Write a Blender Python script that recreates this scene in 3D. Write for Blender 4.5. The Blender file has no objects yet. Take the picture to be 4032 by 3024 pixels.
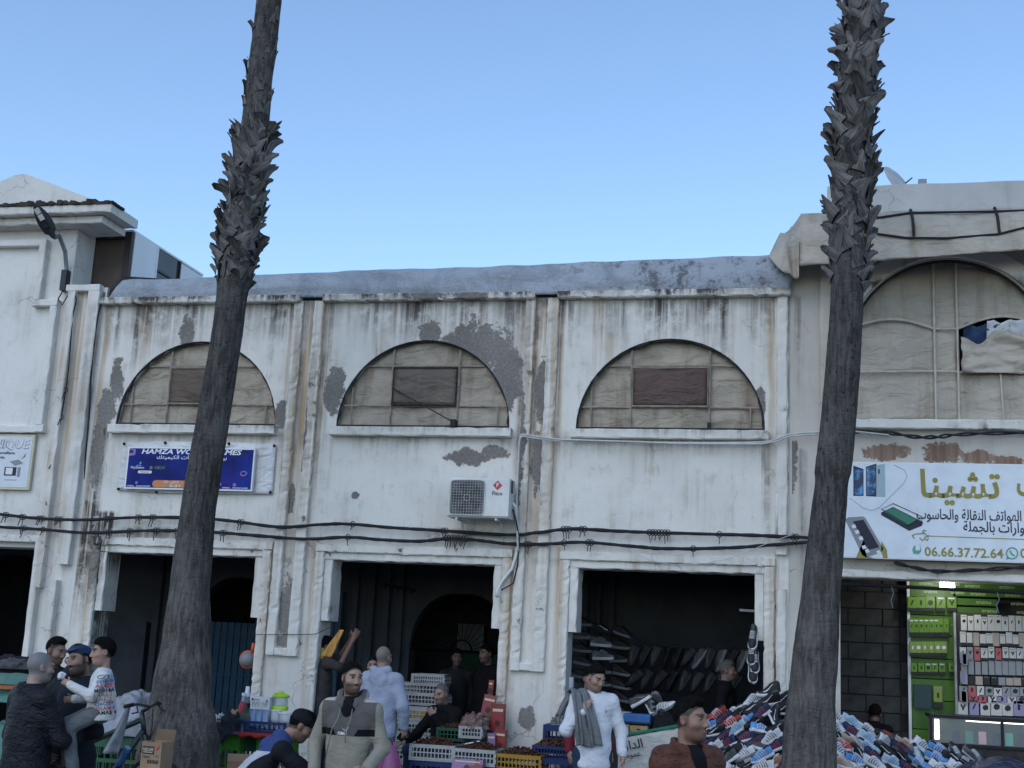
import bpy, bmesh, math, random
import numpy as np
from mathutils import Vector, Matrix, Euler, noise as mnoise
from mathutils.geometry import tessellate_polygon
R = math.radians
random.seed(7)
SC = bpy.context.scene
COL = SC.collection

# ------------------------------------------------------------------ camera
F, D, HC = 5000.0, 14.6, 1.88                     # focal length in photo pixels, distance to the facade, lens height
YAW, PIT, ROL = R(12.98), R(11.57), R(2.76)
fw = Vector((-math.sin(YAW)*math.cos(PIT), math.cos(YAW)*math.cos(PIT), math.sin(PIT)))
rt0 = Vector((math.cos(YAW), math.sin(YAW), 0)); up0 = rt0.cross(fw)
rt = rt0*math.cos(ROL)+up0*math.sin(ROL); up = up0*math.cos(ROL)-rt0*math.sin(ROL)
CP = Vector((0, -D, HC))
cd = bpy.data.cameras.new('camera'); cam = bpy.data.objects.new('camera', cd); COL.objects.link(cam)
cam.matrix_world = Matrix.Translation(CP) @ Matrix((rt, up, -fw)).transposed().to_4x4()
cd.sensor_width = 36; cd.lens = F/4032*36; cd.clip_end = 2000
SC.camera = cam

# ------------------------------------------------------------------ sky, sun, exposure
SUN_EL, SUN_AZ = R(40), R(196)                   # low soft light from behind the camera, the whole street in open shade
w = bpy.data.worlds.new('World'); SC.world = w; w.use_nodes = True
nt = w.node_tree; bg = nt.nodes['Background']
sk = nt.nodes.new('ShaderNodeTexSky'); sk.sky_type = 'NISHITA'; sk.sun_disc = False
sk.sun_elevation = SUN_EL; sk.sun_rotation = SUN_AZ; sk.altitude = 0; sk.air_density = 1.15; sk.dust_density = 0.3; sk.ozone_density = 3.8
nt.links.new(sk.outputs[0], bg.inputs[0]); bg.inputs[1].default_value = 0.15
sl = bpy.data.lights.new('sun', 'SUN'); sun = bpy.data.objects.new('sun', sl); COL.objects.link(sun)
sl.energy = 0.5; sl.angle = R(45); sl.color = (1.0, 0.95, 0.88)
sdir = Vector((math.sin(SUN_AZ)*math.cos(SUN_EL), math.cos(SUN_AZ)*math.cos(SUN_EL), math.sin(SUN_EL)))
sun.rotation_euler = sdir.to_track_quat('Z', 'Y').to_euler(); sun.location = (0, -20, 20)
SC.view_settings.view_transform = 'Standard'; SC.view_settings.look = 'None'
SC.view_settings.gamma = 1; SC.view_settings.use_curve_mapping = False
SC.view_settings.exposure = 0.62

# ------------------------------------------------------------------ helpers
def at(px, py, Y=0.0):                            # photo pixel -> point on the plane y = Y
    d = fw+rt*((px-2016)/F)-up*((py-1512)/F)
    return CP+d*((Y-CP.y)/d.y)
def atd(px, py, dep):                             # photo pixel -> point at a depth along the view axis
    return CP+(fw+rt*((px-2016)/F)-up*((py-1512)/F))*dep
def tag(o, label=None, cat=None, group=None, kind=None):
    if label: o['label'] = label
    if cat: o['category'] = cat
    if group: o['group'] = group
    if kind: o['kind'] = kind
    return o
def link(o, parent=None):
    COL.objects.link(o)
    if parent is not None: o.parent = parent
    return o
def empty(name, loc=(0, 0, 0), rz=0.0, label=None, cat=None, group=None):
    o = bpy.data.objects.new(name, None); o.location = loc; o.rotation_euler = (0, 0, rz); o.empty_display_size = .1
    link(o); return tag(o, label, cat, group)
def mobj(name, me, mat=None, parent=None, label=None, cat=None, group=None, kind=None):
    o = bpy.data.objects.new(name, me); link(o, parent)
    if mat is not None and len(me.materials) == 0:
        for m in (mat if isinstance(mat, (list, tuple)) else [mat]): me.materials.append(m)
        if not isinstance(mat, (list, tuple)) and mat.name in WEAR: wear(me, mat.name)
    return tag(o, label, cat, group, kind)
def pyd(name, v, f, smooth=False):
    me = bpy.data.meshes.new(name); me.from_pydata([tuple(map(float, p)) for p in v], [], [tuple(map(int, q)) for q in f]); me.update()
    if smooth: me.shade_smooth()
    return me
class MB:                                         # mesh builder
    def __init__(s): s.v = []; s.f = []; s.m = []; s.cur = 0
    def add(s, vs, fs):
        n = len(s.v); s.v += [tuple(p) for p in vs]; s.f += [tuple(i+n for i in q) for q in fs]; s.m += [s.cur]*len(fs); return s
    def box(s, lo, hi, M=None):
        x0, y0, z0 = lo; x1, y1, z1 = hi
        vs = [Vector(p) for p in ((x0,y0,z0),(x1,y0,z0),(x1,y1,z0),(x0,y1,z0),(x0,y0,z1),(x1,y0,z1),(x1,y1,z1),(x0,y1,z1))]
        if M is not None: vs = [M @ p for p in vs]
        return s.add(vs, [(0,3,2,1),(4,5,6,7),(0,1,5,4),(1,2,6,5),(2,3,7,6),(3,0,4,7)])
    def rbox(s, lo, hi, seg=.09, jit=.004, bev=.008, sd=0):      # worn box: subdivided, chipped edges
        ax = max(range(3), key=lambda i: hi[i]-lo[i]); o1, o2 = [(1,2),(2,0),(0,1)][ax]
        n = max(1, int((hi[ax]-lo[ax])/seg)); rnd = random.Random(hash((round(lo[0],3), round(lo[2],3), round(hi[0], 3), sd)) & 0xffff)
        w1, w2 = hi[o1]-lo[o1], hi[o2]-lo[o2]; b = min(bev, w1*.3, w2*.3)
        prof = [(b,0),(w1-b,0),(w1,b),(w1,w2-b),(w1-b,w2),(b,w2),(0,w2-b),(0,b)]
        vs = []
        for i in range(n+1):
            t = lo[ax]+(hi[ax]-lo[ax])*i/n
            for (a, c) in prof:
                p = [0, 0, 0]; p[ax] = t; q = jit*2.8*rnd.random() if jit > .003 and rnd.random() < .13 else 0.
                p[o1] = lo[o1]+a+rnd.gauss(0, jit*.42)+(q if a < w1/2 else -q); p[o2] = lo[o2]+c+rnd.gauss(0, jit*.42)+(q if c < w2/2 else -q); vs.append(p)
        fs = []
        for i in range(n):
            for k in range(8):
                k2 = (k+1) % 8; fs.append((i*8+k, i*8+k2, i*8+8+k2, i*8+8+k))
        fs.append(tuple(range(7, -1, -1))); fs.append(tuple(range(n*8, n*8+8)))
        return s.add(vs, fs)
    def tube(s, pts, r, n=8, closed=False, cap=True, flat=None):
        pts = [Vector(p) for p in pts]; N = len(pts); rs = r if hasattr(r, '__len__') else [r]*N
        ring = []; prev = None
        for i, p in enumerate(pts):
            t = (pts[(i+1) % N]-pts[i-1]) if closed else (pts[min(i+1, N-1)]-pts[max(i-1, 0)])
            t.normalize()
            if prev is None: a = t.orthogonal().normalized()
            else: a = (prev-t*prev.dot(t)); a = a.normalized() if a.length > 1e-6 else t.orthogonal().normalized()
            prev = a; b = t.cross(a)
            ring += [p+(a*math.cos(2*math.pi*k/n)+b*math.sin(2*math.pi*k/n))*rs[i] for k in range(n)]
        fs = []
        for i in range(N if closed else N-1):
            j = (i+1) % N
            for k in range(n): fs.append((i*n+k, i*n+(k+1) % n, j*n+(k+1) % n, j*n+k))
        if cap and not closed: fs.append(tuple(range(n-1, -1, -1))); fs.append(tuple(range((N-1)*n, N*n)))
        return s.add(ring, fs)
    def lathe(s, prof, n=20, M=None, cap=True):   # prof: [(r,z)]
        vs = []; fs = []
        for (r, z) in prof: vs += [Vector((r*math.cos(2*math.pi*k/n), r*math.sin(2*math.pi*k/n), z)) for k in range(n)]
        for i in range(len(prof)-1):
            for k in range(n): fs.append((i*n+k, i*n+(k+1) % n, i*n+n+(k+1) % n, i*n+n+k))
        if cap: fs.append(tuple(range(n-1, -1, -1))); fs.append(tuple(range((len(prof)-1)*n, len(prof)*n)))
        if M is not None: vs = [M @ p for p in vs]
        return s.add(vs, fs)
    def poly(s, loops, y0, y1, M=None):           # prism in x,z from y0 (front) to y1 (back); loops[0] outer, rest holes
        flat = [p for L in loops for p in L]
        tr = tessellate_polygon([[Vector((p[0], p[1], 0)) for p in L] for L in loops])
        n = len(flat); vs = [Vector((p[0], y0, p[1])) for p in flat]+[Vector((p[0], y1, p[1])) for p in flat]
        fs = []
        for t in tr:
            a, b, c = (flat[i] for i in t)
            ccw = (b[0]-a[0])*(c[1]-a[1])-(b[1]-a[1])*(c[0]-a[0]) > 0
            t = tuple(t) if ccw else tuple(reversed(t))
            fs.append(t); fs.append(tuple(i+n for i in reversed(t)))
        k = 0
        for L in loops:
            m = len(L)
            for i in range(m): fs.append((k+i, k+(i+1) % m, n+k+(i+1) % m, n+k+i))
            k += m
        if M is not None: vs = [M @ p for p in vs]
        return s.add(vs, fs)
    def sheet(s, fn, nu, nv):                     # grid of fn(u,v) in 0..1
        vs = [fn(i/nu, j/nv) for j in range(nv+1) for i in range(nu+1)]
        fs = [(j*(nu+1)+i, j*(nu+1)+i+1, (j+1)*(nu+1)+i+1, (j+1)*(nu+1)+i) for j in range(nv) for i in range(nu)]
        return s.add(vs, fs)
    def mesh(s, name='m', smooth=False, fix=True):
        me = pyd(name, s.v, s.f)
        if any(s.m): me.polygons.foreach_set('material_index', s.m)
        if fix:
            bm = bmesh.new(); bm.from_mesh(me); bmesh.ops.recalc_face_normals(bm, faces=bm.faces); bm.to_mesh(me); bm.free()
        if smooth: me.shade_smooth()
        return me
    def build(s, name, mat=None, parent=None, smooth=False, **k):
        return mobj(name, s.mesh(name, smooth), mat, parent, **k)
def thick(me_or_mb, name, mat, parent, t=.004, smooth=True, **k):   # sheet given a real thickness
    o = me_or_mb.build(name, mat, parent, smooth, **k)
    md = o.modifiers.new('thickness', 'SOLIDIFY'); md.thickness = t; md.offset = 0
    return o
def nz(x, y=0., z=0.): return mnoise.noise(Vector((x, y, z)))
def copy_tree(o, parent=None):
    c = o.copy(); COL.objects.link(c); c.parent = parent
    for ch in list(o.children): copy_tree(ch, c)
    return c

# ------------------------------------------------------------------ materials
class NT:                                         # tiny node-graph helper
    def __init__(s, name):
        s.mat = bpy.data.materials.new(name); s.mat.use_nodes = True; s.t = s.mat.node_tree
        s.b = s.t.nodes['Principled BSDF']
    def n(s, typ, **k):
        q = s.t.nodes.new(typ)
        for a, b in k.items(): setattr(q, a, b)
        return q
    def set(s, sock, val):
        if isinstance(val, bpy.types.NodeSocket): s.t.links.new(val, sock)
        elif hasattr(val, '__len__') and sock.type == 'RGBA' and len(val) == 3: sock.default_value = (*val, 1)
        else: sock.default_value = val
    def m(s, op, a, b=None, c=None, clamp=False):
        q = s.n('ShaderNodeMath', operation=op, use_clamp=clamp); s.set(q.inputs[0], a)
        if b is not None: s.set(q.inputs[1], b)
        if c is not None: s.set(q.inputs[2], c)
        return q.outputs[0]
    def ss(s, v, lo, hi):                         # smoothstep
        q = s.n('ShaderNodeMapRange', interpolation_type='SMOOTHSTEP'); s.set(q.inputs[0], v); s.set(q.inputs[1], lo); s.set(q.inputs[2], hi); return q.outputs[0]
    def mix(s, f, a, b, typ='MIX'):
        q = s.n('ShaderNodeMix', data_type='RGBA', blend_type=typ); s.set(q.inputs[0], f); s.set(q.inputs[6], a); s.set(q.inputs[7], b); return q.outputs[2]
    def noise(s, v, sc, det=4, rough=.55, dist=0.):
        q = s.n('ShaderNodeTexNoise'); s.set(q.inputs['Vector'], v); s.set(q.inputs['Scale'], sc); s.set(q.inputs['Detail'], det); s.set(q.inputs['Roughness'], rough); s.set(q.inputs['Distortion'], dist); return q.outputs[0]
    def voro(s, v, sc, feat='DISTANCE_TO_EDGE'):
        q = s.n('ShaderNodeTexVoronoi', feature=feat); s.set(q.inputs['Vector'], v); s.set(q.inputs['Scale'], sc); return q.outputs[0]
    def scale(s, v, sc, off=(0, 0, 0)):
        q = s.n('ShaderNodeMapping'); s.set(q.inputs[0], v); q.inputs[3].default_value = sc; q.inputs[1].default_value = off; return q.outputs[0]
    def obj(s): return s.n('ShaderNodeTexCoord').outputs['Object']
    def pos(s): return s.n('ShaderNodeNewGeometry').outputs['Position']
    def xyz(s, v):
        q = s.n('ShaderNodeSeparateXYZ'); s.set(q.inputs[0], v); return q.outputs
    def bump(s, h, st=.3, d=.01):
        q = s.n('ShaderNodeBump'); s.set(q.inputs['Height'], h); q.inputs['Strength'].default_value = st; q.inputs['Distance'].default_value = d; s.set(s.b.inputs['Normal'], q.outputs[0])
    def done(s, col, rough=.7, spec=.3, metal=0.):
        s.set(s.b.inputs['Base Color'], col); s.set(s.b.inputs['Roughness'], rough); s.set(s.b.inputs['Specular IOR Level'], spec); s.set(s.b.inputs['Metallic'], metal); return s.mat
def M(name, col, rough=.7, var=.25, sc=8., bump=.25, bsc=60., bd=.004, metal=0., spec=.3, stretch=(1, 1, 1), dirt=0., dcol=(.09, .075, .06)):
    g = NT(name); v = g.scale(g.obj(), stretch)
    n1 = g.noise(v, sc, 5); f = g.ss(n1, .3, .7)
    c = g.mix(f, tuple(x*(1-var) for x in col), tuple(min(1, x*(1+var*.6)) for x in col))
    if dirt: c = g.mix(g.m('MULTIPLY', g.ss(g.noise(v, sc*.45, 8, .7), .5, .72), dirt), c, dcol)
    if bump: g.bump(g.noise(v, bsc, 3), bump, bd)
    return g.done(c, g.m('ADD', rough-.08, g.m('MULTIPLY', n1, .16)), spec, metal)

WEAR = {}                                         # material name -> (patches, streaks, ledges, brick)
def plaster(name, base=(.70, .70, .68), patches=(), streaks=(), grime=1., seed=0., ledge=(), brick=(), sub=(.20, .185, .17), tint=(.38, .30, .215), chip=.735):
    """weathered lime-washed render; patches (x,z,rx,rz) where the coat has fallen off, streaks (x,ztop,zbottom,width,strength) run-off stains"""
    WEAR[name] = (patches, streaks, ledge or (), brick)
    g = NT(name); P = g.scale(g.pos(), (1, 1, 1), (seed, 0, seed))
    at_ = lambda n: g.n('ShaderNodeAttribute', attribute_name=n).outputs['Fac']
    big = g.noise(P, .9, 4, .6); mid = g.noise(P, 4.5, 6, .68); fine = g.noise(P, 30, 3, .6)
    col = g.mix(g.ss(big, .35, .7), base, tuple(x*.86 for x in base))
    col = g.mix(g.m('MULTIPLY', g.ss(mid, .52, .72), .5*grime), col, (.45, .41, .35))
    sv = g.noise(g.scale(P, (7, 7, .22)), 1., 5, .62); sv2 = g.noise(g.scale(P, (17, 17, .5)), 1., 4, .6)   # vertical weathering
    col = g.mix(g.m('MULTIPLY', g.m('MULTIPLY', g.ss(sv, .50, .74), g.ss(big, .44, .64)), .95*grime), col, tint)
    col = g.mix(g.m('MULTIPLY', g.m('MULTIPLY', g.ss(sv2, .52, .74), g.ss(mid, .42, .62)), .5*grime), col, (.36, .33, .29))
    rag = g.ss(sv2, .3, .58)
    col = g.mix(g.m('MULTIPLY', at_('stain_brown'), rag, clamp=True), col, (.42, .31, .19))
    col = g.mix(g.m('MULTIPLY', at_('stain_dark'), g.m('MULTIPLY', rag, g.ss(mid, .3, .55)), clamp=True), col, (.085, .075, .065))
    nn = g.n('ShaderNodeTexNoise'); g.set(nn.inputs['Vector'], P); nn.inputs['Scale'].default_value = 2.5; nn.inputs['Detail'].default_value = 4
    vm = g.n('ShaderNodeVectorMath', operation='SCALE'); g.set(vm.inputs[0], nn.outputs['Color']); vm.inputs[3].default_value = .6
    wv = g.n('ShaderNodeVectorMath', operation='ADD'); g.set(wv.inputs[0], P); g.set(wv.inputs[1], vm.outputs[0])
    cr = g.m('MULTIPLY', g.m('SUBTRACT', 1., g.ss(g.voro(g.scale(wv.outputs[0], (1, .6, 1.3)), 1.25), .0, .011)), g.ss(big, .5, .62))   # hairline cracks
    col = g.mix(g.m('MULTIPLY', cr, .6), col, (.17, .15, .13))
    d = g.m('ADD', at_('coat'), g.m('ADD', g.m('MULTIPLY', g.m('SUBTRACT', mid, .5), 2.6), g.m('MULTIPLY', g.m('SUBTRACT', fine, .5), .5)))
    msk = g.m('MAXIMUM', g.m('SUBTRACT', 1., g.ss(d, .97, 1.02)), g.ss(mid, chip, chip+.015))                       # fallen coat
    gcol = g.mix(g.ss(g.m('ADD', g.m('MULTIPLY', fine, .5), g.m('MULTIPLY', big, .5)), .4, .62), tuple(x*.8 for x in sub), tuple(x*1.2 for x in sub))
    gcol = g.mix(at_('brick'), gcol, g.mix(g.ss(sv2, .3, .7), (.19, .12, .088), (.30, .21, .16)))
    col = g.mix(msk, col, gcol)
    rim = g.m('MULTIPLY', g.ss(d, .85, 1.0), g.m('SUBTRACT', 1., g.ss(d, 1.02, 1.3)))
    col = g.mix(g.m('MULTIPLY', rim, .35), col, (.5, .46, .4))
    g.bump(g.m('ADD', g.m('MULTIPLY', mid, .5), g.m('ADD', g.m('MULTIPLY', fine, .09), g.m('MULTIPLY', msk, -.9))), .75, .028)
    return g.done(col, .88, .15)
def wear(me, name):                               # stores where the coat is lost and where run-off has stained it
    patches, streaks, ledge, brick = WEAR[name]; n = len(me.vertices); co = np.empty(n*3, np.float32); me.vertices.foreach_get('co', co); co = co.reshape(-1, 3)
    x, z = co[:, 0], co[:, 2]; coat = np.full(n, 9., np.float32); bk = np.zeros(n, np.float32); dk = np.zeros(n, np.float32); br = np.zeros(n, np.float32)
    wob = np.sin(z*5.1+x*2)*.5+np.sin(z*11.3)*.3
    for (a, b, rx, rz) in patches: coat = np.minimum(coat, np.hypot((x-a)/rx, (z-b)/rz))
    for (a, b, rx, rz) in brick:
        q = np.hypot((x-a)/rx, (z-b)/rz); bk = np.where(q < coat, 1., bk); coat = np.minimum(coat, q)
    sst = lambda v: np.clip(v, 0, 1)**2*(3-2*np.clip(v, 0, 1))
    for (a, zt, zb, wd, k) in streaks:
        f = (1-sst((np.abs(x-a+wob*wd*.35)/wd-.2)/.8))*sst((z-zb)/((zt-zb)*.75))*(z < zt+.001)*abs(k)
        if k > 0: dk = np.maximum(dk, f)
        else: br = np.maximum(br, f)
    for (z1, dz, k) in ledge: dk = np.maximum(dk, sst((z-(z1-dz))/dz)*(z < z1+.02)*k*(.55+.45*np.sin(x*7.1)*np.sin(x*3.3+1)))
    for nm, ar_ in (('coat', coat), ('brick', bk), ('stain_dark', dk), ('stain_brown', br)):
        at_ = me.attributes.new(nm, 'FLOAT', 'POINT'); at_.data.foreach_set('value', ar_.astype(np.float32))
from mathutils.geometry import delaunay_2d_cdt
def gridwall(name, loops, y0, y1, mat, parent, step=.045):    # wall with openings, fine grid on its face so wear can sit anywhere
    b = MB(); b.poly(loops, y0, y1); me0 = b.mesh(name)
    vs = []; es = []
    for L in loops:
        k = len(vs)
        for i, p in enumerate(L): vs.append(Vector(p)); es.append((k+i, k+(i+1) % len(L)))
    xs = [p[0] for p in loops[0]]; zs = [p[1] for p in loops[0]]
    x = min(xs)+step*.5
    while x < max(xs):
        z = min(zs)+step*.5
        while z < max(zs): vs.append(Vector((x, z))); z += step
        x += step
    v, e, f, *_ = delaunay_2d_cdt(vs, es, [], 0, 1e-4)
    def inside(px, pz):
        c = False
        for L in loops:
            j = len(L)-1
            for i in range(len(L)):
                if (L[i][1] > pz) != (L[j][1] > pz) and px < (L[j][0]-L[i][0])*(pz-L[i][1])/(L[j][1]-L[i][1])+L[i][0]: c = not c
                j = i
        return c
    keep = []
    for q in f:
        cx = sum(v[i].x for i in q)/len(q); cz_ = sum(v[i].y for i in q)/len(q)
        if inside(cx, cz_): keep.append(q)
    m2 = MB(); fl = []
    co = [t.co for t in me0.vertices]
    sides = [tuple(p.vertices) for p in me0.polygons if not (all(abs(co[i].y-y0) < 1e-6 for i in p.vertices))]
    m2.add(co, sides)
    m2.add([(p.x, y0, p.y) for p in v], [tuple(q) if (v[q[1]]-v[q[0]]).cross(v[q[2]]-v[q[0]]) > 0 else tuple(reversed(q)) for q in keep])
    return m2.build(name, mat, parent)
# ================================================================== GROUND
m_asph = M('asphalt', (.055, .055, .058), .9, .3, 3, .5, 120, .004, dirt=.4, dcol=(.09, .085, .075))
m_pave = M('paving', (.17, .165, .155), .85, .3, 2.2, .4, 90, .004, dirt=.6, dcol=(.07, .065, .06))
m_curb = M('kerbstone', (.26, .255, .245), .85, .25, 5, .4, 60, .005, dirt=.5)
MB().sheet(lambda u, v: (-600+1200*u, -600+1200*v, -.14), 2, 2).build('road', m_asph, kind='structure')
pv = MB(); pv.box((-60, -6.4, -.3), (60, 8, 0)); pave = pv.build('pavement', m_pave, kind='structure')
for i in range(60):
    k = MB(); k.rbox((-15+i*.5, -6.56, -.3), (-14.508+i*.5, -6.404, .005), .25, .002, .012); k.build('kerbstone', m_curb, pave)

# ================================================================== FACADES
BAY = (-7.47, -4.47, -1.47)                       # bay centres of the arcade, 3 m apart
PILX = (-5.97, -2.97)
pat = [(-3.86, 5.35, .42, .36), (-3.45, 5.05, .2, .45), (-5.62, 4.92, .13, .32), (-4.42, 5.62, .16, .12), (-3.86, 4.05, .27, .1), (-3.55, 4.12, .2, .08),
       (-2.98, 4.85, .11, .36), (-3.0, 4.0, .09, .34), (-8.72, 4.65, .13, .3), (-8.78, 4.05, .09, .4), (-6.3, 4.55, .1, .22), (-6.08, 3.5, .05, .18),
       (-6.02, 2.15, .12, .35), (-6.02, 1.78, .2, .1), (-7.7, 5.62, .1, .2), (-5.25, 3.55, .05, .05), (-8.62, 5.0, .1, .25), (-.42, 4.75, .06, .2), (-.2, 2.4, .04, .12),
       (-3.0, 1.05, .1, .12), (-2.62, 2.2, .04, .1), (-.25, 1.75, .06, .14), (-8.95, 2.25, .06, .15), (-9.42, 2.2, .07, .12)]
stk = [(-8.42, 6.0, 4.9, .09, 1.1), (-8.7, 6.0, 5.2, .06, .9), (-8.0, 6.0, 5.35, .05, .7), (-7.6, 6.0, 5.5, .06, .6), (-8.3, 6., 4.9, .16, -.7), (-6.5, 6., 5.1, .06, .6), (-6.85, 6., 5.5, .04, .5),
       (-3.98, 6.0, 5.35, .1, 1.1), (-3.78, 6.0, 5.3, .06, .8), (-3.4, 6.0, 4.4, .07, .9), (-5.75, 6.0, 3.0, .06, .7), (-5.5, 6., 5.4, .05, .5), (-4.9, 6., 5.3, .05, -.5), (-3.25, 5.2, 3.2, .06, .7),
       (-2.03, 6.0, 5.2, .05, 1.0), (-1.72, 6.0, 5.3, .05, .7), (-.85, 6.0, 5.05, .06, 1.2), (-1.0, 6.0, 5.1, .05, .8), (-.55, 6.0, 5.2, .05, .6), (-2.35, 6.0, 4.6, .12, -.7), (-2.2, 5.6, 4.9, .08, -.6), (-.35, 4.3, 3.0, .06, .7),
       (-.12, 6.0, 1.5, .07, .6), (-8.75, 4.6, 2.0, .14, 1.2), (-8.62, 3.3, 2.2, .24, 1.6), (-8.8, 3.4, 1.6, .12, 1.5), (-5.88, 5.9, 1.2, .05, .7), (-3.1, 6., 4.5, .05, .6), (-8.0, 3.1, 2.85, .8, .7), (-4.0, 3.2, 2.9, .5, .5)]
for _bx in PILX: stk += [(_bx-.06, 6., 1.0, .10, -.95), (_bx+.19, 6., 2.9, .06, -.9), (_bx-.30, 6., 3., .05, -.7), (_bx+.17, 5.9, 3.2, .03, .8), (_bx-.10, 5.8, 2.4, .035, .8)]
stk += [(c_+1.24, 3., .6, .05, -.8) for c_ in BAY]+[(c_-1.24, 3., .6, .05, -.8) for c_ in BAY]+[(-8.86, 6., .5, .08, -.8), (-.3, 6., 3., .06, -.8)]
m_wall = plaster('white_weathered_render', (.70, .675, .625), pat, stk, 1.0, 0., ledge=[(5.99, .75, 1.15), (4.30, .3, .55), (2.86, .12, .4)])
m_trim = plaster('chipped_white_trim', (.69, .665, .615), [(-3.9, 6.03, .25, .05), (-4.5, 6.03, .3, .05), (-5.98, 4.4, .06, .5), (-8.72, 2.5, .15, .35), (-3.22, 4.2, .06, .7)], stk[:8]+[(p_+q_, 6.1, 1.3, .035, k_) for p_ in PILX for q_, k_ in ((-.14, -.9), (.14, -.9), (.05, .6), (-.24, .5))]+[(c_+q_*1.2, 2.95, .1, .04, -.8) for c_ in BAY for q_ in (-1, 1)]+[(-8.65, 3.05, 2.0, .3, 1.8)], 1.25, 3., ledge=[(6.10, .16, 2.4), (4.42, .12, .8)], chip=.66)
m_wallL = plaster('left_render', (.71, .69, .65), [(-9.6, 7.55, .2, .05), (-9.95, 7.56, .12, .04)], [(-9.25, 6.2, 1., .05, -.9), (-9.03, 6.2, 1.5, .05, -.7), (-9.38, 6.2, 2., .05, -.8), (-9.15, 6.2, 2., .06, -.6), (-9.5, 6., 3., .05, -.5), (-8.95, 6., 2., .05, .5), (-10., 4.2, 3., .06, -.5)], .6, 11., ledge=[(7.42, .12, 1.2)], chip=.72)
m_wallR = plaster('right_render', (.54, .505, .45), [(-.05, 4.0, .05, .3)], [(.05, 4.2, 2.2, .06, .9), (.0, 6., 4.5, .05, .7), (.35, 6.3, 4.6, .1, -.6)], 1.2, 21., brick=[(.95, 4.17, .24, .09), (1.55, 4.18, .2, .12), (1.95, 4.14, .2, .08), (2.25, 4.1, .2, .06)], tint=(.42, .34, .26))
m_int = M('shade_dark_interior_render', (.058, .066, .082), .9, .25, 2, .3, 40, .006, dirt=.5, dcol=(.07, .065, .06))  # very dark bluish base puts the arcade's shade into the wall colour
m_ceil = M('shade_dark_ceiling', (.03, .03, .034), .9, .3, 2, .2)  # near-black colour stands for deep shade on ceiling and rear wall
m_conc = M('arcade_floor_tiles', (.06, .058, .055), .8, .3, 3, .3)  # floor colour darkened likewise for the gallery's shade

def arc(cx, cz, r, n=28, a0=0., a1=math.pi): return [(cx+r*math.cos(a0+(a1-a0)*i/n), cz+r*math.sin(a0+(a1-a0)*i/n)) for i in range(n+1)]
def notch(cx, w, h): return [(cx-w, 0.), (cx-w, h), (cx+w, h), (cx+w, 0.)]
arcade = empty('market_arcade', (0, 0, 0), label='two storey white plastered market arcade with three half round windows', cat='building')
outer = [(-8.90, 0.)]
for c in BAY: outer += notch(c, 1.105, 2.875)
outer += [(-.10, 0.), (-.10, 6.02), (-8.90, 6.02)]
gridwall('wall', [outer]+[arc(c, 4.40, 1.10) for c in BAY], 0., .36, m_wall, arcade)
for i, c in enumerate(BAY):
    lo, hi = ((-8.93, -6.14), (-5.83, -3.11), (-2.83, -.09))[i]
    b = MB(); b.rbox((lo, -.115, 5.985), (hi, .02, 6.075), .045, .006, .014, i); b.build('parapet_ledge', m_trim, arcade)
    b = MB(); b.rbox((c-1.14, -.115, 4.285), (c+1.14, .015, 4.395), .1, .004, .012, i); b.build('window_sill', m_trim, arcade)
    fr = MB(); fr.rbox((c-1.215, -.055, 0.02), (c-1.10, .01, 2.86), .045, .0055, .012, i); fr.build('door_frame', m_trim, arcade)
    fr = MB(); fr.rbox((c+1.10, -.055, 0.02), (c+1.215, .01, 2.86), .045, .0055, .012, i+5); fr.build('door_frame', m_trim, arcade)
    fr = MB(); fr.rbox((c-1.218, -.06, 2.863), (c+1.218, .01, 2.965), .045, .0055, .012, i); fr.build('door_lintel', m_trim, arcade)
    for s in (-1, 1):
        jb = MB(); x0, x1 = sorted((c+s*1.103, c+s*1.0)); jb.rbox((x0, -.02, 2.05), (x1, .33, 2.772), .09, .004, .012, s); jb.build('door_jamb', m_trim, arcade)
    jb = MB(); jb.rbox((c-1.102, -.02, 2.775), (c+1.102, .33, 2.872), .09, .004, .012); jb.build('door_jamb', m_trim, arcade)
for i, bx in enumerate(PILX):
    zb = 1.62 if i == 0 else 1.59
    for (x0, x1, k) in ((bx-.255, bx-.135, 1), (bx+.015, bx+.15, 2)):
        b = MB(); b.rbox((x0, -.065, zb), (x1, .01, 6.0), .05, .0055, .012, k); b.build('pilaster_strip', m_trim, arcade)
    b = MB(); b.rbox((bx-.137, -.06, zb-.002), (bx+.018, .01, zb+.09), .05, .004, .012); b.build('pilaster_strip', m_trim, arcade)
b = MB(); b.rbox((-.245, -.06, 3.0), (-.12, .01, 6.0), .08, .006, .016, 9); b.build('pilaster_strip', m_trim, arcade)
b = MB(); b.rbox((-.235, -.05, .02), (-.125, .01, 2.62), .08, .006, .016, 9); b.build('pilaster_strip', m_trim, arcade)
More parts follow.
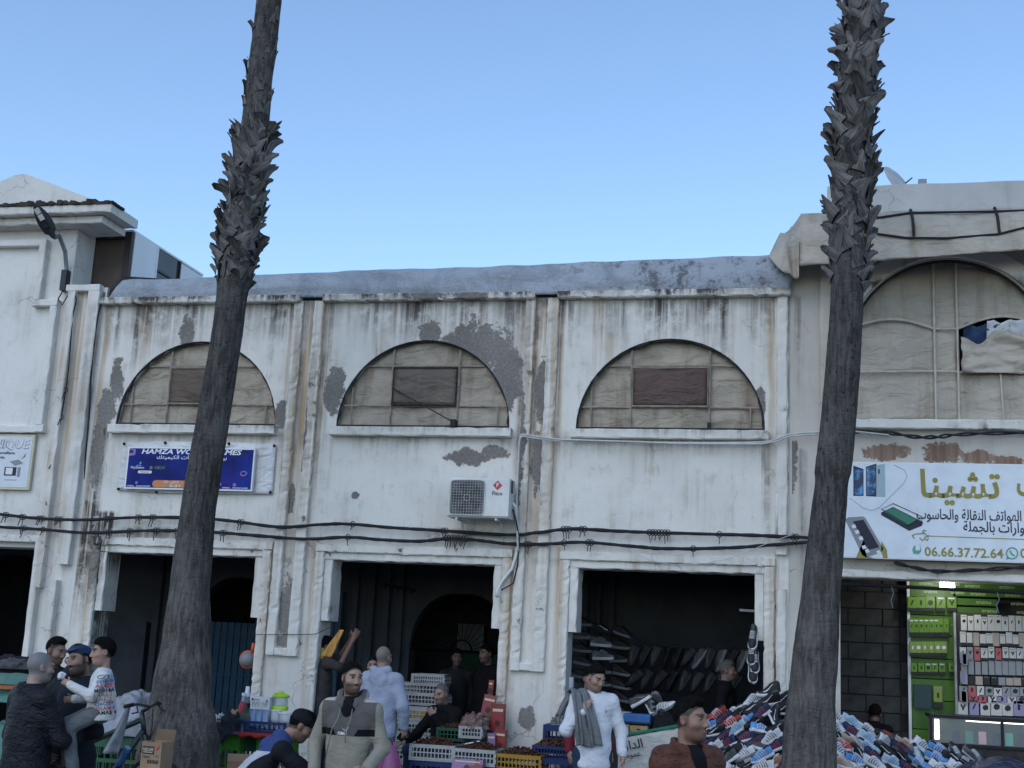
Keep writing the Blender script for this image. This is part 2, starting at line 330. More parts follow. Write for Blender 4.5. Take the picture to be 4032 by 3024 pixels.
# gallery behind the arches
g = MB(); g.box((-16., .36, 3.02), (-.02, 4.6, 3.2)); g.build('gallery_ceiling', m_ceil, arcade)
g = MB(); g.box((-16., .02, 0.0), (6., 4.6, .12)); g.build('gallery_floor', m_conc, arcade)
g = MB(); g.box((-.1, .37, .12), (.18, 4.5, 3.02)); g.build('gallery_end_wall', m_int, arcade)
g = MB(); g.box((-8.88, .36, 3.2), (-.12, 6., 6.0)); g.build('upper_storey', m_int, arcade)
YB = 3.0
def bx_(px, py): return at(px, py, YB).x
ar1 = (-9.35, bx_(572, 2500), 2.0); ar2 = (bx_(775, 2500), bx_(1075, 2500), 2.0); ar3 = (bx_(1615, 2500), bx_(2010, 2500), 1.75)
def pointed(x0, x1, zs, n=10):
    c = (x0+x1)/2; r = (x1-x0)/2; return [(x0, .12)]+[(c-r*math.cos(math.pi*i/(2*n))**.8, zs+r*1.1*math.sin(math.pi*i/(2*n))) for i in range(n)]+[(c, zs+r*1.1)]+[(c+r*math.cos(math.pi*(n-1-i)/(2*n))**.8, zs+r*1.1*math.sin(math.pi*(n-1-i)/(2*n))) for i in range(n)]+[(x1, .12)]
def pts(a): return [(x, max(.14, min(z, 2.98))) for x, z in pointed(*a)]
out = [(-16, .12)]+pts((-12.6, -11.0, 2.0))
for a in (ar1, ar2, ar3): out += [(x, .12 if k in (0, len(pts(a))-1) else z) for k, (x, z) in enumerate(pts(a))]
out += [(-.1, .12), (-.1, 3.02), (-16, 3.02)]
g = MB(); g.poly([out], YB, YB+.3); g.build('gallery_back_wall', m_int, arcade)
for (px0, px1) in ((1075, 1120), (1380, 1405), (1440, 1470), (1500, 1530), (1560, 1585), (2290, 2315), (2345, 2365), (2395, 2420), (600, 625), (655, 675)):
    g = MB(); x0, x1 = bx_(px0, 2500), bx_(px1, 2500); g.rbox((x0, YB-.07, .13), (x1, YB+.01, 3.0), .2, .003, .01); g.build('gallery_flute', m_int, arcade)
m_blue = M('blue_painted_slats', (.009, .055, .11), .5, .3, 4, .2, 30, .003, dirt=.3, dcol=(.02, .03, .04))
m_iron = M('shade_dark_iron', (.004, .004, .005), .9, .3, 10, 0, spec=.05); m_black = M('black_iron', (.012, .012, .014), .6, .3, 10, .2)  # grille iron darkened in colour so it sinks into the arch's shade
for nm, (x0, x1), zt in (('slatted_shutter', (ar2[0]+.02, ar2[1]-.02), 2.0), ('slatted_shutter', (ar1[0]+.04, ar1[1]-.04), 2.0), ('slatted_shutter', (bx_(1300, 2500), bx_(1352, 2500)), 2.5)):
    n = max(2, int((x1-x0)/.1)); sh = empty(nm, ((x0+x1)/2, YB+.1, .13), label=('blue vertical slat shutter under the palm, behind the left arch', 'dark slat shutter in the far left inner arch', 'narrow blue slat shutter beside the man with raised arms')[0 if x0 == ar2[0]+.02 else 1 if zt < 2.2 else 2], cat='shutter')
    dx = (x1-x0)/n
    yb = YB+.1 if zt < 2.2 else YB-.12
    sh.location.y = yb
    mm = m_blue if x0 != ar1[0]+.04 else m_black
    for k in range(n):
        b = MB(); b.rbox((x0+k*dx+.004-sh.location.x, -.012, 0), (x0+(k+1)*dx-.004-sh.location.x, .012, zt-.13), .6, .001, .006); b.build('slat', mm, sh)
    for zz in (.5, 1.1, 1.7):
        b = MB(); b.box((x0-sh.location.x, -.03, zz), (x1-sh.location.x, -.0125, zz+.03)); b.build('cross_bar', mm, sh)
for a in (ar2, ar3):                              # fan grilles over the doors
    c = (a[0]+a[1])/2; r = (a[1]-a[0])/2-.02; gr = empty('fan_grille', (c, YB+.12, a[2]), label='iron sunburst grille in the inner arch '+('above the blue shutter' if a is ar2 else 'behind the seated man'), cat='grille')
    b = MB(); b.tube([(r*math.cos(t), 0, r*1.05*math.sin(t)) for t in np.linspace(0, math.pi, 20)], .015, 5); b.tube([(-r, 0, 0), (r, 0, 0)], .02, 5); b.tube([(.22*r*math.cos(t), 0, .22*r*math.sin(t)) for t in np.linspace(0, math.pi, 8)], .012, 5); b.build('frame', m_iron, gr)
    for k in range(1, 14):
        t = math.pi*k/14; b = MB(); b.tube([(.2*r*math.cos(t), 0, .2*r*math.sin(t)), (r*math.cos(t), 0, r*1.05*math.sin(t))], .006, 4); b.build('ray', m_iron, gr)
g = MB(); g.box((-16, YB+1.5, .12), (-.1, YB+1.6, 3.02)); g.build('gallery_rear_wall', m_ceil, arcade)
# inside of bay two: pale room seen through the inner arch
m_green = M('green_wall_paint', (.025, .09, .055), .8, .2, 3, .1); m_pale = M('pale_wall_paint', (.16, .17, .175), .85, .2, 3, .1)
g = MB(); g.box((ar3[0]+.35, YB+1.3, .9), (ar3[1]+.3, YB+1.48, 1.72)); g.build('painted_dado', m_green, arcade)
g = MB(); g.box((ar3[0]+.35, YB+1.3, 1.722), (ar3[1]-.7, YB+1.48, 2.15)); g.build('painted_wall', m_pale, arcade)

# ---- canvas covered half round windows
def canvas_mat(name, col, dcol, fold=1.):
    g = NT(name); v = g.pos(); n1 = g.noise(v, 2.2, 5, .6); n2 = g.noise(g.scale(v, (3, 3, .5)), 1.6, 5, .6)
    c = g.mix(g.ss(n1, .35, .7), col, tuple(x*.78 for x in col)); c = g.mix(g.m('MULTIPLY', g.ss(n2, .48, .7), .6), c, dcol)
    g.bump(g.m('ADD', g.noise(g.scale(v, (1.4, 1.4, 3.2)), 2.4, 3, .5, .8), g.m('MULTIPLY', g.noise(v, 160, 2), .04)), .85*fold, .06)
    return g.done(c, .62, .35)
m_can = canvas_mat('old_beige_canvas', (.36, .31, .245), (.15, .105, .07))
m_can2 = canvas_mat('pale_beige_canvas', (.46, .41, .34), (.24, .19, .135))
m_pane = [canvas_mat('brown_vinyl_pane', (.13, .095, .07), (.07, .05, .04)), canvas_mat('grey_vinyl_pane', (.13, .105, .085), (.17, .145, .115)), canvas_mat('maroon_vinyl_pane', (.10, .062, .052), (.06, .045, .045))]
m_bar = M('beige_frame_bar', (.27, .235, .19), .6, .3, 10, .1); m_rust = M('dark_rubber_edge', (.035, .032, .032), .8, .4, 20, .3)
for i, c in enumerate(BAY):
    wd = empty('arched_window', (c, .1, 4.4), label=('half round beige canvas window above the blue sign', 'half round canvas window with grey flap and prop stick above the air conditioner', 'half round canvas window with maroon flap nearest the right palm')[i], cat='window', group='half round canvas windows')
    wd.parent = None
    ph = i*7.3
    def cv(u, v, c=c, ph=ph):
        a = math.pi*u; r = 1.11*v
        x, z = -r*math.cos(a), r*math.sin(a)*1.0
        y = .03*nz(x*2.2+ph, z*5.5, ph)+.025*nz(x*6+ph, z*3, 2)-.02*(1-v*v)
        return (x, y, z)
    b = MB(); b.sheet(cv, 64, 24); thick(b, 'canvas', m_can, wd, .004)
    hx = (.425, .425, .46)[i]
    def bar(p, q, r=.013, w=wd):
        b = MB(); b.tube([p, q], r, 6); b.build('bar', m_bar, w)
    for x in (-hx, hx): bar((x, -.045, .02), (x, -.045, math.sqrt(1.08**2-x*x)))
    for x in (-.93, .93): bar((x, -.04, .02), (x, -.04, (.3 if x > 0 else .52)), .011)
    for z in (.28, .78): r_ = math.sqrt(1.08**2-z*z); bar((-r_, -.042, z), (r_, -.042, z), .011)
    fl = MB(); fl.sheet(lambda u, v: (-hx+.03+(2*hx-.06)*u, -.062+.018*nz(u*2+ph, v*2, 1), .30+.44*v), 16, 10); fl_o = thick(fl, 'flap', m_pane[i], wd, .004)
    b = MB(); b.tube([(-hx+.02, -.066, .29), (hx-.02, -.066, .29), (hx-.02, -.066, .755), (-hx+.02, -.066, .755)], .014, 6, closed=True); b.build('flap_frame', m_bar if i != 1 else m_rust, fl_o)
    b = MB(); rr = random.Random(i); pp = []
    for k in range(41): t = math.pi*k/40; q = 1.095+rr.gauss(0, .006); pp.append((-q*math.cos(t), -.07+rr.gauss(0, .006), q*math.sin(t)))
    b.tube(pp, [.014+abs(rr.gauss(0, .005)) for _ in pp], 6); b.build('edge_seal', m_rust, wd)
    b = MB(); b.tube([(-1.1, -.07, .02), (1.1, -.07, .02)], .018, 6); b.build('edge_seal', m_rust, wd)
    if i == 1:
        b = MB(); b.tube([(-.41, -.09, .5), (hx, -.2, .06)], .008, 5); b.build('prop_stick', m_rust, wd)
        b = MB(); b.box((hx-.03, -.22, .0), (hx+.03, -.1, .09)); b.build('latch', m_black, wd)
    if i == 2: b = MB(); b.box((hx-.02, -.09, .0), (hx+.02, -.03, .1)); b.build('latch', m_black, wd)

# ---- grey tarpaulin over the arcade roof
def tarp_mat():
    g = NT('grey_tarpaulin'); v = g.pos(); X, Y, Z = g.xyz(v)
    n1 = g.noise(v, 2.6, 8, .72, .6); n2 = g.noise(g.scale(v, (1, 1, 3)), 1.1, 5)
    c = g.mix(g.ss(n1, .4, .66), (.33, .37, .42), (.23, .26, .30)); k = g.m('MULTIPLY', g.ss(g.noise(v, 5, 8, .75), .5, .62), g.ss(X, -4.5, -.8))
    c = g.mix(g.m('MULTIPLY', k, .85), c, (.05, .05, .055)); c = g.mix(g.m('MULTIPLY', g.ss(g.noise(g.scale(v, (1.2, 1, 2.6)), 9, 4, .6, 2.), .58, .66), .4), c, (.48, .49, .5))
    g.bump(g.m('ADD', n2, g.m('MULTIPLY', n1, .9)), .8, .07)
    return g.done(c, .5, .4)
prof = [(-.09, 6.035), (-.095, 6.15), (-.088, 6.23), (-.07, 6.31), (-.045, 6.38), (-.015, 6.415), (.05, 6.425), (.8, 6.43), (2.4, 6.43)]
def tf(u, v):
    k = v*(len(prof)-1); i = min(int(k), len(prof)-2); f = k-i; y = prof[i][0]*(1-f)+prof[i+1][0]*f; z = prof[i][1]*(1-f)+prof[i+1][1]*f
    x = -8.80+.16*(z-6.08)/.4+u*(8.70-.1*(z-6.08))
    lift = (z-6.08)/.4*(-.10+.20*u)
    return (x, y+.014*nz(x*2.6, z*4, 1)+.02*nz(x*.9, z*8, 3), z+lift+.012*nz(x*3, y*3, 5)+.015*nz(x*.7, 0, 9))
tp = MB(); tp.sheet(tf, 220, 30); thick(tp, 'roof_tarpaulin', tarp_mat(), None, .006, label='grey stained tarpaulin stretched along the roof edge of the arcade', cat='tarpaulin')
b = MB(); b.tube([(-8.8, .02, 6.09), (-8.9, .1, 6.2), (-8.78, .14, 6.38), (-8.5, .5, 6.46)], [.03, .05, .06, .05], 8); b.build('rolled_tarpaulin_end', m_rust, None, True, label='dark rolled tarpaulin end at the left corner of the arcade roof', cat='tarpaulin roll')

# ---- left building with gable
left = empty('gabled_building', (0, 0, 0), label='white building with low gable and cornice at the left edge', cat='building')
o = [(-16, 0.)]+notch(-13.47, 1.0, 2.8)+notch(-10.47, .98, 2.8)+[(-8.9, 0.), (-8.9, 6.24), (-9.44, 6.24), (-9.44, 7.16), (-16, 7.16)]
gridwall('wall', [o], .002, .45, m_wallL, left, .07)
b = MB(); b.box((-16, .45, 3.2), (-9.46, 6, 7.1)); b.build('upper_storey', m_wallL, left)
b = MB()
gp = [(-16, 7.287), (-8.85, 7.287), (-8.95, 7.33), (-9.3, 7.47), (-9.75, 7.64), (-10.2, 7.81), (-10.29, 7.83), (-10.4, 7.82), (-10.8, 7.68), (-11.4, 7.47), (-11.9, 7.33), (-16, 7.31)]
b.poly([gp], -.12, .4); b.build('gable', m_wallL, left)
b = MB(); b.rbox((-16, -.36, 7.16), (-8.77, .35, 7.285), .1, .005, .015); b.build('cornice', m_trim, left)
b = MB(); b.rbox((-16, -.24, 7.06), (-8.95, .36, 7.158), .1, .004, .012); b.build('cornice', m_trim, left)
m_moss = M('black_lichen', (.05, .042, .036), .95, .5, 12, 1., 40, .02)
b = MB()
rr = random.Random(3)
for k in range(46):
    x = -11.6+k*.062; b.rbox((x, -.37-rr.random()*.02, 7.27), (x+.075, -.08, 7.300+rr.random()*.04), .03, .006, .008, k)
b.build('lichen_crust', m_moss, left, kind='stuff')
for (x0, x1, z0, z1) in ((-9.93, -9.83, 6.06, 6.9), (-13, -9.83, 6.81, 6.9), (-9.93, -9.56, 5.97, 6.062), (-9.66, -9.56, 4.38, 5.972), (-9.66, -9.54, 4.28, 4.382), (-14, -9.66, 4.27, 4.36), (-9.42, -9.31, 2.3, 6.17), (-9.45, -8.96, 6.17, 6.26), (-9.12, -8.95, 2.6, 6.17), (-9.18, -9.08, 1.5, 2.4), (-9.45, -9.36, .3, 2.9), (-14, -9.36, 2.86, 2.95)):
    b = MB(); b.rbox((x0, -.10, z0), (x1, .01, z1), .1, .0032, .01); b.build('frame_moulding', m_wallL, left)
# rooftop shed with brown door, white side panels
shed = empty('rooftop_shed', (-9.2, .45, 6.2), label='rooftop shed with brown front and white panel side behind the cornice', cat='shed')
def shp(name, lo, hi, mt, par=shed):
    b = MB(); b.box([a-q for a, q in zip(lo, (-9.2, .45, 6.2))], [a-q for a, q in zip(hi, (-9.2, .45, 6.2))]); return b.build(name, mt, par)
m_brown = M('brown_panel', (.085, .062, .05), .6, .25, 3, .2); m_dbrown = M('dark_brown_frame', (.03, .02, .022), .5, .2, 3, .1)
m_wpan = M('white_sandwich_panel', (.74, .75, .76), .45, .06, 2, .05); m_glass0 = M('dark_window_pane', (.05, .045, .04), .15, .3, 3, 0)
shp('front', (-9.46, .47, 6.0), (-8.93, .53, 7.13), m_brown); shp('door_frame', (-8.99, .44, 6.2), (-8.89, .5, 7.16), m_dbrown); shp('door_frame', (-9.44, .44, 7.06), (-8.99, .5, 7.16), m_dbrown)
shp('side_panel', (-8.93, .51, 6.3), (-8.88, 1.14, 7.17), m_wpan); shp('side_panel', (-8.93, 1.86, 6.3), (-8.88, 2.6, 7.15), m_wpan)
shp('roof', (-9.5, .47, 7.172), (-8.89, 2.6, 7.2), m_wpan)
wn = shp('window', (-8.93, 1.142, 6.3), (-8.9, 1.858, 7.17), m_glass0)
shp('frame', (-8.92, 1.142, 6.3), (-8.872, 1.17, 7.17), m_wpan, wn); shp('frame', (-8.92, 1.83, 6.3), (-8.872, 1.858, 7.17), m_dbrown, wn); shp('bar', (-8.92, 1.172, 6.83), (-8.88, 1.828, 6.86), m_dbrown, wn)

# ---- right building: big arch, canvas awning, roof wall
right = empty('phone_shop_building', (0, 0, 0), label='beige plastered building with tall arched canvas window at the right edge', cat='building')
AX, AZ, AR = 1.64, 5.32, 1.09
ap = [(AX-AR, 4.54)]+[(AX-AR*math.cos(math.pi*i/24), AZ+AR*math.sin(math.pi*i/24)) for i in range(25)]+[(AX+AR, 4.54)]
gridwall('wall', [[(-.098, 0.), (-.098+.55, 0), (-.098+.55, 2.78), (4.4, 2.78), (4.4, 0), (6, 0), (6, 6.85), (-.098, 6.85)], ap], .004, .4, m_wallR, right, .06)
b = MB(); ro = [(AX-(AR+.19)*math.cos(math.pi*i/24), AZ+(AR+.19)*math.sin(math.pi*i/24)) for i in range(25)]; ri = [(AX+(AR+.02)*math.cos(math.pi*i/24), AZ+(AR+.02)*math.sin(math.pi*i/24)) for i in range(25)]
b.poly([ro+ri], -.06, .02); b.build('arch_moulding', m_trim, right)
b = MB(); b.rbox((.5, -.1, 4.43), (4.2, .02, 4.54), .1, .004, .012); b.build('window_sill', m_trim, right)
b = MB(); b.rbox((.24, -.05, 3.0), (.38, .02, 6.6), .1, .004, .012); b.build('pilaster_strip', m_wallR, right)
b = MB(); b.rbox((.4, -.07, 2.775), (4.4, .02, 2.86), .1, .004, .012); b.build('door_lintel', m_trim, right)
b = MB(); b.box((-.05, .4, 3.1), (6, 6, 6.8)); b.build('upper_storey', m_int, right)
zr = (7.335-HC)*(1+1.5/D)+HC
m_rw = plaster('roof_wall_render', (.56, .55, .53), [], [], .5, 31.)
b = MB(); b.rbox((at(3258, 760, 1.5).x, 1.5, 6.6), (7, 1.7, zr), .2, .004, .01); b.build('roof_parapet', m_rw, right)
tall = empty('tall_arched_window', (AX, .12, 4.54), label='tall arched window under the awning with torn canvas on its right light', cat='window')
def cz(x): return (AZ-4.54)+math.sqrt(max(0, (AR+.01)**2-x*x))
def cvt(u, v):
    x = -AR+2*AR*u; z = v*cz(x); return (x, .02*nz(x*2.4, z*1.2, 4)+.012*nz(x*5, z*2, 1), z)
def sub_sheet(x0, x1, z0f, z1f, name, mt, nu=20, nv=20, y=0., par=tall):
    b = MB()
    def fn(u, v):
        x = x0+(x1-x0)*u; a, c_ = z0f(x), z1f(x); z = a+(c_-a)*v; return (x, y+.022*nz(x*2.4, z*1.2, 4)+.012*nz(x*5, z*2, 1), z)
    b.sheet(fn, nu, nv); return thick(b, name, mt, par, .004)
xm0, xm1 = 1.505-AX, 1.752-AX
zt = lambda x: cz(x)
m0 = lambda x: 0.; zz1 = lambda x: .57
archl = lambda x: 1.07+.12*math.sin(math.pi*min(1, max(0, (x-(-AR))/(xm0+AR)))) ; archr = lambda x: 1.07+.14*math.sin(math.pi*min(1, max(0, (x-xm1)/(AR-xm1))))
sub_sheet(-AR-.01, xm0, m0, zt, 'canvas', m_can2); sub_sheet(xm0, xm1, m0, zt, 'canvas', m_can2, 6); sub_sheet(xm1, AR+.01, archr, zt, 'canvas', m_can2); sub_sheet(xm1, AR+.01, m0, zz1, 'canvas', m_can2)
b = MB()
def torn(u, v):
    x = xm1+.03+(AR-xm1)*u; ztop = .98-.16*math.exp(-((u-.2)/.13)**2)+.08*math.sin(u*5); z = .55+(ztop-.55)*v
    return (x+.02*nz(u*3, v*3), -.09-.05*math.sin(u*7+v*3)*.6+.05*nz(u*5, v*5, 2), z)
b.sheet(torn, 30, 16); thick(b, 'torn_canvas', m_can2, tall, .004)
m_dark = M('room_shade', (.02, .022, .03), .9, .2, 3, 0)
b = MB(); b.box((xm1+.02, .2, .3), (AR-.02, .24, 1.3)); b.build('room_shade_panel', m_dark, tall)  # solid dark panel stands for the unlit room behind the torn canvas
m_cloth_b = M('blue_cloth', (.03, .06, .14), .8, .3, 9, .3); m_cloth_w = M('white_cloth', (.6, .62, .65), .8, .15, 9, .3)
b = MB(); b.sheet(lambda u, v: (xm1+.07+.5*u, .1-.12*v+.05*nz(u*6, v*6), .82+.3*v+.06*nz(u*5, 1)), 14, 8); thick(b, 'bundled_cloth', m_cloth_b, tall, .01)
b = MB(); b.sheet(lambda u, v: (xm1+.32+.5*u, .05-.1*v+.05*nz(u*6, v*6, 7), .9+.26*v+.07*nz(u*5, 4)), 14, 8); thick(b, 'bundled_cloth', m_cloth_w, tall, .01)
m_lbar = M('pale_frame_bar', (.50, .45, .38), .5, .15, 10, .05)
for x in (xm0, xm1): b = MB(); b.tube([(x, -.05, 0), (x, -.05, cz(x))], .014, 6); b.build('bar', m_lbar, tall)
for (p, q) in (((-AR, .57), (xm0, .58)), ((xm0, .58), (xm1, .575)), ((xm1, .57), (AR, .57)), ((2.22-AX, 0), (2.2-AX, .56)), ((xm0, 1.07), (xm1, 1.07))): b = MB(); b.tube([(p[0], -.045, p[1]), (q[0], -.045, q[1])], .011, 6); b.build('bar', m_lbar, tall)
b = MB(); b.tube([(-AR+(xm0+AR)*t, -.045, archl(-AR+(xm0+AR)*t)) for t in np.linspace(0, 1, 14)], .014, 6); b.build('bar', m_lbar, tall)
b = MB(); b.tube([(xm1+(AR-xm1)*t, -.045, archr(xm1+(AR-xm1)*t)) for t in np.linspace(0, 1, 14)], .014, 6); b.build('bar', m_lbar, tall)
b = MB(); b.tube([(AX*0-AR*math.cos(t), -.08, AZ-4.54+AR*math.sin(t)) for t in np.linspace(.05, math.pi-.05, 30)], .03, 6); b.build('edge_seal', m_rust, tall)
# awning of heavy canvas
aw = empty('canvas_awning', (0, -.2, 6.4), label='heavy beige canvas awning roped over the right building', cat='awning')
def awf(u, v):
    k = v*4; P_ = [(-.52, 6.19), (-.50, 6.43), (-.43, 6.70), (-.27, 6.90), (.9, 7.02)]; i = min(int(k), 3); f = k-i
    y = P_[i][0]*(1-f)+P_[i+1][0]*f; z = P_[i][1]*(1-f)+P_[i+1][1]*f
    x = .02+u*4.4
    z += .26*u*(1-v)**2+.03*nz(x*1.2, z*2, 4)*(1 if v < .7 else .3)
    return (x, y+.2+.05*nz(x*1.3, z*4, 2)+.025*nz(x*4, z*2, 8)*(1-v), z-6.4)
b = MB(); b.sheet(awf, 90, 28); thick(b, 'sheet', m_can2, aw, .006)
b = MB()
def cor(u, v):                                    # corner folded back over the arcade roof
    p = Vector(awf(0, .02+.98*v)); q = Vector((-.34+.12*v, .1+.5*v, .05+.46*v))
    r_ = p.lerp(q, u); r_.z -= .14*math.sin(math.pi*u)*(1-v); r_.y += .05*math.sin(u*6)*(1-v); return r_
b.sheet(cor, 16, 18); thick(b, 'corner_flap', m_can2, aw, .006)
b = MB(); b.sheet(lambda u, v: (-.0-.15*u*(1-v*.35), -.32+.09*math.sin(u*3.2), .12-.46*v*(1-.25*u)-.06*u), 10, 12); thick(b, 'hanging_tail', m_can2, aw, .006)
m_rope = M('black_strap', (.02, .021, .024), .7, .3, 20, .2)
def ap_(u, v, o_=-.02): p = Vector(awf(u, v)); p.y += o_; p.z += .006; return p
for u in (.275, .48, .685, .9): b = MB(); b.tube([ap_(u+.006*(1-v), v) for v in np.linspace(.30, .86, 11)], .016, 6); b.build('strap', m_rope, aw)
b = MB(); b.tube([ap_(.0, .83), ap_(.09, .66), ap_(.14, .6), ap_(.2, .6), ap_(.275, .66), ap_(.48, .66), ap_(.685, .66), ap_(.9, .66), ap_(1, .66)], .013, 6); b.build('strap', m_rope, aw)
b = MB(); b.tube([ap_(.17, .37), ap_(.26, .28), ap_(.36, .25), ap_(.48, .29), ap_(.57, .38), ap_(.685, .41), ap_(.85, .42), ap_(1, .42)], .012, 6); b.build('strap', m_rope, aw)
# ================================================================== PALMS
def bark_mat(name, a, b_):
    g = NT(name); v = g.obj(); vf = g.noise(g.scale(v, (1, 1, .16)), 26, 5, .65, .4); rg = g.noise(g.scale(v, (.9, .9, 2.6)), 8, 5, .65, 1.6); bl = g.noise(v, 2.2, 5, .6)
    c = g.mix(g.ss(vf, .35, .68), a, b_); c = g.mix(g.m('MULTIPLY', g.ss(rg, .5, .7), .5), c, tuple(x*.6 for x in a)); c = g.mix(g.m('MULTIPLY', g.ss(bl, .45, .7), .5), c, tuple(x*1.35 for x in b_))
    c = g.mix(g.ss(g.voro(g.scale(v, (1, 1, .6)), 15, 'F1'), .22, .05), c, tuple(x*.35 for x in a))
    X, Y, Z = g.xyz(v); c = g.mix(g.m('MULTIPLY', g.m('SUBTRACT', 1., g.ss(Z, 1.2, 3.6)), g.m('MULTIPLY', g.ss(bl, .3, .6), .6)), c, g.mix(g.ss(vf, .35, .65), (.10, .09, .082), (.20, .178, .16)))
    g.bump(g.m('ADD', vf, g.m('MULTIPLY', rg, .7)), 1., .035)
    return g.done(c, .95, .1)
m_bark = bark_mat('palm_bark', (.048, .044, .043), (.118, .110, .105)); 
def boot_mat(name, k):
    g = NT(name); v = g.obj(); n1 = g.noise(g.scale(v, (22, 22, 2.5)), 1.5, 4, .6); n2 = g.noise(v, 6, 4)
    c = g.mix(g.ss(n1, .3, .7), tuple(x*k for x in (.05, .046, .044)), tuple(x*k for x in (.15, .142, .135))); c = g.mix(g.m('MULTIPLY', g.ss(n2, .5, .7), .6), c, tuple(x*k for x in (.07, .06, .052)))
    g.bump(n1, .6, .01); return g.done(c, .85, .2)
m_boot = [boot_mat('dry_leaf_base_grey', 1.), boot_mat('dry_leaf_base_pale', 1.35), boot_mat('dry_leaf_base_dark', .55)]
def boot_mesh(sd):
    rr = random.Random(sd); L = .25+.09*rr.random(); nu, nv = 6, 8; b = MB(); lean = rr.uniform(-.10, .10); split = rr.random() < .5; rr_o = rr.random(); bend = rr.uniform(-.03, .05)
    def fn(u, v):
        s_ = u*2-1; wdt = .074*(1-v)**1.1+.030+.008*math.sin(v*5+sd)
        if split and v > .8: s_ = math.copysign(.4+.6*abs(s_), s_+1e-6)
        x = s_*wdt+lean*v*v*.8; out = .006+.050*v**2.2*(.4+rr_o)+.020*(1-s_*s_)*(1-.3*v)+bend*s_*v*v
        z = v*L*(1-.10*(nz(s_*3+sd, sd) if v > .9 else 0))-.03*abs(s_)*v
        return (x, -out, z)
    b.sheet(fn, nu, nv); me = b.mesh('leaf_base', False)
    bm = bmesh.new(); bm.from_mesh(me); bmesh.ops.solidify(bm, geom=bm.faces[:], thickness=.009); bm.to_mesh(me); bm.free()
    return me
boots = []
for k in range(18):
    me = boot_mesh(k); me.materials.append(m_boot[(0, 1, 0, 2, 0, 1)[k % 6]]); boots.append(me)
m_frond = M('palm_frond', (.05, .085, .03), .6, .3, 5, .2)
def palm(pix, rad, zb0, zb1, label, sd, top, step=.066, sparse=None, nj=8):
    Y = -2.2; pp = [at(x*1.8228, y*1.8228, Y) for x, y in pix]; pp.sort(key=lambda p: p.z)
    p0 = pp[0].copy(); p0.z = -.02; pp = [p0]+pp; dv = (pp[-1]-pp[-4]).normalized()
    while pp[-1].z < top: pp.append(pp[-1]+dv*.8)
    def spine(z):
        for i in range(len(pp)-1):
            if pp[i].z <= z <= pp[i+1].z: return pp[i].lerp(pp[i+1], (z-pp[i].z)/(pp[i+1].z-pp[i].z))
        return pp[-1].copy()
    def rz_(z):
        for i in range(len(rad)-1):
            if rad[i][0] <= z <= rad[i+1][0]: f = (z-rad[i][0])/(rad[i+1][0]-rad[i][0]); f = f*f*(3-2*f); return rad[i][1]*(1-f)+rad[i+1][1]*f
        return rad[-1][1]
    root = empty('palm_tree', (p0.x, Y, 0), label=label, cat='palm tree'); base = Vector((p0.x, Y, 0))
    b = MB(); n = 36; vs = []; fs = []; zs = np.arange(-.02, top, .045)
    for i, z in enumerate(zs):
        c = spine(z)-base; r = rz_(z)
        for k in range(n):
            a = 2*math.pi*k/n
            q = r*(1+.05*nz(math.cos(a)*1.5+sd, math.sin(a)*1.5, z*1.1)+.03*nz(math.cos(a)*5, math.sin(a)*5+sd, z*3)+.035*nz(math.cos(a)*9, math.sin(a)*9, z*.8+sd)+.02*nz(sd, 3, z*14))
            vs.append((c.x+q*math.cos(a), c.y+q*math.sin(a), z))
    for i in range(len(zs)-1):
        for k in range(n): fs.append((i*n+k, i*n+(k+1) % n, (i+1)*n+(k+1) % n, (i+1)*n+k))
    b.add(vs, fs); b.build('trunk', m_bark, root, True)
    rr = random.Random(sd); z = zb0; k = 0; cnt = 0
    def put(z, a, s, tilt, roll):
        c = spine(z)-base; r = rz_(z)*.96; o = bpy.data.objects.new('leaf_base', rr.choice(boots))
        o.matrix_local = Matrix.Translation((c.x+r*math.sin(a), c.y-r*math.cos(a), z)) @ Matrix.Rotation(a, 4, 'Z') @ Matrix.Rotation(tilt, 4, 'X') @ Matrix.Rotation(roll, 4, 'Y') @ Matrix.Diagonal((s, s, s, 1))
        link(o, root)
    while z < zb1:
        for j in range(nj):
            if z < zb0+.22 and rr.random() < .4: continue
            a = 2*math.pi*(j+.5*(k % 2))/nj+.22*k+rr.gauss(0, .12)
            put(z+rr.uniform(-.02, .02), a, rr.uniform(.6, .98)*(1 if z > zb0+.3 else .85), R(rr.uniform(0, 13)), R((36 if (j+k) % 2 else -36)+rr.gauss(0, 12))); cnt += 1
        z += step; k += 1
    if sparse:
        for _ in range(sparse[2]): put(rr.uniform(sparse[0], sparse[1]), rr.uniform(-1.9, 1.9), rr.uniform(.3, .55), R(rr.uniform(0, 10)), R(rr.gauss(0, 15)))
    # crown, far above the picture
    b = MB(); ct = spine(top)-base; ct.z = top-.1
    for k in range(26):
        a = k*2.4; el = R(70-k*4.5); L = 1.1; dr = Vector((math.cos(a)*math.cos(el), math.sin(a)*math.cos(el), math.sin(el))); sdv = dr.cross(Vector((0, 0, 1))).normalized(); upv = sdv.cross(dr)
        b.tube([ct, ct+dr*L*.6, ct+dr*L], [.03, .02, .015], 5); hub = ct+dr*L
        for j in range(15):
            t = R(-95+190*j/14); d2 = dr*math.cos(t)+sdv*math.sin(t); tip = hub+d2*.95+Vector((0, 0, -.28)); mid_ = hub+d2*.55+upv*.02; wv = d2.cross(upv).normalized()*.035
            b.add([hub, mid_+wv, tip, mid_-wv], [(0, 1, 2, 3)])
    b.build('crown', m_frond, root)
    return root
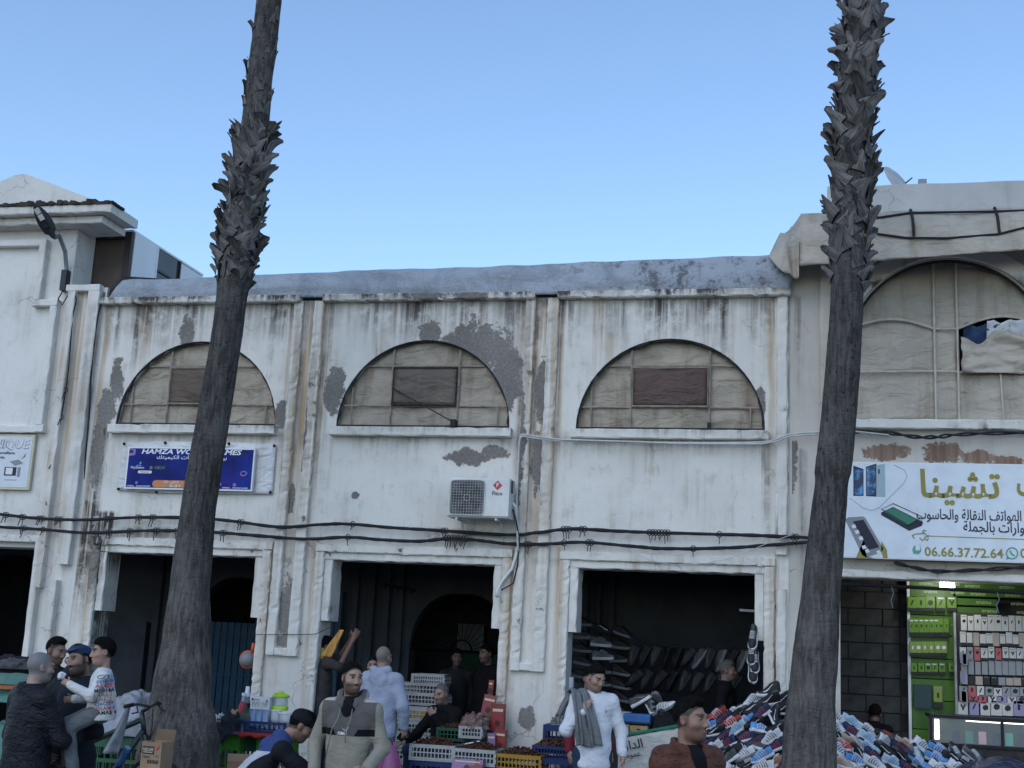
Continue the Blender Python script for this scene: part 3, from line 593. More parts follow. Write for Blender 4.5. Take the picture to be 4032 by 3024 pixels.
palm([(388, 1600), (390, 1500), (400, 1400), (412, 1250), (428, 1100), (452, 950), (474, 820), (492, 710), (503, 620), (520, 500), (535, 400), (548, 300), (560, 180), (572, 90), (582, 0)],
     [(-.1, .5), (.5, .43), (.8, .40), (.9, .365), (1.3, .30), (1.8, .245), (2.4, .205), (3.2, .182), (4.2, .172), (5.4, .165), (5.75, .185), (7.2, .175), (7.6, .15), (8, .145), (10, .14), (14, .13)], 5.55, 7.35, 'tall palm trunk with dark flared base in front of the blue sign, at left', 3, 12.2, sparse=(7.3, 11, 40))
palm([(1747, 1650), (1750, 1560), (1757, 1460), (1768, 1330), (1781, 1200), (1795, 1060), (1808, 940), (1820, 800), (1829, 680), (1833, 560), (1838, 460), (1842, 340), (1848, 220), (1856, 100), (1862, 0)],
     [(-.1, .36), (.6, .29), (1., .25), (1.7, .215), (2.6, .178), (3.3, .158), (3.55, .15), (3.62, .168), (4.3, .163), (5.5, .155), (5.75, .178), (8, .172), (14, .15)], 5.45, 9.15, 'tall shaggy palm trunk in front of the shoe heap, at right', 8, 12.6, .087, nj=7)

# ================================================================== LETTERING
_F = dict(zip('ابتثجحخدذرزسشصضطظعغفقكلمنهوي', (0xFE8D, 0xFE8F, 0xFE95, 0xFE99, 0xFE9D, 0xFEA1, 0xFEA5, 0xFEA9, 0xFEAB, 0xFEAD, 0xFEAF, 0xFEB1, 0xFEB5, 0xFEB9, 0xFEBD, 0xFEC1, 0xFEC5, 0xFEC9, 0xFECD, 0xFED1, 0xFED5, 0xFED9, 0xFEDD, 0xFEE1, 0xFEE5, 0xFEE9, 0xFEED, 0xFEF1)))
_F['ة'] = 0xFE93
def arab(s):                                      # joined letter shapes, set right to left
    out = []
    for i, ch in enumerate(s):
        if ch not in _F: out.append(ch); continue
        two = ch in 'ادذرزوة'; pv_ = i > 0 and s[i-1] in _F and s[i-1] not in 'ادذرزوة'; nx = (not two) and i+1 < len(s) and s[i+1] in _F
        out.append(chr(_F[ch]+((1 if pv_ else 0) if two else (3 if pv_ and nx else 2 if nx else 1 if pv_ else 0))))
    return ''.join(reversed(out))
def text(body, h, loc, mat, parent=None, name='lettering', al='LEFT', bold=0., shear=0., sx=1., rot=None, ext=.0015, w=None):
    c = bpy.data.curves.new('t', 'FONT'); c.body = body; c.size = 1.; c.align_x = al; c.align_y = 'CENTER'; c.offset = bold; c.shear = shear; c.extrude = 0.; c.resolution_u = 2
    o = bpy.data.objects.new('t', c); COL.objects.link(o); bpy.context.view_layer.update()
    me = bpy.data.meshes.new_from_object(o.evaluated_get(bpy.context.evaluated_depsgraph_get())); bpy.data.objects.remove(o)
    me.name = name; me.materials.clear()
    bm = bmesh.new(); bm.from_mesh(me); bmesh.ops.delete(bm, geom=[v for v in bm.verts if abs(v.co.y) > 1.1 or v.co.x < -60 or v.co.x > 60], context='VERTS'); bm.to_mesh(me); bm.free()
    s = h/.72
    if w and len(me.vertices):
        xs = [v.co.x for v in me.vertices]; sx = w/((max(xs)-min(xs))*s)
    me.transform(Matrix.Diagonal((s*sx, s, s, 1))); me.transform(Matrix.Rotation(R(90), 4, 'X'))
    o = mobj(name, me, mat, parent); o.location = loc
    if rot: o.rotation_euler = rot
    return o
def flat(name, col, rough=.5, em=0.):
    g = NT(name); n1 = g.noise(g.obj(), 5, 4); c = g.mix(g.ss(n1, .3, .75), col, tuple(x*.88 for x in col)); return g.done(c, rough, .3)
m_white = flat('white_print', (.72, .73, .75)); m_dgreen = flat('dark_green_print', (.05, .2, .13)); m_olive = flat('olive_gold_print', (.28, .25, .06)); m_ink = flat('dark_ink', (.02, .022, .04))
m_grey = flat('grey_print', (.25, .26, .28)); m_orange = flat('orange_print', (.55, .22, .08)); m_yellow = flat('yellow_print', (.6, .5, .12)); m_lpur = flat('lilac_print', (.28, .16, .5)); m_lblue = flat('sky_blue_print', (.1, .25, .55)); m_xg = flat('dull_green_print', (.1, .2, .12)); m_pink = flat('pink_print', (.6, .35, .38)); m_teal = flat('teal_print', (.1, .36, .27))
m_red = flat('red_print', (.45, .05, .06)); m_al = M('aluminium_frame', (.62, .62, .62), .4, .1, 8, .05, metal=.3)
def plate(pts_, y0, y1, mat, parent, name, off=(0, 0, 0)):
    b = MB(); b.poly([pts_], y0, y1); o = b.build(name, mat, parent); o.location = off; return o
def rect(x0, z0, x1, z1): return [(x0, z0), (x1, z0), (x1, z1), (x0, z1)]
def rrect(x0, z0, x1, z1, r, n=5):
    o = []
    for (cx, cz_, a) in ((x1-r, z0+r, -90), (x1-r, z1-r, 0), (x0+r, z1-r, 90), (x0+r, z0+r, 180)): o += [(cx+r*math.cos(R(a+90*i/n)), cz_+r*math.sin(R(a+90*i/n))) for i in range(n+1)]
    return o
def disc(cx, cz_, r, n=18): return [(cx+r*math.cos(2*math.pi*i/n), cz_+r*math.sin(2*math.pi*i/n)) for i in range(n)]
# ---- blue games sign and the old white banner behind it
bn = empty('old_banner', (-7.37, -.02, 3.53), label='old white banner pinned to the wall behind the blue sign', cat='banner')
m_ban = canvas_mat('white_banner_vinyl', (.66, .67, .68), (.48, .46, .42))
b = MB(); b.sheet(lambda u, v: (-1.05+2.1*u, -.012+.012*nz(u*7, v*3), .02+.62*v-.02*math.sin(math.pi*u)*(1 if v < .5 else -1)*abs(v-.5)*2+.01*nz(u*9, v*2, 3)), 40, 12); thick(b, 'sheet', m_ban, bn, .003)
for (x, z) in ((-1.03, .04), (-1.02, .62), (-.45, .64), (.42, .64), (1.03, .62), (1.03, .04), (-.5, .01), (-.05, .63)): b = MB(); b.lathe([(.02, 0), (.014, .02)], 8, Matrix.Translation((x, -.02, z)) @ Matrix.Rotation(R(90), 4, 'X')); b.build('pin', m_rust, bn)
gs = empty('games_shop_sign', (-7.425, -.1, 3.57), label='blue and purple games shop sign with white frame, partly behind the left palm', cat='sign')
def blue_print():
    g = NT('blue_purple_print'); v = g.obj(); X, Y, Z = g.xyz(v); n1 = g.noise(v, 2.2, 3)
    c = g.mix(g.ss(n1, .3, .7), (.008, .012, .10), (.012, .03, .24)); c = g.mix(g.m('MULTIPLY', g.ss(g.noise(v, 3.1, 2), .55, .75), .45), c, (.04, .018, .15)); return g.done(c, .55, .12)
plate(rect(-.865, 0, .865, .535), .0, .05, m_white, gs, 'frame'); bp = plate(rect(-.845, .02, .845, .515), -.003, .0, blue_print(), gs, 'print')
def gt(s, h, x, z, mt, **k): return text(s, h, (x, -.005, z), mt, bp, **k)
gt('HAMZA WORLD GAMES', .062, 0, .475, m_white, al='CENTER', bold=.03, shear=.2, w=1.36)
gt(arab('بيع جميع ملتزمات الكيميتك'), .045, .02, .405, m_white, al='CENTER', bold=.012, w=.95)
gt('PlayStation.', .03, -.80, .27, m_white, bold=.01); gt('XBOX', .038, -.475, .27, m_xg, bold=.02); gt('Nintendo', .022, -.60, .215, m_red, al='CENTER', bold=.02)
plate(rrect(-.695, .198, -.505, .232, .016), -.0045, -.002, m_white, bp, 'logo_pill'); plate(disc(-.52, .27, .022), -.005, -.002, m_xg, bp, 'logo_disc')
plate([(-.70, .295), (-.685, .295), (-.685, .345), (-.66, .338), (-.655, .32), (-.675, .316), (-.675, .30), (-.64, .296), (-.70, .285), (-.735, .297), (-.70, .306)], -.005, -.002, m_lblue, bp, 'logo_mark')
plate(rrect(-.48, .025, .43, .115, .044), -.0045, -.002, m_orange, bp, 'contact_strip'); plate(rrect(.13, .026, .432, .114, .043), -.0055, -.0048, m_yellow, bp, 'contact_strip')
gt('131 - '+arab('الناظور'), .03, -.33, .095, m_white, bold=.01).location.y = -.0065; gt('06 28 9', .034, -.24, .045, m_white, bold=.012).location.y = -.0065
plate(disc(-.27, .045, .02), -.006, -.0048, m_teal, bp, 'phone_badge')
gt('HAMZA _ WORLDGAMES', .018, -.83, .035, m_white, bold=.02, w=.32); gt('HAMZA _ WORLDGAMES', .018, .47, .035, m_white, bold=.02, w=.34)
plate([(-.845, .415), (-.76, .43), (-.755, .5), (-.845, .515)], -.0045, -.002, m_lpur, bp, 'shape'); plate([(-.845, .45), (-.79, .455), (-.785, .49), (-.845, .495)], -.0055, -.0048, m_ink, bp, 'shape')
b = MB(); b.tube([(.74+.04*math.cos(t), -.004, .215+.026*math.sin(t)) for t in np.linspace(0, 6.0, 16)], .01, 5, True); b.build('shape', m_lpur, bp)
for (x, z, r_) in ((.63, .075, .022), (.44, .08, .016), (-.70, .078, .017)): plate(disc(x, z, r_), -.0045, -.002, m_lpur, bp, 'shape')
for (x, z) in ((.70, .455), (.74, .47), (.76, .44), (.72, .425)): plate(disc(x, z, .013, 8), -.0045, -.002, m_ink, bp, 'shape')
# ---- electronics sign cut by the left edge
es = empty('electronics_sign', (-9.68, -.06, 3.53), label='white electronics sign with cream frame at the left edge', cat='sign')
m_cream = M('cream_sign_frame', (.55, .5, .36), .5, .1, 6, .05)
plate(rect(-1.6, 0, .02, .72), 0, .04, m_cream, es, 'frame'); ep = plate(rect(-1.57, .03, -.01, .69), -.004, 0, flat('aged_white_print', (.62, .65, .69)), es, 'print')
text('ONIQUE', .125, (-.05, -.008, .585), m_grey, ep, al='RIGHT', bold=.008, shear=.15); text('ONIQUE', .118, (-.055, -.010, .588), m_white, ep, al='RIGHT', bold=0., shear=.15)
text('surveilliance', .035, (-.24, -.008, .475), m_ink, ep, al='RIGHT', bold=.015); text('curite', .036, (-.38, -.008, .415), m_ink, ep, al='RIGHT', bold=.015)
plate([(-.3, .365), (-.18, .39), (-.1, .345), (-.22, .31)], -.008, -.004, m_grey, ep, 'picture'); plate([(-.14, .4), (-.09, .43), (-.08, .47), (-.12, .41)], -.008, -.004, m_ink, ep, 'picture')
plate(rect(-.36, .18, -.19, .29), -.008, -.004, m_ink, ep, 'picture'); plate(rect(-.34, .195, -.24, .28), -.009, -.0082, m_white, ep, 'picture'); plate(rect(-.17, .165, -.13, .29), -.008, -.004, m_grey, ep, 'picture'); plate(rect(-.34, .12, -.17, .128), -.008, -.004, m_grey, ep, 'picture'); plate(rect(-.52, .12, -.45, .2), -.008, -.004, m_grey, ep, 'picture')
# ---- phone shop sign
X0 = .44; ps = empty('phone_shop_sign', (X0, -.16, 2.98), label='long white phone repair sign with gold and green lettering above the green shop', cat='sign')
plate(rect(0, 0, 3.6, 1.06), 0, .1, m_al, ps, 'frame'); pp_ = plate(rect(.01, .01, 3.59, 1.05), -.004, 0, flat('pale_blue_white_print', (.68, .73, .78), .35), ps, 'print')
def sp(px, py): q = at(px, py, -.168); return (q.x-X0, q.z-2.98)
def stx(s, px, py, px2, h, mt, bold=.01, al='LEFT'): a = sp(px, py); c_ = sp(px2, py); return text(s, h, (a[0] if al == 'LEFT' else c_[0], -.008, a[1]), mt, pp_, bold=bold, w=c_[0]-a[0], al=al)
stx(arab('تشينا'), 3616, 1910, 3930, .30, m_olive, .02)
stx(arab('ح الهواتف النقالة والحاسوب'), 3608, 2025, 4060, .11, m_ink, .012); stx(arab('اكسسوارات بالجملة'), 3792, 2075, 4140, .11, m_ink, .012)
stx('06.66.37.72.64', 3640, 2173, 3950, .10, m_olive, .02); stx('06', 4017, 2180, 4065, .10, m_olive, .02)
stx(arab('ك'), 4002, 1910, 4090, .26, m_olive, .02)
def pg(pl, mt, y=-.0075, nm='picture'): return plate([sp(*p) for p in pl], y, -.004 if y > -.0078 else y+.001, mt, pp_, nm)
m_scr = NT('phone_screen_print'); _v = m_scr.obj(); m_scr = m_scr.done(m_scr.mix(m_scr.ss(m_scr.noise(_v, 9, 5), .45, .65), (.012, .03, .08), (.08, .3, .6)), .3, .4)
m_silver = flat('silver_print', (.35, .45, .5))
pg([(3360, 1833), (3400, 1847), (3400, 1952), (3360, 1952)], m_ink); pg([(3364, 1842), (3397, 1853), (3397, 1948), (3364, 1948)], m_scr, -.009)
pg([(3410, 1838), (3451, 1825), (3451, 1955), (3410, 1953)], m_ink); pg([(3413, 1843), (3448, 1832), (3448, 1949), (3413, 1949)], m_scr, -.009)
pg([(3453, 1832), (3484, 1826), (3486, 1956), (3453, 1955)], m_silver); pg([(3458, 1848), (3464, 1846), (3464, 1864), (3458, 1866)], m_ink, -.009)
pg([(3469, 2018), (3517, 1996), (3635, 2055), (3630, 2070), (3580, 2090), (3470, 2028)], m_ink); pg([(3480, 2014), (3519, 2000), (3610, 2046), (3572, 2068)], m_dgreen, -.009)
b = MB(); b.tube([(x, -.012, z) for x, z in (sp(3470, 2003), sp(3517, 1982), sp(3632, 2035), sp(3578, 2068))], .004, 4, True); b.build('picture', m_ink, pp_)
pg([(3327, 2045), (3340, 2037), (3398, 2033), (3408, 2040), (3478, 2160), (3470, 2175), (3410, 2195), (3395, 2185)], m_grey); pg([(3358, 2053), (3400, 2046), (3462, 2155), (3420, 2165)], m_ink, -.009)
pg([(3398, 2130), (3408, 2118), (3412, 2190), (3440, 2197), (3370, 2197)], m_olive); pg([(3470, 2130), (3492, 2165), (3495, 2197), (3478, 2197), (3470, 2170)], m_olive)
for (x, y) in ((3352, 2068), (3365, 2090), (3380, 2115), (3392, 2150), (3405, 2165), (3450, 2170)): pg([(x, y), (x+14, y-4), (x+20, y+9), (x+6, y+13)], m_white, -.0095)
b = MB(); b.tube([(x, -.006, z) for x, z in (sp(3345, 1960), sp(3400, 2000), sp(3430, 2010), sp(3460, 2000), sp(3560, 1900), sp(3572, 1875), sp(3560, 1850), sp(3520, 1830))], .004, 4); b.build('line_motif', m_silver, pp_)
b = MB(); b.tube([(x, -.006, z) for x, z in (sp(3655, 2110), sp(4100, 2126))], .005, 4); b.build('line_motif', m_olive, pp_)
for pl in ([(3600, 2120), (3592, 2108), (3605, 2102), (3640, 2100), (3655, 2112), (3640, 2116), (3660, 2108)], [(3640, 2100), (3632, 2092), (3640, 2086), (3646, 2092)], [(3622, 2118), (3632, 2128), (3642, 2120), (3650, 2128), (3656, 2118)]):
    b = MB(); b.tube([(x, -.007, z) for x, z in (sp(*p) for p in pl)], .006, 5); b.build('flourish', m_olive, pp_)
pg([(3600, 2148), (3622, 2142), (3628, 2170), (3618, 2182), (3596, 2180), (3592, 2162)], m_teal); pg([(3604, 2144), (3621, 2141), (3623, 2166), (3606, 2168)], m_white, -.009)
b = MB(); b.tube([(x, -.008, z) for x, z in (sp(3985+22*math.cos(t), 2178+22*math.sin(t)) for t in np.linspace(0, 6.28, 18))], .007, 5, True); b.build('logo_ring', m_teal, pp_)
b = MB(); b.tube([(x, -.008, z) for x, z in (sp(3977, 2168), sp(3982, 2180), sp(3994, 2188))], .009, 5); b.build('logo_handset', m_teal, pp_)
pg([(3966, 2192), (3960, 2203), (3975, 2200)], m_teal)

# ================================================================== AIR CONDITIONER, LAMP, DISH, CABLES
ac = empty('air_conditioner', (-3.6, -.27, 3.29), label='white outdoor air conditioning unit on wall brackets under the middle window', cat='air conditioner')
m_acw = M('off_white_casing', (.62, .63, .61), .45, .1, 3, .05, dirt=.35, dcol=(.4, .37, .32)); m_dk = M('dark_grille', (.03, .032, .036), .5, .2, 5, .1)
b = MB(); b.rbox((-.36, -.15, 0), (.36, .15, .46), .3, .0, .02); b.build('casing', m_acw, ac)
b = MB(); b.poly([rrect(-.335, .028, .065, .432, .03)], -.1525, -.1485); b.build('grille_recess', M('grey_grille_recess', (.10, .105, .11), .5), ac)
b = MB(); b.lathe([(.175, 0), (.18, .004)], 32, Matrix.Translation((-.135, -.1535, .225)) @ Matrix.Rotation(R(90), 4, 'X')); b.build('fan_opening', m_dk, ac)
gr = MB()
for k in range(1, 2): gr.tube([(-.135+.036*k*math.cos(t), -.168, .225+.036*k*math.sin(t)) for t in np.linspace(0, 2*math.pi, 28)[:-1]], .0022, 4, True)
for k in range(-6, 7): gr.tube([(-.135-.2, -.166, .225+k*.032), (-.135+.2, -.166, .225+k*.032)], .0012, 4)
for k in range(-6, 7): gr.tube([(-.135+k*.032, -.164, .03), (-.135+k*.032, -.164, .42)], .0011, 4)
gr.build('grille', m_acw, ac)
b = MB(); b.tube([(-.135+.212*math.copysign(abs(math.cos(t))**.25, math.cos(t)), -.155, .228+.205*math.copysign(abs(math.sin(t))**.25, math.sin(t))) for t in np.linspace(0, 2*math.pi, 29)[:-1]], .006, 5, True); b.build('grille_rim', m_acw, ac)
fan = MB()
for k in range(5):
    a = k*2*math.pi/5; fan.add([Vector((-.135+r_*math.cos(a+t), -.1635+dy, .225+r_*math.sin(a+t))) for r_, t, dy in ((.03, 0, 0), (.185, -.35, .003), (.19, .25, 0), (.03, .6, .003))], [(0, 1, 2, 3)])
fan.build('fan_blades', M('fan_plastic', (.06, .062, .07), .5), ac)
plate([(.2, .32), (.255, .375), (.2, .43), (.145, .375)], -.155, -.149, m_red, ac, 'logo_diamond', (.02, 0, 0)); text('F', .05, (.22, -.157, .375), m_white, ac, al='CENTER', bold=.02); text('Fitco', .045, (.22, -.154, .28), m_ink, ac, al='CENTER', bold=.015)
b = MB(); b.box((.361, -.06, .3), (.372, .0, .44)); b.build('side_handle', m_dk, ac)
for x in (-.25, .22): b = MB(); b.tube([(x, -.16, -.02), (x, .27, -.02), (x, .27, -.22), (x, .1, -.03)], .014, 5); b.build('bracket', m_acw, ac)
b = MB(); b.tube([(.36, .05, .2), (.40, .06, .15), (.39, .15, .02), (.42, .2, -.1), (.41, .2, -.35), (.36, .19, -.55), (.24, .17, -.72), (.2, .15, -.82), (.22, .14, -.88)], .02, 7); b.build('insulated_pipe', m_acw, ac, True)
b = MB(); b.tube([(.37, .02, .12), (.41, .05, .0), (.43, .18, -.2), (.42, .2, -.5), (.38, .19, -.72), (.25, .17, -.8)], .009, 5); b.build('power_lead', m_rope, ac, True)
lm = empty('street_lamp', (-9.55, -.02, 6.2), label='black street lamp head on a curved arm fixed to the left building', cat='street lamp')
L0 = Vector((-9.55, -.02, 6.2)); hb = at(213, 935, -.42)-L0; ht = at(132, 797, -.66)-L0; pa = at(262, 1060, -.05)-L0
m_lamp = M('black_lamp_paint', (.02, .024, .03), .4, .2, 8, .05); m_galv = M('galvanised_arm', (.22, .24, .25), .45, .2, 12, .1, metal=.4)
b = MB(); b.tube([pa+Vector((0, 0, -.28)), pa, pa+Vector((.0, -.08, .22)), pa+Vector((-.02, -.24, .40)), hb.lerp(pa, .25)+Vector((0, -.05, .1)), hb], .028, 8); b.build('arm', m_galv, lm, True)
b = MB(); b.box(pa+Vector((-.04, -.05, -.3)), pa+Vector((.04, .06, -.02))); b.build('bracket', m_lamp, lm)
ax = (ht-hb).normalized(); LL = (ht-hb).length; vd = (CP-L0-hb).normalized(); sv_ = ax.cross(vd).normalized(); nv_ = sv_.cross(ax)
nv_ = (nv_*.75+Vector((0, 0, -1))*.4).normalized(); sv_ = nv_.cross(ax).normalized(); nv_ = ax.cross(sv_)
Mh = Matrix((ax, sv_, nv_)).transposed().to_4x4(); Mh.translation = hb
def hd(u, v):
    t = u; wdt = .098*math.sin(math.pi*min(1, .12+t*.9))**.7*(1 if t > .12 else .6); a = 2*math.pi*v; return Mh @ Vector((LL*t, wdt*math.cos(a), .045*math.sin(a)*(1-.3*t)))
b = MB(); b.sheet(hd, 18, 18); b.build('head', m_lamp, lm, True)
m_led = M('led_lens', (.55, .55, .5), .2, .1, 20, 0)
for t in (.58, .76): b = MB(); b.box((LL*t-.04, -.032, .03), (LL*t+.04, .032, .052), Mh); b.build('led_panel', m_led, lm)
b = MB(); b.box((LL*.28, -.03, .03), (LL*.45, .03, .055), Mh); b.build('driver_box', m_lamp, lm)
b = MB(); b.tube([pa+Vector((0, -.02, -.3)), pa+Vector((-.05, -.03, -.42)), pa+Vector((.02, -.03, -.5)), pa+Vector((.08, -.03, -.38)), pa+Vector((.2, -.03, -.4))], .009, 5); b.build('lead', m_rope, lm)
ds = empty('satellite_dish', at(3537, 735, 2.0), label='grey satellite dish tilted behind the roof wall at right', cat='satellite dish')
m_dish = M('dish_grey', (.45, .46, .46), .5, .15, 4, .1)
Md = Vector((.70, -.46, .42)).to_track_quat('Z', 'Y').to_matrix().to_4x4() @ Matrix.Diagonal((.92, .92, .92, 1))
b = MB()
for rr_ in range(1): b.lathe([(.0001, .07), (.1, .062), (.2, .04), (.3, .0), (.305, -.005), (.2, .032), (.1, .055), (.0001, .063)], 28, Matrix.Translation((0, 0, .05)) @ Md, cap=False)
b.build('reflector', m_dish, ds, True); b = MB(); b.tube([(0, .1, -.5), (0, .1, 0)], .025, 7); b.build('mast', m_galv, ds)
b = MB(); b.tube([(0, .1, .0), (.18, .0, .12)], .010, 6); b.build('feed_arm', m_galv, ds)
b = MB(); q = at(3632, 722, 1.6); b.rbox((-.05, -.04, -.03), (.05, .04, .05), .05, .003, .01); o = b.build('roof_bracket', m_galv, None, label='small metal bracket on the roof wall right of the dish', cat='bracket'); o.location = q

def smooth_path(pts_, n=8):
    out = []; P_ = [Vector(p) for p in pts_]; P_ = [P_[0]]+P_+[P_[-1]]
    for i in range(1, len(P_)-2):
        for k in range(n):
            t = k/n; a, b_, c, d = P_[i-1:i+3]; out.append(.5*((2*b_)+(c-a)*t+(2*a-5*b_+4*c-d)*t*t+(3*b_-a-3*c+d)*t**3))
    return out+[P_[-2]]
def cable(name, pix, label, nst=4, r=.0105, y=-.1, spread=.011, clips=(), mt=None, cat='cable', tw=.5):
    pts_ = smooth_path([at(px, py, y) for px, py in pix]); o0 = pts_[0].copy(); root = empty(name, o0, label=label, cat=cat)
    for s in range(nst):
        b = MB(); pth = []
        for i, p in enumerate(pts_):
            a = i*tw+s*2*math.pi/nst; pth.append(p-o0+Vector((0, .7*math.cos(a), math.sin(a)))*spread*(1+.6*nz(i*.2, s, 3)))
        b.tube(pth, r, 6); b.build('strand', mt or m_rope, root, True)
    rr = random.Random(len(pix))
    for (px, k) in clips:
        i = min(range(len(pts_)), key=lambda j: abs((pts_[j]-CP).dot(rt)/(pts_[j]-CP).dot(fw)*F+2016-px)); p = pts_[i]-o0
        for q in range(k):
            x = p.x+(q-(k-1)/2)*.035; b = MB(); b.tube([(x+.03*math.cos(t), p.y+.0, p.z+.035*math.sin(t)) for t in np.linspace(0, 6.28, 9)[:-1]], .006, 4, True); b.tube([(x, p.y-.02, p.z-.03), (x+rr.uniform(-.02, .02), p.y-.04, p.z-.07-rr.random()*.06)], .006, 4); b.build('tie', m_rope, root)
    return root
cable('power_cable_bundle', [(-260, 2000), (0, 2025), (140, 2040), (330, 2047), (520, 2038), (740, 2038), (900, 2050), (1100, 2075), (1250, 2066), (1370, 2063), (1550, 2078), (1720, 2088), (2000, 2106), (2120, 2097), (2250, 2083), (2450, 2092), (2620, 2098), (2900, 2106), (3100, 2113), (3350, 2125), (3500, 2125)], 'upper black power cable bundle strung along the arcade', clips=((15, 2), (95, 2), (170, 3), (235, 3), (430, 2), (535, 2), (615, 2), (960, 2), (1380, 1), (1755, 2), (2225, 3), (2300, 2), (2605, 7), (2830, 1), (3140, 2)))
cable('power_cable_bundle', [(-260, 2060), (0, 2075), (170, 2085), (350, 2098), (560, 2090), (700, 2090), (860, 2097), (1000, 2108), (1200, 2122), (1370, 2115), (1500, 2125), (1650, 2131), (1780, 2120), (1900, 2130), (2010, 2142), (2150, 2142), (2300, 2135), (2500, 2152), (2620, 2160), (2850, 2158), (3050, 2145), (3230, 2130)], 'lower black power cable bundle just above the door lintels', clips=((90, 2), (170, 1), (425, 2), (520, 2), (610, 2), (705, 2), (870, 2), (1375, 1), (1800, 8), (2080, 2), (2215, 1), (2335, 2), (2735, 1)))
m_wcab = M('white_cable_sheath', (.5, .5, .48), .5, .15, 10, .05)
cable('white_cable', [(2040, 2170), (2035, 2000), (2042, 1800), (2048, 1725), (2065, 1715), (2110, 1722), (2200, 1733), (2300, 1735), (2500, 1740), (2700, 1745), (2950, 1745), (3040, 1738), (3110, 1715), (3200, 1707), (3330, 1700), (3500, 1715)], 'pair of pale cables running under the right window sill', 2, .011, -.135, .012, mt=m_wcab, tw=.05)
cable('black_cable', [(3330, 1700), (3480, 1702), (3600, 1720), (3680, 1722), (3760, 1712), (3900, 1706), (4100, 1704)], 'sagging black cable under the sill of the tall window', 2, .012, -.13, .014)
cable('thin_cable', [(283, 1130), (300, 1180), (285, 1260), (270, 1450), (245, 1620), (210, 1800), (188, 1950), (180, 2040)], 'thin dark cable running down the left building pilaster', 1, .008, -.075, 0., clips=((258, 1), (240, 1), (208, 1), (186, 1)))
cable('thin_cable', [(412, 1150), (385, 1250), (372, 1350), (358, 1480), (352, 1620), (338, 1780), (332, 1880)], 'pair of thin cables hanging beside the left end of the arcade', 2, .006, -.08, .02, tw=.1)
cable('thin_wire', [(3520, 2215), (3600, 2235), (3700, 2250), (3850, 2245), (4000, 2235), (4100, 2230)], 'loose black wire under the phone shop sign', 2, .012, -.12, .012)
cable('string_line', [(985, 2498), (1100, 2498), (1230, 2497), (1262, 2488), (1300, 2470)], 'thin string tied across the pilaster beside the shutter', 1, .004, -.09, 0.)
cable('string_line', [(2470, 2165), (2560, 2205), (2650, 2222), (2760, 2220), (2900, 2190), (3020, 2140), (3120, 2105)], 'thin pale string drooping over the right door lintel', 1, .004, -.14, 0., mt=m_wcab)
m_pipe = M('white_pipe', (.6, .6, .58), .5, .1, 8, .05)
b = MB(); q = at(3060, 1945, -.05); b.tube([(0, 0, 0), (-.0, 0, -.46)], .016, 8); o = b.build('conduit', m_pipe, None, True, label='short white conduit on the wall right of the right window', cat='pipe'); o.location = q
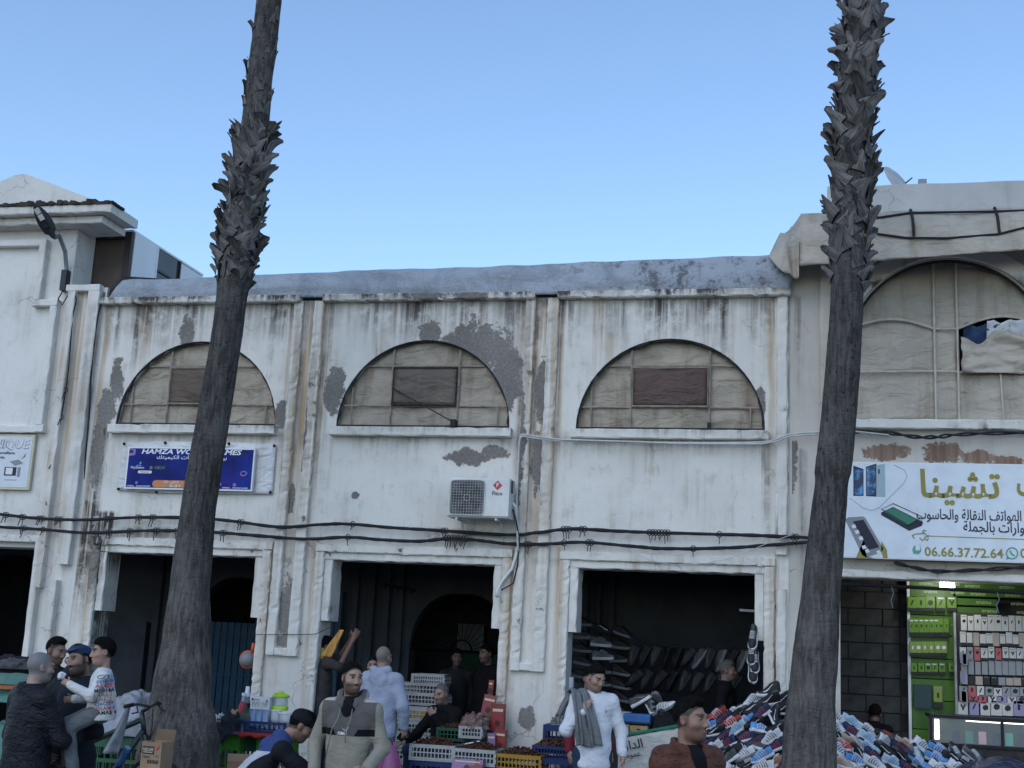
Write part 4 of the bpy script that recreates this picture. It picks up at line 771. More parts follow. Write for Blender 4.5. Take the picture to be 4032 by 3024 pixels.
# ================================================================== PEOPLE: smooth implicit bodies turned into meshes
V3 = lambda *a: np.array(a, np.float32)
class SDF:
    def __init__(s, lo, hi, h):
        s.lo = np.array(lo, np.float32); s.h = h; n = np.ceil((np.array(hi)-s.lo)/h).astype(int)+1; s.n = n
        s.ax = [s.lo[i]+h*np.arange(n[i], dtype=np.float32) for i in range(3)]; s.d = np.full(n, 1., np.float32)
    def sl(s, lo, hi):
        a = np.clip(np.floor((np.array(lo)-s.lo)/s.h).astype(int), 0, s.n-1); b = np.clip(np.ceil((np.array(hi)-s.lo)/s.h).astype(int)+1, 1, s.n)
        b = np.maximum(b, a+1); S = tuple(slice(int(a[i]), int(b[i])) for i in range(3))
        return S, s.ax[0][S[0]][:, None, None], s.ax[1][S[1]][None, :, None], s.ax[2][S[2]][None, None, :]
    def put(s, S, v, k, op):
        d = s.d[S]
        if op == 'u':
            h = np.clip(.5+.5*(d-v)/k, 0, 1); s.d[S] = d+(v-d)*h-k*h*(1-h)
        else:
            v = -v; h = np.clip(.5-.5*(d-v)/k, 0, 1); s.d[S] = d+(v-d)*h+k*h*(1-h)
    def cone(s, a, b, ra, rb, k=.02, fd=None, fs=1., op='u'):
        a = np.asarray(a, np.float32); b = np.asarray(b, np.float32); m = max(ra, rb)+k+3*s.h
        S, X, Y, Z = s.sl(np.minimum(a, b)-m, np.maximum(a, b)+m); ba = b-a; L2 = max(1e-9, float(ba@ba))
        px, py, pz = X-a[0], Y-a[1], Z-a[2]; t = np.clip((px*ba[0]+py*ba[1]+pz*ba[2])/L2, 0, 1)
        qx, qy, qz = px-t*ba[0], py-t*ba[1], pz-t*ba[2]; l2 = qx*qx+qy*qy+qz*qz
        if fd is not None: c = qx*fd[0]+qy*fd[1]+qz*fd[2]; l2 = l2+c*c*(1/fs**2-1)
        v = np.sqrt(l2)-(ra+(rb-ra)*t)
        if fd is not None: v = v*min(1., fs*1.2)
        s.put(S, v, k, op)
    def ell(s, c, r, M=None, k=.02, op='u'):
        c = np.asarray(c, np.float32); m = max(r)+k+3*s.h; S, X, Y, Z = s.sl(c-m, c+m); p = (X-c[0], Y-c[1], Z-c[2])
        if M is not None: p = tuple(M[0][i]*p[0]+M[1][i]*p[1]+M[2][i]*p[2] for i in range(3))     # world -> local (M columns are local axes)
        k0 = np.sqrt((p[0]/r[0])**2+(p[1]/r[1])**2+(p[2]/r[2])**2)+1e-6; k1 = np.sqrt((p[0]/r[0]**2)**2+(p[1]/r[1]**2)**2+(p[2]/r[2]**2)**2)+1e-6
        s.put(S, k0*(k0-1)/k1, k, op)
    def cut(s, fn):                               # keep where fn(X,Y,Z) < 0
        s.d = np.maximum(s.d, fn(s.ax[0][:, None, None], s.ax[1][None, :, None], s.ax[2][None, None, :]).astype(np.float32))
    def warp(s, fn): s.d = s.d+fn(s.ax[0][:, None, None], s.ax[1][None, :, None], s.ax[2][None, None, :]).astype(np.float32)
    def mesh(s, name):
        d = s.d; d[0] = d[-1] = 1; d[:, 0] = d[:, -1] = 1; d[:, :, 0] = d[:, :, -1] = 1
        sg = d < 0; c = [sg[i:sg.shape[0]-1+i, j:sg.shape[1]-1+j, k:sg.shape[2]-1+k] for i in (0, 1) for j in (0, 1) for k in (0, 1)]
        an = c[0].copy(); al = c[0].copy()
        for q in c[1:]: an |= q; al &= q
        I, J, K = np.nonzero(an & ~al); n = len(I); idx = np.full(an.shape, -1, np.int32); idx[I, J, K] = np.arange(n)
        acc = np.zeros((n, 3)); cnt = np.zeros(n); cor = [(i, j, k) for i in (0, 1) for j in (0, 1) for k in (0, 1)]
        dv = [d[I+i, J+j, K+k] for i, j, k in cor]
        for a in range(8):
            for b in range(a+1, 8):
                if sum(abs(cor[a][t]-cor[b][t]) for t in range(3)) != 1: continue
                m = (dv[a] < 0) != (dv[b] < 0); t = np.where(m, dv[a]/(dv[a]-dv[b]+1e-12), 0)
                for q in range(3): acc[:, q] += m*(cor[a][q]+t*(cor[b][q]-cor[a][q]))
                cnt += m
        P = (np.stack([I, J, K], 1)+acc/cnt[:, None])*s.h+s.lo
        fs = []
        for axn in range(3):
            A = np.moveaxis(sg, axn, 0); a0, a1 = A[:-1], A[1:]; ch = a0 != a1; i, j, k = np.nonzero(ch[:, 1:-1, 1:-1]); j += 1; k += 1
            D_ = np.moveaxis(idx, axn, 0); q = np.stack([D_[i, j-1, k-1], D_[i, j, k-1], D_[i, j, k], D_[i, j-1, k]], 1); fl = a0[i, j, k]
            if axn == 1: fl = ~fl
            q[~fl] = q[~fl][:, ::-1]; fs.append(q)
        fs = np.concatenate(fs); me = bpy.data.meshes.new(name); me.vertices.add(n); me.vertices.foreach_set('co', P.astype(np.float32).ravel())
        me.loops.add(len(fs)*4); me.loops.foreach_set('vertex_index', fs.ravel().astype(np.int32)); me.polygons.add(len(fs)); me.polygons.foreach_set('loop_start', np.arange(0, len(fs)*4, 4, dtype=np.int32))
        me.update(calc_edges=True); me.validate(); me.shade_smooth(); return me
def unit(v): v = np.asarray(v, np.float64); return v/(np.linalg.norm(v)+1e-9)
def erot(yaw, pitch, roll): return np.array((Matrix.Rotation(yaw, 3, 'Z') @ Matrix.Rotation(pitch, 3, 'X') @ Matrix.Rotation(roll, 3, 'Y')))
JOINTS = dict(ankle=(.10, .02, .09), knee=(.105, -.015, .49), hip=(.095, 0, .93), pelvis=(0, 0, .97), chest=(0, 0, 1.29), neck=(0, .015, 1.47), head=(0, -.015, 1.625), shoulder=(.160, .01, 1.395), elbow=(.218, .05, 1.12), wrist=(.235, -.05, .885))
def skin_mat(name, tone, hair, stub=.5):
    g = NT(name); a = lambda n: g.n('ShaderNodeAttribute', attribute_name=n).outputs['Fac']; n1 = g.noise(g.obj(), 14, 4)
    c = g.mix(g.ss(n1, .3, .7), tone, tuple(x*.8 for x in tone)); c = g.mix(a('warm'), c, (tone[0]*.72, tone[1]*.58, tone[2]*.58)); c = g.mix(g.m('MULTIPLY', a('stubble'), stub), c, hair); c = g.mix(g.m('MULTIPLY', a('scalp'), .97), c, hair); c = g.mix(a('brow'), c, hair)
    g.bump(g.noise(g.obj(), 180, 2), .15, .002); g.b.inputs['Subsurface Weight'].default_value = .08; g.b.inputs['Subsurface Radius'].default_value = (.01, .004, .002)
    return g.done(c, .55, .35)
def cloth(name, col, rough=.85, wr=.5, wsc=7., fuzz=220, var=.15, sheen=.0, zones=None):
    g = NT(name); v = g.obj(); n1 = g.noise(v, 9, 4); c = g.mix(g.ss(n1, .3, .7), col, tuple(x*(1-var) for x in col))
    if zones: c = zones(g, v, c)
    w1 = g.noise(g.scale(v, (1, 1, 1.7)), wsc, 4, .55, 1.2); g.bump(g.m('ADD', w1, g.m('MULTIPLY', g.noise(v, fuzz, 2), .05)), wr, .03)
    if sheen: g.b.inputs['Sheen Weight'].default_value = sheen
    return g.done(c, rough, .2)
M_EYE = M('eye_white', (.26, .245, .235), .2, .05, 5, 0); M_IRIS = M('dark_iris', (.012, .008, .006), .1, .1, 5, 0)
M_HAIR = M('black_hair', (.006, .0055, .0055), .8, .4, 60, .5, 260, .004, spec=.08); M_HAIRG = M('grey_hair', (.12, .118, .115), .8, .4, 60, .5, 260, .004, spec=.1); M_HAIRB = M('dark_brown_hair', (.010, .007, .006), .8, .4, 60, .5, 260, .004, spec=.08)
M_SOLE = M('dark_shoe_leather', (.03, .028, .028), .5, .2, 8, .1)
def wrinkle(amp, sd, fr=1.):
    def f(X, Y, Z):
        w = np.sin(7*X*fr+sd)+np.sin(6*Y*fr+2*sd); return amp*(.6*np.sin(34*fr*Z+11*X+2.2*w+sd)*np.sin(9*fr*X+7*Y+sd*3)+.4*np.sin(24*fr*X+19*Z*fr+1.7*w+sd*2)*np.sin(12*Y+10*Z+sd))
    return f
def person(name, label, headpix, dep, rz, J=None, hy=0., hp=0., hr=0., scale=None, ground=0., h=.0085, tone=(.34, .205, .15), haircol=(.012, .010, .010), stub=.5, scalp=.92, hair='short', hairmat=None, top=None, bottom=None, shoes=True, hands=((.5, None), (.5, None)), belly=0., cap=None, moust=False, fat=1., group=None, seed=1., extra=None, headscale=.93, cat='person'):
    J = J or {}; j = {}
    for k, v in JOINTS.items():
        if k in ('pelvis', 'chest', 'neck', 'head'): j[k] = np.array(J.get(k, v), np.float64)
        else:
            for s_, q in (('L', 1), ('R', -1)): j[k+s_] = np.array(J.get(k+s_, (v[0]*q, v[1], v[2])), np.float64)
    T = atd(*headpix, dep); s = scale or (T.z-ground)/j['head'][2]
    c, sn = math.cos(rz), math.sin(rz); hw = (c*j['head'][0]-sn*j['head'][1], sn*j['head'][0]+c*j['head'][1])
    root = empty(name, (T.x-hw[0]*s, T.y-hw[1]*s, T.z-j['head'][2]*s), rz, label, cat, group); root.scale = (s, s, s)
    H = j['head']; HR = erot(hy, hp, hr)*1.; hs = headscale
    hp_ = lambda x, y, z: H+HR@(np.array((x, y, z))*hs)
    fwd = -unit(np.cross(j['shoulderL']-j['shoulderR'], j['neck']-j['pelvis']))     # points backwards (+y) in rest
    allp = np.array(list(j.values())); lo, hi = allp.min(0)-.24, allp.max(0)+.24
    def torso(S, off, arms=True, legs=False, belly=belly, sleeve=1., hem=0., k=.03):
        P, C, N = j['pelvis'], j['chest'], j['neck']; upv = unit(N-P); W = (P+C)/2
        S.cone(P-upv*hem, W, (.143+off)*fat, (.136+off)*fat, k, fwd, .82); S.cone(W, C, (.136+off)*fat, (.150+off*.8)*fat, k, fwd, .68); S.cone(C, C+upv*.06, (.150+off*.8)*fat, (.125+off*.6)*fat, k, fwd, .68)
        S.cone(j['shoulderL'], j['shoulderR'], .048+off*.5, .048+off*.5, .04)
        for q in 'LR': S.cone(N-upv*.03, j['shoulder'+q], .046+off*.6, .046+off*.5, .04)
        if belly: S.ell((P+W)/2-fwd*.05*belly, (.15*fat, .14*belly, .14), None, .06)
        if arms:
            for q in 'LR':
                a, e, w = j['shoulder'+q], j['elbow'+q], j['wrist'+q]; ww = e+(w-e)*sleeve
                ao = off*.62; S.cone(a, e, .050+ao, .041+ao, .03); S.cone(e, ww, .041+ao, (.028 if off <= 0 else .033)+ao*.8, .025)
    def legs(S, off, k=.03):
        S.ell(j['pelvis']-np.array((0, 0, .02)), (.136+off, .098+off, .12+off), None, k)
        for q in 'LR': S.cone(j['hip'+q], j['knee'+q], .078+off, .056+off, k); S.cone(j['knee'+q], j['ankle'+q], .054+off, .037+off*1.2, k)
    # ---- body
    S = SDF(lo, hi, h); E = lambda c_, r, k=.02, op='u': S.ell(hp_(*c_), [x*hs for x in r], HR, k, op)
    torso(S, -.012); legs(S, -.012)
    for q in 'LR': S.cone(j['ankle'+q]-np.array((0, 0, .045)), j['ankle'+q]+np.array((0, -.13, -.055)), .035, .03)
    S.cone(j['neck']-unit(j['neck']-j['pelvis'])*.03, hp_(0, .03, -.05), .056, .050, .03)
    E((0, .018, .03), (.076, .094, .092), .02); E((0, -.025, -.03), (.064, .068, .092), .03); E((0, -.06, -.098), (.030, .028, .022), .035); E((0, -.02, -.085), (.050, .055, .035), .03)
    for q in (-1, 1): E((q*.042, -.055, -.028), (.022, .026, .02), .025); E((q*.030, -.089, .026), (.026, .013, .009), .015); E((q*.076, .010, -.006), (.011, .021, .033), .008); E((q*.085, .004, -.004), (.007, .009, .016), .006, 's')
    for q in (-1, 1): E((q*.032, -.102, .004), (.019, .016, .010), .012, 's')
    a, b_ = hp_(0, -.090, .008), hp_(0, -.108, -.034); S.cone(a, b_, .009*hs, .0120*hs, .018)
    for q in (-1, 1): E((q*.013, -.101, -.040), (.009, .011, .008), .008)
    E((0, -.089, -.064), (.024, .012, .006), .008); E((0, -.087, -.076), (.021, .012, .0065), .008); E((0, -.104, -.0695), (.026, .009, .0018), .004, 's')
    hdirs = {}
    for q, (curl, spec) in zip('LR', hands):
        e, w = j['elbow'+q], j['wrist'+q]; dv = unit(w-e); sd = 1 if q == 'L' else -1
        if spec and 'dir' in spec: dv = unit(spec['dir'])
        pn = unit(spec['palm']) if spec and 'palm' in spec else unit(np.array((-sd, 0, 0))-dv*np.dot((-sd, 0, 0), dv))
        pn = unit(pn-dv*np.dot(pn, dv)); lat = np.cross(dv, pn)*(-sd)              # thumb side
        Mh_ = np.stack([lat, pn, dv], 1); S.cone(w-dv*.03, w+dv*.02, .029, .030, .015, pn, .75); S.ell(w+dv*.048, (.041, .019, .05), Mh_, .015)
        for f, (o_, L) in enumerate(((.031, .072), (.011, .082), (-.010, .077), (-.030, .060))):
            p = w+dv*.083+lat*o_; ang = curl*.7
            for sg, (l_, r_) in enumerate(((.45, .0095), (.32, .0085), (.23, .0075))):
                dd = dv*math.cos(ang)+pn*math.sin(ang)+lat*o_*1.2; p2 = p+unit(dd)*L*l_; S.cone(p, p2, r_, r_-.001, .004); p = p2; ang += curl*1.0
        p = w+dv*.025+lat*.032; d1 = unit(dv*.65+lat*.7+pn*.35); p2 = p+d1*.045; S.cone(p, p2, .013, .0105, .01); d2 = unit(dv*.85+lat*.15*(1-curl)+pn*(.3+curl*.5)); S.cone(p2, p2+d2*.033, .0105, .008, .005)
        hdirs[q] = (w, dv, pn, lat)
    me = S.mesh('body'); n = len(me.vertices); co = np.empty(n*3, np.float32); me.vertices.foreach_get('co', co); L = ((co.reshape(-1, 3)-H)@HR)/hs
    x, y, z = np.abs(L[:, 0]), L[:, 1], L[:, 2]; hd_ = (np.abs(L) < .16).all(1)
    sm = lambda v, a, b_: np.clip((v-a)/(b_-a), 0, 1)
    beard = sm(-z, .035, .055)*sm(-y, -.035, -.005)*sm(z, -.16, -.13)*(1-.9*sm(.024-x, 0, .004)*sm(.011-np.abs(z+.070), 0, .004)); side = sm(.03-z, 0, .02)*sm(x, .055, .065)*sm(.02-np.abs(y+.012), 0, .012)
    mou = sm(.033-x, 0, .006)*sm(.0085-np.abs(z+.054+.12*x), 0, .004)*sm(-y, .06, .07)
    st = np.maximum(beard*.9, side); st = np.maximum(st, mou*(2.2 if moust else 1.))
    zmin = np.interp(y, [-.1, -.075, -.05, -.03, 0, .03, .1], [.078, .072, .045, .02, -.01, -.05, -.075]); scl = np.where(hd_, scalp*sm(z-zmin, -.004, .012)*(1-sm(.012-np.abs(x-.078), 0, .005)*sm(.03-np.abs(z+.006), 0, .01)*sm(.03-np.abs(y-.008), 0, .01)), 0); st = np.where(hd_, st, 0)
    br = sm(.0065-np.abs(z-.030+.12*(x-.03)), 0, .004)*sm(x, .010, .014)*sm(.056-x, 0, .006)*sm(-y, .05, .06)*hd_
    wm = hd_*np.maximum(sm(.023-x, 0, .004)*sm(.011-np.abs(z+.070), 0, .004)*sm(-y, .07, .08), .5*sm(x, .070, .076))
    for nm, ar_ in (('stubble', np.clip(st, 0, 2)), ('scalp', scl), ('brow', br), ('warm', wm)): me.attributes.new(nm, 'FLOAT', 'POINT').data.foreach_set('value', ar_.astype(np.float32))
    mobj('body', me, skin_mat('skin', tone, haircol, stub), root)
    for q in (-1, 1):
        b = MB(); b.lathe([(.0110*math.sin(t), -.0110*math.cos(t)) for t in np.linspace(.001, math.pi-.001, 9)], 12); b.cur = 1; b.lathe([(.0074*u, .0090+.0026*(1-u*u)) for u in (1, .6, .001)], 10); me = b.mesh('eye', True); me.materials.append(M_EYE); me.materials.append(M_IRIS)
        o = mobj('eye', me, None, root); Mx = Matrix([list(r) for r in HR]).to_4x4(); o.matrix_local = Matrix.Translation(Vector(hp_(q*.032, -.0785, .004))) @ Mx @ Matrix.Rotation(R(90), 4, 'X') @ Matrix.Diagonal((hs*1.25, hs*.62, hs, 1))
    # ---- hair and cap
    def shell(nm, prims, cutf, mt, hh=.006, wf=None, k=.012):
        Sh = SDF(H-.19*hs, H+.19*hs, hh)
        for (c_, r) in prims: Sh.ell(hp_(*c_), [q_*hs for q_ in r], HR, k)
        if wf: Sh.warp(wf)
        def fn(X, Y, Z):
            px, py, pz = X-H[0], Y-H[1], Z-H[2]; l = [(HR[0][i]*px+HR[1][i]*py+HR[2][i]*pz)/hs for i in range(3)]; return cutf(*l)
        if cutf: Sh.cut(fn)
        me = Sh.mesh(nm)
        if nm == 'hair':                          # short separate strands roughen the outline
            rr = random.Random(int(seed*10)); b = MB(); b.v = [tuple(v.co) for v in me.vertices]; b.f = [tuple(p.vertices) for p in me.polygons]; b.m = [0]*len(b.f)
            for v in rr.sample(list(me.vertices), min(1100, len(me.vertices))):
                nrm = v.normal; t1 = nrm.orthogonal().normalized(); t2 = nrm.cross(t1); dr = (nrm+Vector((rr.gauss(0, .35), rr.gauss(0, .35), rr.gauss(0, .3)-.1))).normalized(); L_ = rr.uniform(.005, .011)*hs; r_ = .0022*hs
                b.add([v.co+t1*r_, v.co-t1*r_*.5+t2*r_*.87, v.co-t1*r_*.5-t2*r_*.87, v.co+dr*L_], [(0, 1, 3), (1, 2, 3), (2, 0, 3)])
            me = b.mesh('hair', True)
        return mobj(nm, me, mt, root)
    def taper(dz=0., side=1.):                    # hair thins out towards the hairline
        def fn(X, Y, Z):
            px, py, pz = X-H[0], Y-H[1], Z-H[2]; x_, y_, z_ = [(HR[0][i]*px+HR[1][i]*py+HR[2][i]*pz)/hs for i in range(3)]
            zm = np.interp(y_, [-.1, -.07, -.055, -.04, -.01, .03, .06, .12], [.072, .070, .058, .034, .008, -.014, -.040, -.066])+dz+.10*np.maximum(0, np.abs(x_)-.035)*(y_ < -.03)+.004*np.sin(90*x_+seed)+.003*np.sin(210*x_+160*y_)
            return .02*hs*np.clip((zm+.020-z_)/.026, 0, 1)**1.4+cu(X, Y, Z)
        return fn
    cu = lambda X, Y, Z: .0012*np.sin(120*X+seed+30*Z)*np.sin(110*Y+seed)+.0022*np.sin(45*X+30*Z+seed)*np.sin(37*Y+20*Z)
    hm = hairmat or M_HAIR
    if hair == 'short': shell('hair', [((0, .021, .030), (.0792, .0992, .101)), ((0, -.004, .078), (.064, .080, .060))], None, hm, wf=taper())
    if hair == 'quiff': shell('hair', [((0, .021, .034), (.0775, .0975, .096)), ((0, -.008, .080), (.060, .082, .058)), ((.0, -.048, .096), (.044, .040, .026))], None, hm, wf=taper(.022))
    if hair == 'crop': shell('hair', [((0, .020, .030), (.0788, .0982, .0985))], None, hm, wf=taper(.004))
    if hair == '_': shell('hair', [((0, .024, .0), (.0775, .0945, .085))], lambda x_, y_, z_: np.maximum(0, np.maximum(z_-.085+.4*np.abs(x_), .0-y_-.1*0)), hm)
    if cap == 'baker':
        shell('flat_cap', [((0, .028, .055), (.085, .102, .070)), ((0, .0, .088), (.084, .09, .042))], lambda x_, y_, z_: .030-z_-.55*(y_+.02), None or J_MATS['cap'], wf=lambda X, Y, Z: .002*np.sin(60*X)*np.sin(55*Z)); shell('cap_brim', [((0, -.078, .082), (.072, .036, .010))], None, J_MATS['brim'])
    if cap == 'ball': shell('baseball_cap', [((0, .02, .05), (.086, .106, .082)), ((0, -.10, .045), (.070, .085, .010))], lambda x_, y_, z_: -.012-z_+.35*np.minimum(0, y_+.03)*-1+.0*x_, J_MATS['black'])
    # ---- clothes
    if bottom:
        S = SDF(lo, hi, .013); legs(S, bottom.get('off', .016)); S.warp(wrinkle(.006, seed+4, .8)); zc = [j['ankleL'][2], j['ankleR'][2]]
        mobj('trousers', S.mesh('trousers'), bottom['mat'], root)
    if shoes:
        for q in 'LR':
            A = j['ankle'+q]; S = SDF(A-np.array((.14, .3, .2)), A+np.array((.14, .2, .12)), .009); dz = -.055
            S.cone(A+np.array((0, .045, dz+.005)), A+np.array((0, -.10, dz)), .047, .045, .02); S.cone(A+np.array((0, -.1, dz)), A+np.array((0, -.17, dz-.008)), .045, .032, .02); S.cone(A+np.array((0, .02, dz)), A+np.array((0, 0, .03)), .05, .046, .02); S.cut(lambda X, Y, Z, zz=A[2]-.092: zz-Z+0*X+0*Y)
            mobj('shoe', S.mesh('shoe'), M_SOLE if shoes is True else shoes, root)
    if top:
        off = top.get('off', .022); S = SDF(lo, hi, top.get('h', .0105)); N = j['neck']; upv = unit(N-j['pelvis'])
        torso(S, off, True, sleeve=top.get('sleeve', .93), hem=top.get('hem', .1), belly=belly)
        for q in 'LR':
            w, dv, *_ = hdirs[q]; e = j['elbow'+q]; cu_ = e+(j['wrist'+q]-e)*top.get('sleeve', .93)
            if top.get('cuff', True): S.cone(cu_-unit(j['wrist'+q]-e)*.05, cu_, .040, .038, .012)
        if top.get('coat'):
            for q in 'LR': S.cone(j['hip'+q], j['hip'+q]+(j['knee'+q]-j['hip'+q])*.75, .125, .12, .06)
        if top.get('hood') == 'down':
            S.ell(N+fwd*.085-upv*.045, (.105, .045, .085), None, .02); S.ell(N+fwd*.10-upv*.09, (.065, .03, .06), None, .03)
            for q in (-1, 1): S.cone(N+np.array((q*.085, .03, .03)), N+np.array((q*.05, -.085, -.045)), .030, .022, .02)
            S.cone(N+np.array((-.085, .035, .03)), N+np.array((.085, .035, .03)), .035, .035, .03)
        if top.get('collar'):
            cr_ = top['collar']
            for t in np.linspace(0, 2*math.pi, 21)[:-1]:
                p = N+fwd*(.012+.070*math.cos(t))+unit(j['shoulderL']-j['shoulderR'])*.068*math.sin(t)
                if not (top.get('open') and math.cos(t) < -.8): S.cone(p-upv*.02, p+upv*(.035*cr_)+fwd*.008, .021, .015, .022)
        if top.get('hood'): S.cone(N-fwd*.14-upv*.12, N-fwd*.085+upv*.05, .012, .055, .01, op='s')
        S.warp(wrinkle(top.get('wr', .006), seed, top.get('wf', 1.)))
        if top.get('quilt'): q_ = top['quilt']; S.warp(lambda X, Y, Z: -.010*np.abs(np.sin(math.pi*Z/q_+.5*X))**.6+.008+0*Y)
        ncut = top.get('ncut', .062); S.cone(N-upv*(.0 if not top.get('open') else .05), N+upv*.2-fwd*.02, ncut, ncut+.008, .008, op='s')
        if top.get('open'): S.cone(N-fwd*.12-upv*.28, N-fwd*.10+upv*.02, .03, .055, .02, op='s')
        zh = (j['pelvis']-upv*(top.get('hem', .1)+.06)); S.cut(lambda X, Y, Z: np.where((X-zh[0])**2+(Y-zh[1])**2 < .055, -((X-zh[0])*upv[0]+(Y-zh[1])*upv[1]+(Z-zh[2])*upv[2]), -1)) if not top.get('coat') else None
        tp_ = mobj(top.get('name', 'jacket'), S.mesh('top'), top['mat'], root); root['_top'] = tp_.name
        if top.get('inner'):
            S = SDF(lo, hi, .009); S.cone(N-upv*.12-fwd*.0, N-upv*.018, .10, .066, .02, fwd, .9); S.cone(N-upv*.3-fwd*.04, N-upv*.08-fwd*.02, .09, .1, .03); mobj('undershirt', S.mesh('undershirt'), top['inner'], root)
    return root, j, hp_, hdirs
def decal(o, target, off=.003):
    sw = o.modifiers.new('wrap', 'SHRINKWRAP'); sw.target = target; sw.wrap_method = 'PROJECT'; sw.use_project_y = True; sw.use_negative_direction = True; sw.use_positive_direction = True; sw.offset = off; sw.wrap_mode = 'ABOVE_SURFACE'; return o
def topof(root): return bpy.data.objects[root['_top']]
# ================================================================== THE PEOPLE IN THE STREET
J_MATS = dict(cap=cloth('navy_denim_cap', (.022, .045, .10), .8, .3), brim=cloth('denim_brim', (.07, .10, .16), .8, .2), black=cloth('black_cotton', (.008, .008, .011), .8, .3))
c_navy = cloth('navy_wool_coat', (.010, .013, .022), .8, .8, 6); c_blackj = cloth('black_quilted_jacket', (.010, .011, .016), .45, .9, 14); c_darkg = cloth('dark_grey_jacket', (.018, .019, .022), .8, .6)
c_char = cloth('charcoal_trousers', (.03, .032, .038), .9, .6); c_jean = cloth('blue_jeans', (.025, .05, .095), .9, .6, 9, var=.4); c_jeang = cloth('grey_blue_jeans', (.11, .14, .17), .9, .6, 9, var=.3); c_blk = cloth('black_cotton_top', (.006, .006, .008), .9, .5); c_grey = cloth('grey_child_trousers', (.13, .145, .15), .9, .6)
# hoodie man in the middle
def puma(g, v, c):
    X, Y, Z = g.xyz(v); ax_ = g.m('ABSOLUTE', X); slv = g.ss(ax_, .205, .212); grey = g.mix(.0, (.105, .098, .092), (.105, .098, .092))
    yoke = g.m('GREATER_THAN', Z, 1.262); c = g.mix(yoke, c, grey)
    ins = g.m('SUBTRACT', ax_, g.m('MULTIPLY', g.m('SUBTRACT', Z, 1.20), .55)); band = g.m('MULTIPLY', g.m('MULTIPLY', g.m('GREATER_THAN', Z, 1.205), g.m('LESS_THAN', Z, 1.255)), g.m('GREATER_THAN', ins, .065))
    c = g.mix(g.m('MULTIPLY', g.m('GREATER_THAN', Z, 1.205), g.m('LESS_THAN', Z, 1.263)), c, grey); c = g.mix(band, c, (.006, .006, .009)); c = g.mix(slv, c, (.265, .245, .195))
    return g.mix(g.m('MULTIPLY', g.ss(ax_, .10, .13), g.m('GREATER_THAN', Z, 1.452)), c, (.40, .38, .33))
c_puma = cloth('beige_and_grey_fleece', (.265, .245, .195), .95, .5, 8, var=.12, zones=puma)
pum, jp, hpp, hdp = person('person', 'young man in beige and grey hoodie with black chest band looking to his left', (1388, 2668), 9.35, R(3), h=.006, hy=R(38), hp=R(2), hair='crop', stub=.8, seed=2.,
    J=dict(shoulderL=(.168, .01, 1.395), shoulderR=(-.168, .01, 1.395), elbowL=(.255, .04, 1.12), wristL=(.20, -.18, .985), elbowR=(-.275, .06, 1.12), wristR=(-.20, -.17, .945)), hands=((1.0, dict(dir=(-.5, -.55, -.55), palm=(-.7, .3, .4))), (.45, dict(dir=(.6, -.35, -.6), palm=(.5, .6, -.4)))),
    top=dict(mat=c_puma, name='hoodie', off=.026, hood='down', inner=c_blk, hem=.14, sleeve=.88, wr=.006, ncut=.068, h=.008), bottom=dict(mat=c_char), tone=(.36, .225, .165))
tpu = topof(pum)
m_lw = flat('white_logo_print', (.75, .75, .74)); m_cord = cloth('grey_cord', (.2, .19, .175), .9, .2)
o = text('PUMA', .022, (-.052, -.3, 1.222), m_lw, pum, 'logo_lettering', bold=.03, w=.056); decal(o, tpu)
b = MB(); pl = [(-.02, 1.262), (-.008, 1.256), (.005, 1.250), (.014, 1.256), (.022, 1.268), (.033, 1.275), (.026, 1.262), (.018, 1.246), (.014, 1.228), (.018, 1.214), (.01, 1.214), (.006, 1.232), (-.002, 1.243), (-.014, 1.25)]; b.poly([pl], -.3, -.2995); o = b.build('logo_mark', m_lw, pum); decal(o, tpu)
for sx_, zb_ in ((-1, 1.02), (1, 1.16)):
    b = MB(); b.tube([Vector((sx_*.045, -.115, 1.40)), Vector((sx_*.055-.005*sx_, -.155, 1.33)), Vector((.02 if sx_ > 0 else -.085, -.172, 1.25)), Vector((.025 if sx_ > 0 else -.12, -.17, zb_))], .0045, 6); b.build('drawstring', m_cord, pum, True)
def crumple(name, loc, r, mt, label, cat, sd=0, group=None):
    b = MB(); n = 10
    for i in range(n+1):
        for k in range(12):
            a = 2*math.pi*k/12; t = math.pi*i/n; q = r*(1+.55*nz(math.cos(a)*math.sin(t)*3+sd, math.sin(a)*math.sin(t)*3, math.cos(t)*3)); b.v.append((q*math.sin(t)*math.cos(a), q*math.sin(t)*math.sin(a), q*math.cos(t)))
    for i in range(n):
        for k in range(12): b.f.append((i*12+k, i*12+(k+1) % 12, i*12+12+(k+1) % 12, i*12+12+k)); b.m.append(0)
    o = b.build(name, mt, None, False, label=label, cat=cat, group=group); o.location = loc; return o
def wp(root, p): return root.matrix_basis @ Vector(p)
m_tissue = cloth('crumpled_white_paper', (.7, .71, .74), .8, .4, 20)
w_, dv_, pn_, _ = hdp['L']; crumple('paper_tissue', wp(pum, w_+dv_*.085+pn_*.03), .035, m_tissue, 'crumpled white tissue in the hand of the hoodie man', 'tissue', 3)
crumple('paper_tissue', wp(pum, w_+dv_*.11+pn_*.05+np.array((-.05, -.01, -.01))), .026, cloth('beige_paper', (.5, .46, .42), .8, .4, 20), 'beige crumpled wrapper held beside the white tissue', 'wrapper', 8)
